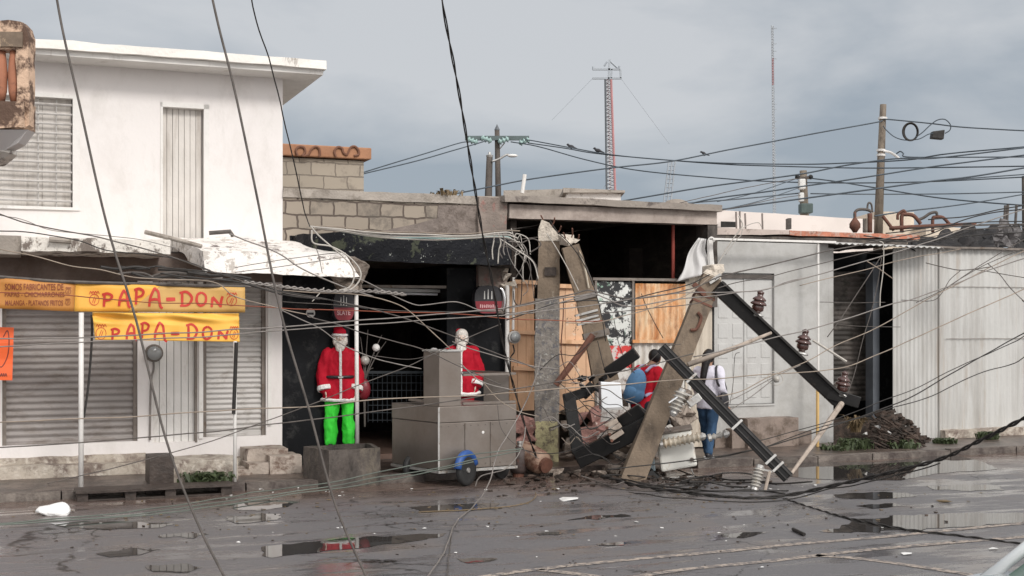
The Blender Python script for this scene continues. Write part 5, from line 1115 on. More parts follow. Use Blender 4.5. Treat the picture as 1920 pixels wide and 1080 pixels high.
class Fig:
    def __init__(s, name, label, cat, base, H, yaw, lean=0.0, leanside=0.0):
        s.t = thing(name, label, cat, base, 0); s.b = Vector(base); s.H = H
        s.f = Vector((math.sin(yaw), math.cos(yaw), 0)); s.r = Vector((math.cos(yaw), -math.sin(yaw), 0)); s.lean = lean; s.ls = leanside   # facing, right hand side
        s.hz = .52*H
    def p(s, x, y, z):      # x to the figure's right, y forward, z as a share of height
        zz_ = z*s.H; k = max(0, zz_-s.hz); return s.b + s.r*(x*s.H+k*s.ls) + s.f*(y*s.H+k*s.lean) + Vector((0,0,zz_))
    def head(s, g, c, tilt=0):
        h = s.H/7.6; f = s.f; r = s.r; U = Vector((0,0,1)); M3 = Matrix((r, f, U)).transposed()
        ell(g, c, h*.36, h*.43, h*.5, M3); ell(g, c+f*h*.10-U*h*.26, h*.26, h*.28, h*.24, M3)          # skull and jaw
        g.tube([c+f*h*.40+U*h*.06, c+f*h*.50-U*h*.10, c+f*h*.42-U*h*.14], [h*.05,h*.085,h*.06], 8)        # nose
        for k in (-1, 1): ell(g, c+r*h*.36*k-U*h*.02, h*.045, h*.09, h*.13, M3); ell(g, c+f*h*.36+r*h*.14*k+U*h*.1, h*.10, h*.06, h*.035, M3)
        ell(g, c+f*h*.37-U*h*.27, h*.12, h*.06, h*.03, M3)
    def eyes(s, c):
        h = s.H/7.6
        for k in (-1, 1):
            e = build(MB().ball(c+s.f*h*.405+s.r*h*.14*k+Vector((0,0,h*.03)), h*.05, 10, 7), 'eye', m['white_enamel'], s.t, smooth=True)
            build(MB().ball(c+s.f*h*.44+s.r*h*.14*k+Vector((0,0,h*.03)), h*.024, 8, 6), 'iris', m['bag_black'], e, smooth=True)
def legs_nodes(F, foot_l, foot_r, knee_l=None, knee_r=None):
    o = []
    for sgn, ft, kn in ((-1, foot_l, knee_l), (1, foot_r, knee_r)):
        hip = F.p(.052*sgn, 0, .50); kn = kn or F.p(.052*sgn, .012, .28); o.append((hip, kn, ft))
    return o
def shoe(g, F, a, d=None, L_=.16):
    d = (d or F.f).normalized(); U = Vector((0,0,1)); x = d.cross(U)
    M3 = Matrix((x, d, U)).transposed(); ell(g, a+d*L_*.32-U*.035, .045, L_*.62, .042, M3); ell(g, a-U*.02, .04, .06, .05, M3)
# ---------------- walking woman, seen from behind
W0 = Vector(((1328-CX)/F*18.7, 18.7, SZ))
wm = Fig('person', 'person in white jacket and blue jeans walking away, long black ponytail, dark bag', 'person', W0, 1.60, R(28), .03)
fl = wm.p(-.045, .10, .045); fr_ = wm.p(.035, -.10, .05)
lg = [(wm.p(-.05,0,.50), wm.p(-.055,.075,.28), fl), (wm.p(.05,0,.50), wm.p(.045,-.02,.28), fr_)]
hc = wm.p(.0, .01, .925); sh = [wm.p(-.10,0,.80), wm.p(.10,0,.80)]
el_ = [wm.p(-.135,.03,.64), wm.p(.14,-.03,.64)]; wr = [wm.p(-.125,.12,.53), wm.p(.145,.05,.53)]
def woman_core(g, e=0, part_='body'):
    if part_ in ('body', 'top'):
        torso(g, [(wm.p(0,0,.47), .082*1.6+e, .06*1.6+e), (wm.p(0,0,.53), .098*1.6+e, .070*1.6+e), (wm.p(0,0,.62), .075*1.6+e, .055*1.6+e), (wm.p(0,0,.74), .098*1.6+e, .066*1.6+e), (wm.p(0,0,.80), .105*1.6+e, .056*1.6+e), (wm.p(0,0,.835), .05*1.6+e, .04*1.6+e)], wm.r, wm.f)
        for a, b, c_ in zip(sh, el_, wr): limb(g, [a, b, c_], [.052+e, .041+e, .028+e])
def wb(g):
    woman_core(g); limb(g, [wm.p(0,0,.82), wm.p(0,.01,.89)], [.05,.05]); wm.head(g, hc)
    for a, b, c_ in lg: limb(g, [a, b, c_], [.085,.055,.036])
    for i, (b, c_) in enumerate(zip(el_, wr)): hand(g, c_, c_-b, wm.f, 1)
    for a, b, c_ in lg: ell(g, c_+wm.f*.05-Vector((0,0,.03)), .035, .09, .03, Matrix((wm.r, wm.f, Vector((0,0,1)))).transposed())
g = MB(); wb(g); fuse(g, m['skin_brown'], 'body', wm.t, .009, it=3); wm.eyes(hc)
g = MB()
torso(g, [(wm.p(0,0,.455), .17, .13), (wm.p(0,0,.53), .172, .132), (wm.p(0,0,.62), .145, .115), (wm.p(0,0,.74), .178, .125), (wm.p(0,0,.805), .178, .105), (wm.p(0,0,.845), .08, .08)], wm.r, wm.f)
for a, b, c_ in zip(sh, el_, wr): limb(g, [a, b, b.lerp(c_, .9)], [.074, .060, .045])
fuse(g, m['jacket_white'], 'jacket', wm.t, .014)
g = MB(); torso(g, [(wm.p(0,0,.455), .165, .12), (wm.p(0,0,.50), .168, .125), (wm.p(0,0,.54), .15, .115)], wm.r, wm.f)
for a, b, c_ in lg: limb(g, [a, b, c_.lerp(b, .08)], [.105,.074,.06])
fuse(g, m['jeans_blue'], 'jeans', wm.t, .014)
for a, b, c_ in lg:
    g = MB(); shoe(g, wm, c_); s1 = fuse(g, m['bag_black'], 'shoe', wm.t, .01)
    g = MB(); U = Vector((0,0,1)); g.hexa([c_+wm.f*y_+wm.r*x_-U*zq for zq in (.082,.062) for x_, y_ in ((-.042,-.055),(.042,-.055),(.045,.15),(-.045,.15))]); build(g, 'sole', m['white_enamel'], s1, bevel=.006)
g = MB(); h = 1.6/7.6; ell(g, hc-wm.f*h*.06+Vector((0,0,h*.06)), h*.42, h*.46, h*.52); limb(g, [hc-wm.f*.08+Vector((0,0,.02)), wm.p(-.01,-.075,.83), wm.p(-.02,-.09,.74), wm.p(-.02,-.085,.66)], [.075,.055,.05,.02])
def cut_face(o, c, f, h): pass
fuse(g, m['black_hair'], 'hair', wm.t, .012)
g = MB(); bc = wm.p(.15,.0,.52); M3 = Matrix((wm.r, wm.f, Vector((0,0,1)))).transposed(); ell(g, bc, .06, .14, .17, M3); fuse(g, m['bag_black'], 'shoulder_bag', wm.t, .015)
g = MB(); g.tube(spline([bc+Vector((0,0,.15)), wm.p(.11,-.075,.70), wm.p(.085,-.03,.835), wm.p(.09,.05,.80), wm.p(.14,.07,.65), bc+wm.f*.08+Vector((0,0,.12))], 6), .017, 6); build(g, 'bag_strap', m['bag_black'], wm.t, smooth=True)
# ---------------- person with blue backpack, leaning forward to the right
B0 = Vector(((1204-CX)/F*18.3, 18.3, SZ))
bpn = Fig('person', 'person in red shirt with blue backpack, half hidden by the leaning pole', 'person', B0, 1.62, R(48), .16, .14)
hc = bpn.p(.0, .05, .915)
sh = [bpn.p(-.11,0,.80), bpn.p(.11,0,.80)]; el_ = [bpn.p(-.14,.03,.64), bpn.p(.14,.03,.64)]; wr = [bpn.p(-.10,.14,.58), bpn.p(.10,.14,.58)]
lg = [(bpn.p(-.05,0,.50), bpn.p(-.05,.06,.28), bpn.p(-.045,.02,.045)), (bpn.p(.05,0,.50), bpn.p(.05,.0,.28), bpn.p(.05,-.12,.045))]
g = MB(); torso(g, [(bpn.p(0,0,.47), .145, .105), (bpn.p(0,0,.53), .15, .11), (bpn.p(0,0,.62), .13, .10), (bpn.p(0,0,.74), .165, .115), (bpn.p(0,0,.80), .175, .095), (bpn.p(0,0,.835), .08, .07)], bpn.r, bpn.f)
for a, b, c_ in zip(sh, el_, wr): limb(g, [a, b, c_], [.055,.043,.03]); hand(g, c_, c_-b, bpn.f.cross(Vector((0,0,1))), 1)
limb(g, [bpn.p(0,0,.82), bpn.p(0,.03,.88)], [.055,.055]); bpn.head(g, hc)
for a, b, c_ in lg: limb(g, [a, b, c_], [.09,.06,.04])
fuse(g, m['skin_brown'], 'body', bpn.t, .009, it=3); bpn.eyes(hc)
g = MB(); torso(g, [(bpn.p(0,0,.47), .165, .13), (bpn.p(0,0,.53), .165, .13), (bpn.p(0,0,.62), .155, .125), (bpn.p(0,0,.74), .185, .135), (bpn.p(0,0,.81), .18, .11), (bpn.p(0,0,.85), .08, .08)], bpn.r, bpn.f)
for a, b, c_ in zip(sh, el_, wr): limb(g, [a, a.lerp(b, .9)], [.08,.068])
fuse(g, m['shirt_red'], 'shirt', bpn.t, .014)
g = MB(); torso(g, [(bpn.p(0,0,.44), .16, .12), (bpn.p(0,0,.50), .165, .125), (bpn.p(0,0,.53), .15, .115)], bpn.r, bpn.f)
for a, b, c_ in lg: limb(g, [a, b, c_.lerp(b, .06)], [.11,.08,.065])
fuse(g, m['dark_trousers'], 'trousers', bpn.t, .014)
for a, b, c_ in lg: g = MB(); shoe(g, bpn, c_); fuse(g, m['bag_black'], 'shoe', bpn.t, .01)
h = 1.66/7.6; g = MB(); ell(g, hc-bpn.f*h*.08+Vector((0,0,h*.08)), h*.42, h*.45, h*.50); fuse(g, m['black_hair'], 'hair', bpn.t, .012)
g = MB(); UPB = (bpn.p(0,0,.8)-bpn.p(0,0,.55)).normalized(); BK_ = -(bpn.f - UPB*bpn.f.dot(UPB)).normalized(); M3 = Matrix((bpn.r, BK_, UPB)).transposed()
bc = bpn.p(0,0,.66)+BK_*.21; ell(g, bc-UPB*.02, .17, .115, .25, M3); ell(g, bc-UPB*.14, .175, .13, .14, M3); bk = fuse(g, m['backpack_blue'], 'backpack', bpn.t, .015)
g = MB(); ell(g, bc+BK_*.085-UPB*.12, .12, .055, .10, M3); fuse(g, m['backpack_blue'], 'front_pocket', bk, .012)
for k in (-1, 1): build(MB().tube(spline([bc+bpn.r*.09*k+UPB*.2-BK_*.05, bpn.p(.06*k,-.02,.845)+UPB*.0, bpn.p(.075*k,.085,.78), bpn.p(.085*k,.07,.66), bc+bpn.r*.13*k-UPB*.15-BK_*.1], 6), .022, 8), 'shoulder_strap', m['strap_lilac'], bk, smooth=True)
# ---------------- dressed figures in front of the black shop
def costume(name, label, base, H, yaw, legmat, beardlow, ext=None, arm_up=False):
    Fg = Fig(name, label, 'mannequin', base, H, yaw); hc = Fg.p(0,.01,.92)
    k = H/1.7
    sh = [Fg.p(-.105,0,.79), Fg.p(.105,0,.79)]; el_ = [Fg.p(-.145,-.01,.62), Fg.p(.145,-.01,.62)]; wr = [Fg.p(-.13,.03,.50), Fg.p(.125,.03,.50)]
    if arm_up: el_[1] = Fg.p(.17,.05,.71); wr[1] = Fg.p(.25,.14,.76)
    lg = [(Fg.p(-.055,0,.49), Fg.p(-.068,.01,.27), Fg.p(-.075,0,.045)), (Fg.p(.055,0,.49), Fg.p(.068,.01,.27), Fg.p(.078,0,.045))]
    g = MB(); torso(g, [(Fg.p(0,0,.47), .14, .10), (Fg.p(0,0,.6), .13, .09), (Fg.p(0,0,.74), .16, .11), (Fg.p(0,0,.80), .165, .09), (Fg.p(0,0,.84), .07, .06)], Fg.r, Fg.f)
    for a, b, c_ in zip(sh, el_, wr): limb(g, [a, b, c_], [.055,.043,.03]); hand(g, c_, c_-b, Fg.f, 1)
    limb(g, [Fg.p(0,0,.82), Fg.p(0,.01,.89)], [.055,.055]); Fg.head(g, hc)
    for a, b, c_ in lg: limb(g, [a, b, c_], [.085,.058,.04])
    fuse(g, m['skin_pale'], 'body', Fg.t, .010, it=2); Fg.eyes(hc)
    # coat: wide, flaring hem
    g = MB(); torso(g, [(Fg.p(0,0,.41), .25, .17), (Fg.p(0,0,.47), .235, .16), (Fg.p(0,0,.60), .185, .14), (Fg.p(0,0,.74), .195, .14), (Fg.p(0,0,.80), .185, .115), (Fg.p(0,0,.84), .09, .09)], Fg.r, Fg.f)
    for a, b, c_ in zip(sh, el_, wr): limb(g, [a, b, b.lerp(c_, .9)], [.085,.092,.095])
    coat = fuse(g, m['santa_red'], 'coat', Fg.t, .014)
    n = 28; ring_ = lambda z, a, b: [Fg.p(0,0,z)+Fg.r*a*math.cos(2*math.pi*i/n)+Fg.f*b*math.sin(2*math.pi*i/n) for i in range(n+1)]
    build(MB().tube(ring_(.412, .248, .168), .026, 8), 'hem_trim', m['fur_white'], coat, rough=(.05,.02))
    for b, c_ in zip(el_, wr): d = (c_-b).normalized(); q = b.lerp(c_, .95); build(MB().lathe([(.07,-.035),(.105,-.03),(.11,0),(.105,.03),(.07,.035)], q, d, 14), 'cuff', m['fur_white'], coat, rough=(.05,.008))
    q = [Fg.p(.0,.07,.835)+Fg.f*.0, Fg.p(.0,.086,.79), Fg.p(.0,.092,.72), Fg.p(0,.090,.62), Fg.p(0,.098,.52), Fg.p(0,.106,.41)]
    build(MB().tube(spline(q, 4), .019, 8), 'front_trim', m['fur_white'], coat, rough=(.05,.008))
    build(MB().tube(ring_(.60, .196, .15), .022, 8), 'belt', m['bag_black'], coat)
    build(MB().beam(Fg.p(-.02,.092,.60), Fg.p(.02,.092,.60), .07, .02), 'buckle', m['galvanised'], coat)
    # trousers
    g = MB(); torso(g, [(Fg.p(0,0,.42), .16, .115), (Fg.p(0,0,.48), .165, .12), (Fg.p(0,0,.52), .14, .11)], Fg.r, Fg.f)
    for a, b, c_ in lg: limb(g, [a, b, c_+Vector((0,0,.03))], [.100,.082,.088])
    fuse(g, m[legmat], 'trousers', Fg.t, .014)
    for a, b, c_ in lg: g = MB(); shoe(g, Fg, c_); fuse(g, m['bag_black'], 'shoe', Fg.t, .012)
    h = H/7.6; U = Vector((0,0,1))
    g = MB(); ell(g, hc+Fg.f*h*.26-U*h*.42, h*.36, h*.24, h*.36); ell(g, hc+Fg.f*h*.34-U*h*(.55+beardlow*.7), h*(.28+.14*beardlow), h*.2, h*(.2+beardlow*.95)); 
    for k in (-1, 1): ell(g, hc+Fg.r*h*.32*k-U*h*.12, h*.16, h*.28, h*.38); ell(g, hc+Fg.f*h*.46+Fg.r*h*.10*k-U*h*.2, h*.13, h*.07, h*.06)
    ell(g, hc-Fg.f*h*.2-U*h*.1, h*.42, h*.3, h*.5)
    o = fuse(g, m['white_beard'], 'beard', Fg.t, .012, it=2)
    if arm_up:
        g = MB(); ell(g, hc+U*h*.16-Fg.f*h*.05, h*.44, h*.46, h*.44); fuse(g, m['white_beard'], 'hair', Fg.t, .013, it=2)
        g = MB(); ell(g, hc+U*h*.42-Fg.f*h*.25+Fg.r*h*.2, h*.26, h*.26, h*.2); fuse(g, m['santa_red'], 'hat', Fg.t, .013)
        return Fg
    g = MB(); ell(g, hc+U*h*.34-Fg.f*h*.03, h*.42, h*.46, h*.36); limb(g, [hc+U*h*.6, hc+U*h*.62+Fg.r*h*.3-Fg.f*h*.15], [h*.2,h*.1]); ht = fuse(g, m['santa_red'], 'hat', Fg.t, .013)
    build(MB().tube([hc+U*h*.2+Fg.r*h*.43*math.cos(a)+Fg.f*h*.48*math.sin(a) for a in [2*math.pi*i/20 for i in range(21)]], h*.09, 8), 'hat_brim', m['fur_white'], ht, rough=(.04,.006))
    return Fg
g1b = A(637, 842, .12); costume('mannequin', 'dressed mannequin in a red white-trimmed coat and lime green trousers beside the white post', Vector((g1b.x, g1b.y, .30)), 1.68, R(168), 'lime_cloth', .1)
build(MB().box(g1b.x-.35, g1b.x+.45, g1b.y-.25, g1b.y+.3, .07, .295), 'display_step', m['dark_concrete'], label='low dark step under the mannequin with lime green trousers', cat='step', rot=0, bevel=.01)
g2b = A(866, 800, .5); costume('mannequin', 'bearded mannequin in a red coat and red trousers standing behind the steel food cart', Vector((g2b.x, g2b.y, .42)), 1.56, R(182), 'santa_red', .9, arm_up=True)
build(MB().box(g2b.x-.35, g2b.x+.35, g2b.y-.25, g2b.y+.3, .07, .415), 'display_step', m['dark_concrete'], label='low dark step under the bearded mannequin behind the cart', cat='step', rot=0, bevel=.01)
# dried branches with white and red baubles in the shop mouth
br_ = thing('branch_decoration', 'bare branches with a white bauble and a red ball beside the lime trousered mannequin', 'decoration', A(690,800,.1))
g = MB(); b0 = A(684, 800, .1)
for (x, y) in ((706,655),(676,632),(716,628),(690,618),(700,690),(724,640)): g.tube(spline([b0, A(684,720,.1), A((684+x)/2,(700+y)/2,.12), A(x,y,.1)], 5), [.014-.010*i/15 for i in range(16)], 5)
build(g, 'branches', m['wire_mid'], br_)
build(MB().ball(A(705,652,.12), .055, 12, 8), 'white_bauble', m['fur_white'], br_, smooth=True)
build(MB().ball(A(682,730,.12), .12, 16, 12, (.8,.6,1.3)), 'red_ball', M('dark_red', (.16,.012,.02), .4, .1, 4), br_, smooth=True)
build(MB().ball(A(684,676,.13), .07, 12, 8), 'grey_bauble', m['grey_porcelain'], br_, smooth=True)
# ================================================================= BACKGROUND: ROOFTOPS, POLES, TOWERS
def bgbox(name, lbl, cat, px0, px1, yt0, yt1, yb, Y, mat, depth=4, slant=None):    # block with its front at depth Y
    g = MB(); Y2 = Y+ (slant or 0)
    a0, a1 = P(px0, yb, Y), P(px1, yb, Y2); zb0 = min(a0.z, a1.z); a0.z = a1.z = zb0
    t0_, t1_ = P(px0, yt0, Y), P(px1, yt1, Y2); D = Vector((0, depth, 0))
    g.hexa([a0, a1, a1+D, a0+D, t0_, t1_, t1_+D, t0_+D])
    return g
def bgthing(name, lbl, cat, *a, rim=None, **k):
    Y = a[5]; px = (a[0]+a[1])/2; t = thing(name, lbl, cat, P(px, a[4], Y), 0)
    build(bgbox(None, None, None, *a, **k), 'wall', m[a[6]], t, rough=(.5,.01)); return t
t = bgthing('rooftop_building', 'long low cream white building behind the grey shop roof', 'building', 1330,1642,393,412,520,31.0,'pinkwhite_wall', slant=3)
build(bgbox(0,0,0,1352,1380,415,416,426,30.97,'wire_dark',depth=.05), 'window', m['wire_dark'], t)
build(bgbox(0,0,0,1478,1484,409,409,429,31.9-.5,'wire_dark',depth=.3), 'drain_slot', m['wire_mid'], t)
bgthing('rooftop_building', 'cream yellow block behind the brown leaning utility pole', 'building', 1642,1714,396,398,520,34,'cream_wall')
bgthing('rooftop_building', 'small low cream block right of the pipework on the roof', 'building', 1736,1822,421,430,520,33,'cream_wall')
bgthing('rooftop_building', 'grey broken block wall on the roof behind the beam', 'building', 944,1066,357,354,420,25,'concrete')
t = bgthing('rooftop_building', 'small white stained rooftop box behind the long beam', 'building', 1062,1164,357,363,420,24,'canopy_white' if 'canopy_white' in m else 'peeling_white')
build(bgbox(0,0,0,1056,1172,352,357,361,23.9,'x',depth=4.2), 'roof_slab', m['concrete'], t)
g = MB(); c_ = P(1268,386,26); pts = [c_+Vector((math.cos(a)*.27,0,math.sin(a)*.14)) for a in [math.pi*i/14 for i in range(15)]]; g.slab(pts, (0,.6,0)); build(g, 'water_tank', m['concrete'], label='rounded grey water tank top just over the right half of the beam', cat='tank', rot=0)
build(MB().tube([P(979,362,23), P(984,327,23)], .035, 8), 'vent_pipe', m['white_paint'], label='short white vent pipe standing on the roof behind the beam', cat='pipe')
# rusty pipework and starter bars on the right roof
def pipe(lbl, pts, Y, r_, mat, nm='roof_pipe'): return build(MB().tube(spline([P(x, y, Y) for x, y in pts], 6), r_, 8), nm, m[mat], label=lbl, cat='pipe', smooth=True)
pipe('dark hooked pipe rising from a rusty fitting left of the brown pole', [(1603,412),(1603,399),(1610,393),(1625,393),(1634,397)], 26, .03, 'wire_mid')
pipe('tall thin arched pipe just left of the brown pole', [(1626,396),(1627,384),(1630,380),(1634,384),(1636,398)], 26, .02, 'wire_mid')
f_ = MB().lathe([(.04,0),(.07,.05),(.11,.1),(.11,.18),(.07,.24),(.03,.3),(.03,.42)], P(1603,436,26), (0,0,1), 12); build(f_, 'rusty_fitting', m['rusty_iron'], label='orange rusty vent fitting on the roof left of the brown pole', cat='vent', smooth=True)
pipe('rusty upright pipe against the cream block left of the brown pole', [(1631,436),(1631,400)], 26, .05, 'rusty_iron')
pipe('grey upright pipe against the white rooftop wall', [(1623,436),(1623,410)], 26.2, .06, 'concrete')
pipe('rusty pipe with a right angle bend over the cream block', [(1691,436),(1691,405),(1697,402),(1712,404),(1722,414),(1726,420)], 26, .04, 'rusty_iron')
pipe('rusty upright pipe on the cream block', [(1683,412),(1684,402),(1694,395),(1698,400)], 26, .03, 'rusty_iron')
pipe('curved dark pipe with rusty foot over the small cream block', [(1749,436),(1749,411),(1754,407),(1768,408),(1780,420)], 26, .035, 'rusty_iron')
pipe('bent pipe end high over the small cream block', [(1722,412),(1732,408),(1744,400),(1755,398),(1757,404)], 26, .03, 'wire_mid')
pipe('long horizontal rusty pipe running over the right roof', [(1668,428),(1720,425),(1790,422),(1830,420)], 25.8, .04, 'rusty_iron')
pipe('diagonal rusty strut right of the brown pole', [(1655,405),(1668,422),(1676,432)], 26, .035, 'rusty_iron')
for i, (x, y) in enumerate([(1885,385),(1890,384),(1906,384),(1862,425)]):
    build(MB().tube([P(x-3, y+50, 24), P(x, y, 24)], .025, 6), 'starter_bar', m['wire_mid'], label='upright steel starter bar at the right end of the roofs', cat='steel bar', group='starter bars at the right end of the roofs')
for x, y in ((1381,397),(1388,396),(1398,400),(1430,400)):
    build(MB().tube([P(x, 430, 24), P(x-1, y, 24)], .018, 6), 'bent_rebar', m['wire_grey'], label='bent steel rod standing on the grey parapet above the panelled door', cat='steel bar', group='rods on the grey parapet')
# crumpled dark tarpaulin and twigs on the white building's roof
tb = MB()
def tf(u, v):
    x = 1700+230*u; top = 452-18*u-28*max(0, math.sin(u*3.1-.3))*(.6+.4*noise.noise(Vector((u*9,1,2)))); y = 466+6*u-(466+6*u-top)*v
    q = A(x, y, -.1-1.2*v); return q+noise.noise_vector(Vector((u*14, v*5, 3)))*.14
tb.grid(tf, 90, 10); build(tb, 'crumpled_tarpaulin', m['tarp_dark'], label='crumpled dark tarpaulin and twigs lying along the roof of the white corrugated building', cat='tarpaulin', solid=.01)
g = MB(); g.grid(lambda u, v: P(1862+40*u+12*v, 462-(56*v)*(1-.4*u), 20.5)+noise.noise_vector(Vector((u*5, v*5, 8)))*.12, 12, 12); build(g, 'torn_tarpaulin', M('tarp_grey', (.16,.15,.15), .8, .3, 6, bump=.5), label='grey torn tarpaulin flap raised on the roof at the right', cat='tarpaulin', solid=.01)
# utility poles behind
def upole(lbl, pts, r_, Y, mat, top=None):
    t = thing('utility_pole', lbl, 'utility pole', P(pts[0][0], pts[0][1], Y), 0)
    r0, r1 = r_ if isinstance(r_, tuple) else (r_, r_)
    build(MB().tube([P(pts[0][0], pts[0][1], Y), P(pts[1][0], pts[1][1], Y)], [r0, r1], 12), 'pole', m[mat], t, smooth=True); return t
Y1 = 42
u1 = upole('distant dark wooden pole with a crossarm of pale green insulators', [(936,460),(932,244)], (.11,.08), Y1, 'wood_pole')
build(MB().lathe([(.08,0),(.09,.03),(0,.22)], P(932,245,Y1), (0,0,1), 8), 'spike', m['tower_dark'], u1)
xa_ = build(MB().beam(P(872,259,Y1-.1), P(992,259,Y1-.1), .10, .14), 'crossarm', M('arm_green', (.09,.12,.12), .6, .2, 3), u1)
for (x, y, sx_) in ((910,259,1),(946,261,-1),(985,263,-1),(884,262,1)):
    build(stack(P(x-8*sx_, y-1, Y1-.2), (sx_, 0, -.35*1), 3, .11, 0, .12, .5), 'insulator', m['insulator_green'], xa_, smooth=True)
build(MB().tube([P(934,283,Y1), P(946,268,Y1)], .02, 6), 'stay_rod', m['galvanised'], u1)
u2 = upole('short stout dark pole just left of the wooden pole with green insulators', [(913,460),(918,294)], (.14,.10), Y1-1, 'wood_pole')
build(MB().lathe([(.10,0),(.12,.06),(.05,.10),(.04,.16),(0,.18)], P(918,295,Y1-1), (0,0,1), 10), 'cap', m['galvanised'], u2)
sl = thing('street_lamp', 'small curved street lamp fixed to the distant wooden pole', 'street lamp', P(926,302,Y1-1.2), 0)
build(MB().tube(spline([P(922,303,Y1-1.1), P(936,298,Y1-1.1), P(948,291,Y1-1.1), P(954,290,Y1-1.1)], 5), .035, 8), 'arm', m['galvanised'], sl, smooth=True)
build(MB().ball(P(961,292,Y1-1.1), .17, 14, 8, (1,.5,.32)), 'lamp_head', m['white_paint'], sl, smooth=True)
Y2 = 34
u3 = upole('tall brown wooden pole leaning slightly right over the orange roof edge', [(1645,470),(1656,196)], (.13,.085), Y2, 'brown_pole')
for y, xx in ((222,1655),(282,1652),(291,1652)): build(MB().lathe([(.112,-.03),(.118,-.025),(.118,.025),(.112,.03)], P(xx, y, Y2), (.03,0,1), 12), 'metal_band', m['white_paint'], u3)
build(MB().tube(spline([P(1656,283,Y2-.1), P(1670,286,Y2-.1), P(1682,294,Y2-.1), P(1686,298,Y2-.1)], 5), .035, 6), 'bracket', m['white_paint'], u3)
u4 = upole('shorter mossy concrete pole carrying a white switch and dark box', [(1510,470),(1506,320)], (.15,.10), 36, 'brown_pole')
build(MB().box(*sorted((P(1493,0,36).x, P(1505,0,36).x)), 35.6, 35.85, P(0,357,36).z, P(0,338,36).z), 'white_box', m['lamp_white'], u4, bevel=.03)
build(MB().box(*sorted((P(1494,0,36).x, P(1503,0,36).x)), 35.65, 35.85, P(0,380,36).z, P(0,363,36).z), 'switch', m['lamp_white'], u4, bevel=.03)
build(MB().box(*sorted((P(1494,0,36).x, P(1517,0,36).x)), 35.5, 35.84, P(0,402,36).z, P(0,384,36).z), 'dark_box', m['green_box'], u4, bevel=.03)
build(MB().beam(P(1494,333,35.8), P(1522,334,35.8), .06, .06), 'crossarm', m['wood_pole'], u4)
for x in (1495,1520): build(MB().ball(P(x,332,35.8), .07, 10, 6), 'insulator', m['black_steel'], u4, smooth=True)
u5 = upole('edge of a distant pole cut off by the right border', [(1922,470),(1921,330)], .08, 38, 'wood_pole')
# coil of cable and splice box on the wire
c_ = P(1707,247,Y2-.5); g = MB()
for k, (rx, rz, oz) in enumerate(((.205,.235,0),(.19,.225,.01),(.17,.215,.0))):
    g.tube([c_+Vector((rx*math.cos(a)+.01*k, .02*k, oz+rz*math.sin(a))) for a in [2*math.pi*i/30 for i in range(31)]], .018, 6)
build(g, 'cable_coil', m['wire_dark'], label='black coil of cable hanging from the wire right of the tall brown pole', cat='cable coil', smooth=True, rot=0)
g = MB(); g.slab([P(1749,246,Y2-.5), P(1772,243,Y2-.5), P(1770,261,Y2-.5), P(1747,259,Y2-.5)], (0,.2,0)); build(g, 'splice_box', m['wire_dark'], label='small dark splice box hanging under the wire right of the cable coil', cat='box', bevel=.02, rot=0)
# lattice tower with red and white legs
def lattice(par, pxc0, pxc1, y0, y1, w0, w1, Y, mats, step, rr_):
    n = int(abs(y1-y0)/step); legs = [[], [], []]; dg_ = [MB() for _ in mats]
    for i in range(n+1):
        k = i/n; c = P(pxc0+(pxc1-pxc0)*k, y0+(y1-y0)*k, Y); ww = (w0+(w1-w0)*k)/F*Y/2
        q = [c+Vector((-ww,-ww*.6,0)), c+Vector((ww,-ww*.6,0)), c+Vector((0,ww,0))]
        for a, b in zip(legs, q): a.append(b)
    sec = max(1, n//7)
    o = []
    for i in range(n):
        g = dg_[(i//sec) % len(mats)]
        for a, b in ((0,1),(1,2),(2,0)):
            g.tube([legs[a][i], legs[b][i+1]], rr_*.6, 4, False); g.tube([legs[a][i], legs[b][i]], rr_*.6, 4, False)
    for g, mt2 in zip(dg_, mats): build(g, 'lattice', m[mt2], par)
    return legs
tw_ = thing('lattice_tower', 'tall distant red and white lattice radio tower with square antenna frame on top', 'tower', P(1145,420,120), 0)
legs = lattice(tw_, 1146, 1140, 400, 148, 17, 11, 120, ['hazed_white'], 7, .075)
for l_, mt2 in zip(legs, ('tower_dark','hazed_red','hazed_red')): build(MB().tube(l_, .12 if mt2 != 'tower_dark' else .10, 6), 'leg', m[mt2], tw_)
g = MB(); T = lambda x, y: P(x, y, 119.8)
for a, b in (((1111,130),(1162,130)),((1111,147),(1165,147)),((1163,130),(1164,147)),((1143,112),(1141,148)),((1133,128),(1133,147)),((1147,130),(1146,147))): g.beam(T(*a), T(*b), .17, .17)
for a, b in (((1133,124),(1138,116)),((1143,114),(1158,128)),((1112,125),(1112,131)),((1161,124),(1161,131))): g.tube([T(*a), T(*b)], .1, 5)
build(g, 'antenna_frame', m['hazed_grey'], tw_)
g = MB()
for a, b in (((1111,147),(1035,225)),((1165,148),(1255,270)),((1141,340),(1116,372)),((1153,300),(1154,340))): g.tube([T(*a), T(*b)], .018, 4)
build(g, 'guy_wires', m['hazed_grey'], tw_)
mast = thing('radio_mast', 'very thin faint radio mast far away at the upper right', 'tower', P(1450,420,220), 0)
lg_ = lattice(mast, 1452, 1448, 410, 48, 5, 4, 220, ['hazed_white', 'hazed_white', 'hazed_white', 'hazed_white', 'hazed_white', 'hazed_red'], 5, .07)
for l_ in lg_: build(MB().tube(l_, .05, 4), 'leg', m['hazed_grey'], mast)
g = MB()
for y in (53,82,96,110,195,205,228,240,290,300): g.beam(P(1448,y,220), P(1456,y,220), .12, .12)
build(g, 'aerials', m['hazed_grey'], mast)
rb = thing('rebar_cage', 'thin open cage of reinforcing bars leaning up behind the right half of the beam', 'steel bars', P(1250,400,60), 0)
g = MB()
for dx in (0, 7, 14): g.tube([P(1242+dx,400,60), P(1254+dx*.85,303,60)], .04, 5)
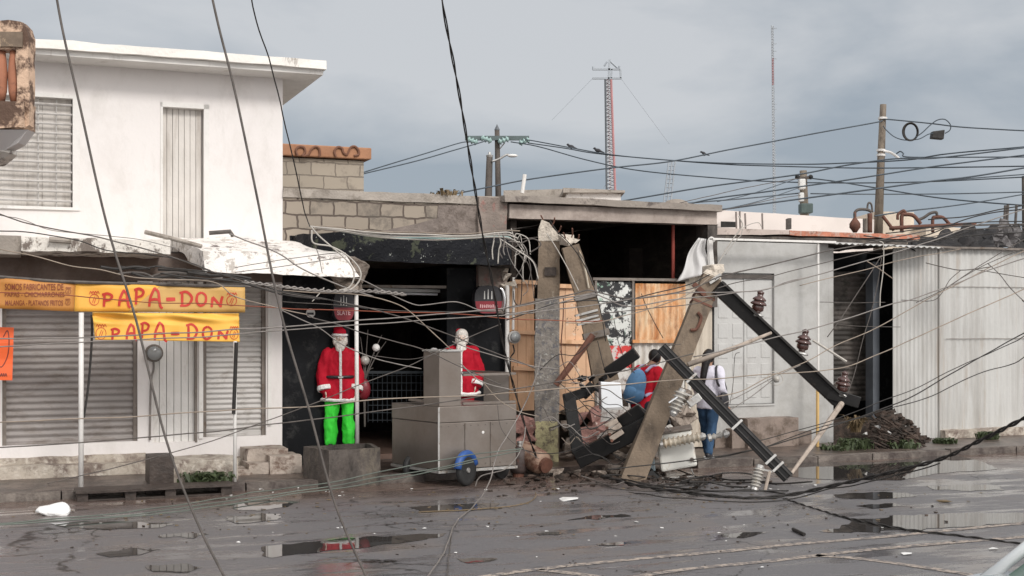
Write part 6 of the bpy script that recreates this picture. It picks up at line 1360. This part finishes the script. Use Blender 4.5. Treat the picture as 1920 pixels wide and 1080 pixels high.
for i in range(12): k = i/12; g.tube([P(1242+12*k,400-97*k,60), P(1256+10*k,400-97*k,60)], .025, 4)
build(g, 'bars', m['hazed_grey'], rb)
# birds
def bird(lbl, px, py, Y, s_=1.0, turn=0):
    b = P(px, py, Y); g = MB(); ell(g, b+Vector((0,0,.0)), .13*s_, .07*s_, .075*s_, Matrix.Rotation(R(turn), 3, 'Y')); sg_ = 1 if turn < 90 else -1
    ell(g, b+Vector((-.13*s_*sg_,0,.08*s_)), .055*s_, .05*s_, .05*s_); g.tube([b+Vector((-.16*s_*sg_,0,.08*s_)), b+Vector((-.23*s_*sg_,0,.07*s_))], [.018*s_,.004], 6)
    g.tube([b+Vector((.08*s_*sg_,0,-.02)), b+Vector((.28*s_*sg_,0,-.10*s_))], [.05*s_,.02*s_], 6); g.tube([b+Vector((0,0,-.05)), b+Vector((0,0,-.13*s_))], .014, 5)
    t = fuse(g, m['bird_dark'], 'bird', None, .018*s_, it=2); t['label'] = lbl; t['category'] = 'bird'; return t
bird('dark bird perched on the wire nearest the green insulators', 1071, 275, 41, .8, 15)
bird('dark bird perched on the wire just left of the lattice tower', 1121, 282, 41, .8, 10)
bird('small bird perched on the rising wire right of the lattice tower', 1320, 288, 40, .65, 40)
# ================================================================= WIRES
def wd(px): return 14.1 + (px/1920)*3.1
NW = [0]; M('wire_tan', (.26,.21,.165), .6, .25, 6, bump=0)
def wire(lbl, pts, r_=.010, mat='wire_mid', Y=None, cat='wire', nm='wire', twist=0, wob=0, grp=None):
    if not twist and mat != 'sky_wire' and Y != 9: r_ *= .72
    if mat == 'sky_wire': r_ *= .8
    pts = list(pts)
    if pts[-1][0] >= 1930 and pts[-1][0] > pts[-2][0] and mat != 'x':
        a_, b_ = pts[-2], pts[-1]; k_ = 420/(b_[0]-a_[0]); pts.append(tuple(v+(v-u)*(k_ if j < 2 else 0) for j, (u, v) in enumerate(zip(a_, b_))))
    if pts[0][0] <= -15:
        a_, b_ = pts[1], pts[0]; k_ = 420/(a_[0]-b_[0]); pts.insert(0, tuple(v+(v-u)*(k_ if j < 2 else 0) for j, (u, v) in enumerate(zip(a_, b_))))
    q = []
    for i, p in enumerate(pts):
        if len(p) == 3: y_ = p[2]
        elif Y is None: y_ = wd(p[0])
        elif isinstance(Y, tuple): y_ = Y[0]+(Y[1]-Y[0])*i/(len(pts)-1)
        else: y_ = Y
        q.append(P(p[0], p[1], y_))
    sp = spline(q, 7 if not twist else 26)
    if not twist and mat != 'sky_wire' and not wob and Y != 9:
        wob = .012
    if mat == 'wire_grey': mat = ('wire_grey', 'wire_grey', 'wire_tan', 'wire_mid')[NW[0] % 4]
    if wob: sp = [s_+noise.noise_vector(s_*2.3)*wob for s_ in sp]
    g = MB()
    if twist:
        for ph in (0, math.pi):
            L_ = 0; pp = []
            for i, s_ in enumerate(sp):
                if i: L_ += (s_-sp[i-1]).length
                a = L_/twist*2*math.pi+ph; pp.append(s_+Vector((math.cos(a), 0, math.sin(a)))*r_*.8)
            g.tube(pp, r_*.75, 6)
    else: g.tube(sp, r_, 7)
    NW[0] += 1
    return build(g, nm, m[mat], label=lbl, cat=cat, smooth=True, rot=0, group=grp)
# hanging foreground cables
wire('long dark cable hanging down across the far left from the top edge', [(100,-40),(118,60),(150,200),(200,420),(255,600),(310,820),(370,980),(430,1100)], .0088, 'wire_mid', 9)
wire('long dark cable crossing the white wall between the door and the corner', [(390,-40),(410,50),(440,170),(480,360),(525,580),(580,770),(630,950),(695,1100)], .0088, 'wire_mid', 9)
wire('thinner dark cable coming down to the corner of the black canopy', [(466,-40),(482,40),(520,170),(556,330),(572,400),(581,424)], .010, 'wire_dark', (12, 16.2))
wire('thick twisted black cable coming down from the top centre to the upright pole', [(826,-40,12),(832,20,12),(860,170,12.8),(885,320,13.6),(905,440,14.4),(925,540,15),(942,640,15.5),(962,720,16),(985,800,16.4),(1003,850,17),(1012,872,17.4)], .0105, 'wire_dark', None, 'cable', 'cable', .9)
# sagging heavy cables at the lower right
wire('thick twisted black cable sagging down to the road from the right edge', [(1990,752,11.6),(1920,785,12),(1840,825,12.8),(1760,862,13.6),(1640,893,14.3),(1560,911,14.7),(1480,928,15),(1400,934,15),(1300,925,15.3),(1200,911,15.8),(1130,893,16.6)], .016, 'wire_dark', None, 'cable', 'cable', .5)
wire('second black cable lying close under the thick sagging one', [(1760,868,13.5),(1700,888,14),(1640,900,14.2),(1560,917,14.6),(1480,934,14.8),(1400,940,14.7),(1260,934,14.9),(1180,921,15.6)], .010, 'wire_dark', None, 'cable', 'cable', 0, .03)
wire('black cable snaking on the road to the lower right edge', [(1470,935,15),(1530,955,14.2),(1600,974,13.4),(1700,993,12.75),(1800,1005,12.4),(1920,1021,11.95),(2000,1032,11.6)], .011, 'wire_dark', None, 'cable', 'cable', .4)
wire('black cable crossing low over the white corrugated wall, upper of three', [(1960,602,15.2),(1920,625),(1840,668),(1760,715),(1690,752),(1600,786),(1480,826),(1380,850),(1250,868),(1140,880)], .011, 'wire_dark')
wire('thin black cable just below the upper one over the corrugated wall', [(1960,604,15),(1900,642),(1813,680),(1724,724),(1658,750),(1572,784),(1480,812),(1400,832)], .008, 'wire_dark')
wire('black cable crossing low over the corrugated wall, lowest of three', [(1960,645,15.2),(1902,680),(1850,695),(1813,710),(1747,743),(1676,763),(1600,787),(1540,800),(1480,822),(1410,845),(1300,866)], .009, 'wire_dark')
# long wires across the whole scene
wire('pale grey wire running from left edge below the orange poster to the upper right', [(-30,793),(120,786),(250,781),(440,768),(570,763),(700,750),(867,742),(950,737),(1140,722),(1218,717),(1296,712),(1362,708),(1443,702),(1546,694),(1598,685),(1674,653),(1764,612),(1850,573),(1920,542),(1970,520)], .010, 'wire_grey')
wire('pale grey wire from the left edge rising through the panels to the brown conduit', [(-30,842),(90,835),(270,820),(440,805),(500,797),(669,776),(792,760),(867,748),(960,730),(1060,714),(1140,700),(1220,685),(1300,663)], .010, 'wire_grey')
wire('upper of two pale wires crossing the lower yellow banner', [(-30,636),(151,632),(311,626),(440,618),(500,615),(670,601),(820,589),(940,579),(1010,567),(1060,557),(1110,551)], .011, 'wire_grey')
wire('lower of two pale wires crossing the lower yellow banner', [(-30,652),(150,641),(311,635),(450,627),(500,621),(700,607),(820,598),(960,590),(1060,578),(1150,566),(1280,549),(1390,548),(1440,541),(1534,515),(1617,491),(1700,467),(1780,440),(1850,415),(1960,380)], .010, 'wire_grey')
wire('thin dark red brown wire straight across the lettering of the long banner', [(-30,547),(110,553),(240,565),(300,568),(420,571),(530,578),(700,584),(850,588),(960,598),(1060,602),(1130,601)], .008, 'banner_maroon')
wire('dark wire drooping from the left edge under the upstairs window', [(-30,393),(61,420),(173,442),(216,453),(320,481),(389,506),(444,524),(518,547),(622,564),(678,575),(720,585),(770,600),(843,627),(900,652),(960,673),(1005,692)], .010, 'wire_grey')
wire('thin wire just above the drooping one on the white wall', [(-30,400),(40,410),(93,430),(160,438),(250,448),(330,465)], .006, 'wire_grey')
wire('thin dark wire running along the top of the left canopy', [(-30,434),(40,434),(100,442),(150,452),(200,470),(280,478),(340,487),(395,507)], .009, 'wire_dark')
wire('wire slanting from the brown lintel to the left corner of the black shop', [(-30,462),(60,480),(130,498),(190,506),(250,520),(300,523),(400,529),(442,556),(522,578),(575,589)], .009, 'wire_grey')
wire('wire passing just above the hat of the mannequin with lime trousers', [(575,589),(591,597),(640,610),(678,623),(740,640),(793,655),(870,690),(940,722)], .009, 'wire_grey')
wire('wire sloping from the column down to the right of the red coat', [(516,576),(560,596),(600,616),(640,645),(700,672),(740,682),(790,692)], .009, 'wire_grey')
wire('pale wire arching through the dark shop opening above the bearded mannequin', [(655,520),(678,524),(720,545),(773,570),(800,572),(847,566),(870,570),(900,582),(940,583)], .009, 'wire_grey')
wire('pale wire sloping through the dark opening to the steel cart', [(530,545),(600,550),(660,551),(700,557),(740,568),(767,583),(800,612),(827,637),(845,655)], .009, 'wire_grey')
wire('thin pale wire rising from the kerb at the left to the right black pillar', [(90,906),(150,893),(280,860),(400,825),(500,790),(623,742),(700,712),(757,691),(796,672),(847,647),(890,628),(940,607)], .008, 'wire_grey')
wire('short wire falling from the black pillar to the cart top', [(863,680),(880,697),(897,712),(925,723),(962,732)], .010, 'wire_grey')
wire('wire falling behind the cart top toward the upright pole', [(848,640),(890,657),(947,673),(1000,687),(1050,692)], .009, 'wire_grey')
wire('thin wire sagging from the white bauble over the cart body', [(905,715),(930,745),(947,758),(975,772),(1010,780)], .007, 'wire_grey')
wire('faint thin wire high across the black opening', [(530,566),(640,573),(760,583),(920,585),(1000,588)], .006, 'wire_mid')
wire('faint thin wire low across the dark opening', [(700,668),(760,674),(800,668),(850,652)], .005, 'wire_mid')
for lb, pts in (('twisted pale rope strung under the black canopy', [(455,528),(520,536),(600,545),(648,546),(700,546),(760,552)]),):
    wire(lb, pts, .016, 'wire_grey', None, 'rope', 'rope', .16)
wire('dark cable bundle along the lower edge of the broken white canopy', [(290,500),(389,509),(444,522),(480,530),(518,545),(560,552),(622,564),(690,580)], .012, 'wire_dark')
wire('second dark cable below the broken canopy', [(300,512),(360,520),(440,528),(490,541),(530,553),(600,562)], .014, 'wire_dark')
wire('pale cable draped over the broken white canopy from the bent pipe', [(430,438),(460,450),(498,463),(530,478),(560,500),(600,520),(650,540),(700,556)], .012, 'wire_grey')
wire('grey cable looping round the right end of the white canopy, outer loop', [(585,432),(588,455),(620,462),(650,478),(672,500),(676,520),(660,541),(640,545)], .014, 'wire_pale')
wire('grey cable looping round the right end of the white canopy, inner loop', [(583,425),(600,444),(640,478),(660,500),(664,520),(655,538),(636,545)], .013, 'wire_pale')
wire('thin wire standing upright over the broken white canopy', [(590,457),(598,480),(604,512)], .006, 'wire_mid', 15.3)
wire('thin wire running along the front of the white canopy, upper', [(440,502),(520,488),(600,478),(640,474)], .006, 'wire_mid', 15.3)
wire('thin wire running along the front of the white canopy, lower', [(440,511),(500,503),(580,492),(650,482)], .006, 'wire_mid', 15.3)
wire('short pale wire stub pointing down beside the rope knot', [(608,540),(598,552),(585,566)], .009, 'wire_pale')
# cables lying along the top of the black canopy
rw = random.Random(9)
for i, (dy, mt2, r_) in enumerate(((0,'wire_pale',.014),(4,'wire_pale',.012),(8,'wire_pale',.013),(-3,'wire_grey',.01),(6,'insulator_green',.012),(2,'wire_grey',.012))):
    pts = [(580+i*3, 424+dy*.3), (640, 430+dy*.7+rw.uniform(-2,2)), (720, 438+dy+rw.uniform(-2,2)), (800, 441+dy+rw.uniform(-2,2)), (880, 441+dy*.8+rw.uniform(-2,2)), (945, 436+dy*1.2), (968+rw.uniform(-8,8), 438+dy*2)]
    wire('pale cable lying along the top of the black canopy', pts, r_, mt2, 16.6+.05*i, grp='cables on top of the black canopy')
for i in range(12):     # drooping loops between the canopy corner and the broken pole
    x0_ = rw.uniform(935,975); y0_ = rw.uniform(428,470); x1_ = rw.uniform(975,1012); y1_ = rw.uniform(470,560)
    wire('curling pale cable hanging between the black canopy and the standing pole', [(x0_,y0_),((x0_+x1_)/2+rw.uniform(-14,16), (y0_+y1_)/2+rw.uniform(-24,0)),(x1_+rw.uniform(-12,6), y1_-rw.uniform(4,26)),(x1_-rw.uniform(-4,20),y1_+rw.uniform(0,26))], rw.uniform(.007,.013), rw.choice(['wire_pale','wire_grey','wire_mid']), 17.2, grp='curling cables beside the standing pole')
for i in range(4):
    x0_ = rw.uniform(925,958)
    wire('pale cable drip hanging over the right end of the black canopy', [(x0_,436),(x0_+rw.uniform(-5,8),455),(x0_+rw.uniform(-6,6),470),(x0_+rw.uniform(-4,4),rw.uniform(478,498))], .013, rw.choice(['wire_pale','wire_grey']), 16.7, grp='cables hanging off the canopy corner')
wire('dark cable loop hanging in front of the orange boards', [(962,545),(964,565),(974,572),(978,540),(979,500)], .010, 'wire_dark', 17.9)
wire('pale cable hanging straight down left of the standing pole', [(985,480),(981,500),(981,528)], .010, 'wire_pale', 17.9)
# bundle through the two broken poles
wire('grey cable bundle wrapped across both broken poles, upper strand', [(940,580),(1000,566),(1050,556),(1080,549),(1104,544),(1140,552),(1180,560),(1240,554),(1300,540),(1340,522)], .012, 'wire_grey')
wire('grey cable bundle wrapped across both broken poles, lower strand', [(940,592),(980,585),(1020,578),(1060,564),(1110,551),(1135,558),(1180,575),(1260,562),(1320,556)], .011, 'wire_grey')
wire('dark cable crossing both broken poles at the height of the metal bands', [(950,600),(1000,583),(1040,570),(1100,562),(1160,566),(1220,552),(1290,534),(1330,515)], .010, 'wire_dark')
wire('thin wire crossing the painted poster below the bands', [(1060,605),(1120,604),(1180,590),(1240,572),(1290,552),(1330,520)], .009, 'wire_grey')
wire('thin straight wire from the poster up to the leaning pole head', [(1100,590),(1170,584),(1230,577),(1300,570),(1336,560)], .008, 'wire_grey')
wire('thin wire falling across the rusty orange sheet', [(1202,550),(1212,575),(1225,600),(1244,634)], .008, 'wire_dark', 17.9)
wire('dark cable falling from the top of the standing pole past the leaning stump', [(1030,414),(1045,435),(1062,450),(1082,475),(1100,505),(1113,537),(1128,590),(1135,640)], .010, 'wire_dark', 17.7)
wire('pale cable strand down the front of the leaning stump', [(1025,438),(1045,468),(1063,500),(1078,530),(1085,545)], .010, 'wire_pale', 17.8)
wire('pair of thin dark wires right of the leaning stump', [(1080,463),(1095,490),(1108,520),(1118,552)], .009, 'wire_grey', 17.9)
wire('thin wire from the beam down past the dark room to the left', [(950,432),(1000,424),(1040,414),(1085,408),(1150,400),(1249,386),(1345,364),(1440,344),(1520,330)], .010, 'wire_mid', (18.6, 26))
wire('second thin wire rising across the dark room under the beam', [(960,450),(1040,440),(1100,430),(1180,417),(1260,408),(1345,396),(1440,376),(1500,366)], .009, 'wire_mid', (18.6, 26))
wire('rusty black wire loops dangling before the orange boards', [(1056,560),(1055,600),(1052,660),(1062,700),(1080,720)], .012, 'rusty_iron', 17.7)
wire('thin wire hanging beside the orange boards to the rubble', [(1120,640),(1128,670),(1135,700),(1128,720)], .008, 'wire_dark', 17.6)
rw = random.Random(21)
for i in range(26):     # loose ends in the wreckage
    x0_ = rw.uniform(1000,1190); y0_ = rw.uniform(690,860); ln = rw.uniform(40,120); a_ = rw.uniform(-.6,.7)
    pts = [(x0_, y0_), (x0_+ln*.35, y0_+ln*a_*.35+rw.uniform(-18,10)), (x0_+ln*.7, y0_+ln*a_*.7+rw.uniform(-10,18)), (x0_+ln, y0_+ln*a_)]
    pts = [(x, min(y, 890)) for x, y in pts]
    wire('loose thin wire curling through the wreckage between the broken poles', pts, rw.uniform(.006,.011), rw.choice(['wire_dark','wire_grey','wire_mid','wire_dark']), rw.uniform(16.6,17.2), grp='loose wires in the wreckage')
for i in range(12):     # wires trailing over the ground
    x0_ = rw.uniform(1040,1300); y0_ = rw.uniform(885,915); ln = rw.uniform(80,240)
    g = MB(); q = [G(x0_+ln*k/4, y0_+rw.uniform(-6,8)+k*2.5, .012+abs(rw.gauss(0,.04))) for k in range(5)]; g.tube(spline(q, 6), rw.uniform(.007,.012), 6)
    build(g, 'wire', m[rw.choice(['wire_dark','wire_mid','wire_dark'])], label='thin black wire trailing over the muddy ground before the fallen poles', cat='wire', group='wires trailing over the mud', rot=0, smooth=True)
wire('thin wire hanging from the leaning pole down to the debris', [(1152,600),(1160,640),(1175,680),(1190,700)], .007, 'wire_dark', 17.5)
# right side wires
wire('pale cable fanning from the leaning pole head to the gutter, uppermost', [(1340,524),(1354,517),(1439,497),(1480,487),(1532,475),(1601,461),(1640,452),(1700,440),(1790,425),(1960,418)], .012, 'wire_grey')
wire('thin cable from the leaning pole head to the gutter, second', [(1345,540),(1380,530),(1449,517),(1510,501),(1577,485),(1657,465),(1740,445),(1820,430),(1960,425)], .008, 'wire_mid')
wire('wire ending at the top brown insulator and running to the right edge', [(1310,557),(1395,548),(1420,545),(1442,541),(1480,528),(1534,515),(1617,491),(1700,467)], .009, 'wire_grey')
wire('short wire across the top of the dark shuttered doorway', [(1500,536),(1552,522),(1617,507),(1672,492),(1740,478),(1800,468)], .008, 'wire_grey')
wire('straight wire falling across the dark doorway to the left', [(1653,479),(1625,522),(1597,568),(1551,632)], .009, 'wire_grey')
wire('pale upright cable hanging from the awning before the doorway', [(1650,452),(1657,459),(1656,500),(1651,545),(1650,577)], .010, 'wire_pale')
wire('wire running through the middle brown insulator to the right edge', [(1300,669),(1404,646),(1445,635),(1507,620),(1551,608),(1610,590),(1676,569),(1710,562),(1785,534),(1850,508),(1920,485),(1960,472)], .011, 'wire_grey')
wire('wire from the woman up past the white stick to the right edge', [(1341,744),(1390,733),(1440,708),(1466,697),(1520,673),(1559,652),(1632,620),(1700,584),(1764,548),(1827,516),(1890,485),(1960,452)], .009, 'wire_grey')
wire('wire falling from the doorway top to the bent end of the crossarm', [(1653,483),(1640,560),(1621,628),(1605,690),(1588,741)], .008, 'wire_grey')
wire('thin level wire across the dark doorway, upper', [(1536,567),(1600,568),(1660,567)], .006, 'wire_mid')
wire('thin level wire across the dark doorway, lower', [(1570,608),(1620,611),(1690,613)], .006, 'wire_mid')
wire('short slanting wire at the right of the doorway top', [(1625,490),(1650,505),(1674,522)], .009, 'wire_grey')
wire('thin wire hanging on the panelled door', [(1387,660),(1378,668),(1374,720),(1368,758)], .006, 'wire_mid', 17.8)
wire('wire from the small white insulator knot down to the woman, upper', [(1500,684),(1470,698),(1452,707),(1400,735),(1345,762)], .008, 'wire_grey')
wire('wire from the small white insulator knot down to the woman, lower', [(1452,710),(1420,735),(1390,755),(1350,780)], .008, 'wire_grey')
wire('loop of wire round the small white insulator knot', [(1440,706),(1448,697),(1462,700),(1468,714),(1456,722),(1442,716),(1440,706)], .007, 'wire_pale')
build(MB().lathe([(.02,0),(.045,.02),(.045,.06),(.02,.08)], P(1450,712,16.4), (1,0,.2), 12), 'spool_insulator', m['grey_porcelain'], label='small white spool insulator knotted in the wires before the panelled door', cat='insulator', smooth=True)
build(MB().tube([P(1290,684,16.5), P(1378,652,16.6), P(1446,624,16.8)], [.035,.03,.02], 8), 'conduit', m['dry_wood'], label='thick pale brown conduit lying across the wires above the woman', cat='conduit', smooth=True)
wire('dark curved wire across the upper corrugated wall', [(1737,493),(1775,502),(1800,506),(1830,504),(1860,500)], .009, 'wire_mid')
wire('wire curving down the corrugated wall at the far right', [(1852,493),(1875,515),(1895,540),(1925,568),(1960,590)], .008, 'wire_mid')
wire('thin wire slanting over the corrugated wall to the right edge', [(1830,505),(1870,512),(1920,520),(1960,526)], .008, 'wire_mid')
wire('wire hooking round the corner of the corrugated building', [(1690,563),(1745,565),(1764,552),(1780,525),(1800,507)], .007, 'wire_mid')
wire('wire from the corrugated corner up to the roof edge', [(1775,540),(1810,515),(1850,490),(1885,468),(1935,440)], .008, 'wire_mid')
wire('thin wire from roof edge down along the corrugated wall', [(1960,452),(1900,474),(1850,495),(1800,522),(1760,548),(1718,568)], .007, 'wire_mid')
# broken wires hanging in front of the grey parapet
wire('pale cable bent over the gutter above the panelled door', [(1343,500),(1360,470),(1375,448),(1388,430),(1392,420),(1385,405)], .012, 'wire_pale', 17.6)
wire('thin cable bent over the gutter, second', [(1360,478),(1380,452),(1390,440),(1395,425),(1420,417),(1428,425)], .008, 'wire_pale', 17.8)
# cables on the right roof
for i, pts in enumerate(([(1600,447),(1660,452),(1720,452),(1780,445),(1850,440),(1960,432)], [(1620,442),(1690,452),(1760,450),(1830,432),(1960,418)], [(1660,438),(1720,430),(1800,420),(1880,416),(1960,412)], [(1700,428),(1800,424),(1880,421),(1960,419)], [(1740,412),(1820,405),(1880,392),(1960,376)], [(1660,455),(1740,440),(1800,415),(1860,400),(1960,385)])):
    wire('dark cable sagging along the roofs at the right', pts, .013, 'wire_dark', 20, grp='cables along the right roofs')
# wires in the lower left and middle
for lb, pts, r_ in (('green grey cable lying from the left edge to the cart, topmost', [(-20,984),(120,972),(260,957),(420,934),(480,923),(560,913),(626,904),(742,879),(800,866),(888,852),(980,842)], .010),
        ('green grey cable lying from the left edge to the cart, middle', [(-20,985),(100,978),(240,966),(400,944),(480,932),(611,914),(700,897),(795,882),(888,862),(975,846)], .010),
        ('green grey cable lying from the left edge to the cart, lowest', [(-20,986),(130,976),(300,963),(440,944),(533,929),(620,918),(742,898),(840,876),(888,866)], .010)):
    n_ = len(pts); q = []
    for x, y in pts:
        gz = (EYE)*F/(y-HZ); yy = min(gz*.985, 15.2+.2*(x/960)) if x > 480 else gz*.985; q.append((x, y, yy))
    wire(lb, q, r_, 'wire_green')
wire('pale grey cable hanging from the cart corner down to the lower edge', [(1015,668,16),(1000,720,15.9),(975,775,15.8),(950,820,15.6),(935,844,15.5),(926,872,15.4),(920,897,15.3),(905,928,14.9),(888,949,14.35),(862,972,13.4),(850,987,12.9),(840,1015,12),(827,1045,11.2),(790,1095,10)], .011, 'wire_grey')
wire('pale grey cable curling from the pole foot to the blue wheel', [(985,800,15.9),(982,824,15.8),(970,856,15.7),(950,878,15.6),(929,885,15.6),(905,891,15.6),(895,900,15.6),(891,912,15.6)], .010, 'wire_grey')
wire('pale arc of wire lying on the road right of the cart', [(785,960,13.95),(840,957,14.05),(917,953,14.2),(976,946,14.5),(997,938,14.8),(1005,930,15.1),(1004,924,15.3)], .008, 'leaf_dry')
wire('thin forked wire hanging under the pale cable on the road', [(846,1000,12.5),(844,1020,12.0),(841,1050,11.1),(838,1090,10.2)], .007, 'wire_grey')
wire('thin dark wire falling over the cart body', [(932,758),(938,800),(955,825),(985,845),(1010,860)], .006, 'wire_mid', 15.7)
wire('thin wire across the rubble at the foot of the standing pole', [(965,840),(1010,850),(1060,846),(1105,830)], .008, 'wire_dark', 16.6)
# wires against the sky
SK = lambda lb, pts, Y, r_=.022: wire(lb, pts, r_, 'sky_wire', Y)
SK('wire leaving the green insulators downward to the left, upper', [(884,266),(862,268),(800,287),(740,305),(672,326)], (41.8,36))
SK('wire leaving the green insulators downward to the left, lower', [(912,262),(905,266),(850,282),(780,302),(672,328)], (41.8,36))
SK('wire from the green insulators to the right carrying two birds, upper', [(985,262),(1000,264),(1070,277),(1145,290),(1250,300),(1360,306),(1500,308),(1579,306),(1700,300),(1780,288),(1960,272)], (41.8,30))
SK('wire from the green insulators to the right, second', [(990,268),(1060,278),(1120,288),(1250,300),(1360,308),(1440,311),(1607,315),(1760,314),(1960,311)], (41.8,30))
SK('wire sagging lower from the green insulators to the right', [(958,266),(1010,275),(1100,300),(1200,320),(1360,335),(1440,340),(1560,343),(1729,341),(1960,330)], (41.8,32))
SK('long wire rising from the left roofs to the tall brown pole', [(660,374),(760,370),(840,365),(920,350),(1000,335),(1145,315),(1255,303),(1360,282),(1440,267),(1540,248),(1640,230),(1655,226)], (30,33.9))
SK('wire from the tall brown pole to the right edge with the cable coil', [(1656,223),(1690,226),(1750,232),(1800,238),(1880,243),(1960,247)], (33.9,33))
SK('wire rising behind the mossy pole through the tall brown pole bracket', [(1160,378),(1230,366),(1320,351),(1440,335),(1510,325),(1580,311),(1640,302),(1688,297),(1745,297),(1830,288),(1960,272)], (30,30))
SK('wire passing the switch box of the mossy pole', [(1270,388),(1340,372),(1440,359),(1500,350),(1565,341),(1650,328),(1745,313),(1830,302),(1960,286)], (30,30))
SK('wire rising from the beam end to the right edge under the switch box', [(1345,394),(1440,381),(1500,373),(1634,355),(1745,340),(1830,330),(1960,308)], (26,28))
SK('wire from the right half of the beam toward the lower part of the mossy pole', [(1100,404),(1200,393),(1290,381),(1400,372),(1500,362)], (26,36))
SK('upper wire falling from the mossy pole to the right edge', [(1518,334),(1565,340),(1640,352),(1700,362),(1760,371),(1840,379),(1960,388)], (35.8,30))
SK('near level wire from the mossy pole to the right edge', [(1520,363),(1600,364),(1700,364),(1800,363),(1920,360),(1960,359)], (35.8,38))
SK('rising wire low over the right roofs to the edge pole', [(1640,405),(1700,396),(1770,388),(1840,378),(1921,364)], (28,37.9))
SK('wire rising to the edge pole, upper', [(1634,355),(1745,340),(1773,338),(1850,332),(1921,327)], (30,37.9))
SK('short level wire from the hook of the brown pole to the right edge', [(1681,288),(1688,284),(1694,288),(1698,294),(1760,295),(1960,294)], (33.8,33))
SK('faint wire crossing at the foot of the mossy pole, left', [(1345,378),(1400,366),(1450,350),(1496,334)], (30,35.8), .014)
SK('faint wire crossing at the foot of the mossy pole, right', [(1360,392),(1420,378),(1470,362),(1498,352)], (30,35.8), .014)
SK('drooping loop of wire at the cable coil, left', [(1656,236),(1662,244),(1676,256),(1692,262),(1708,263)], (33.8,33.5), .016)
SK('drooping wire from the coil up to the splice box', [(1716,258),(1730,248),(1745,234),(1758,225),(1772,224),(1782,234),(1781,244),(1772,250)], (33.5,33.5), .018)
SK('wire from the coil to the left side of the splice box', [(1708,263),(1725,260),(1740,252),(1750,250)], (33.5,33.5), .016)
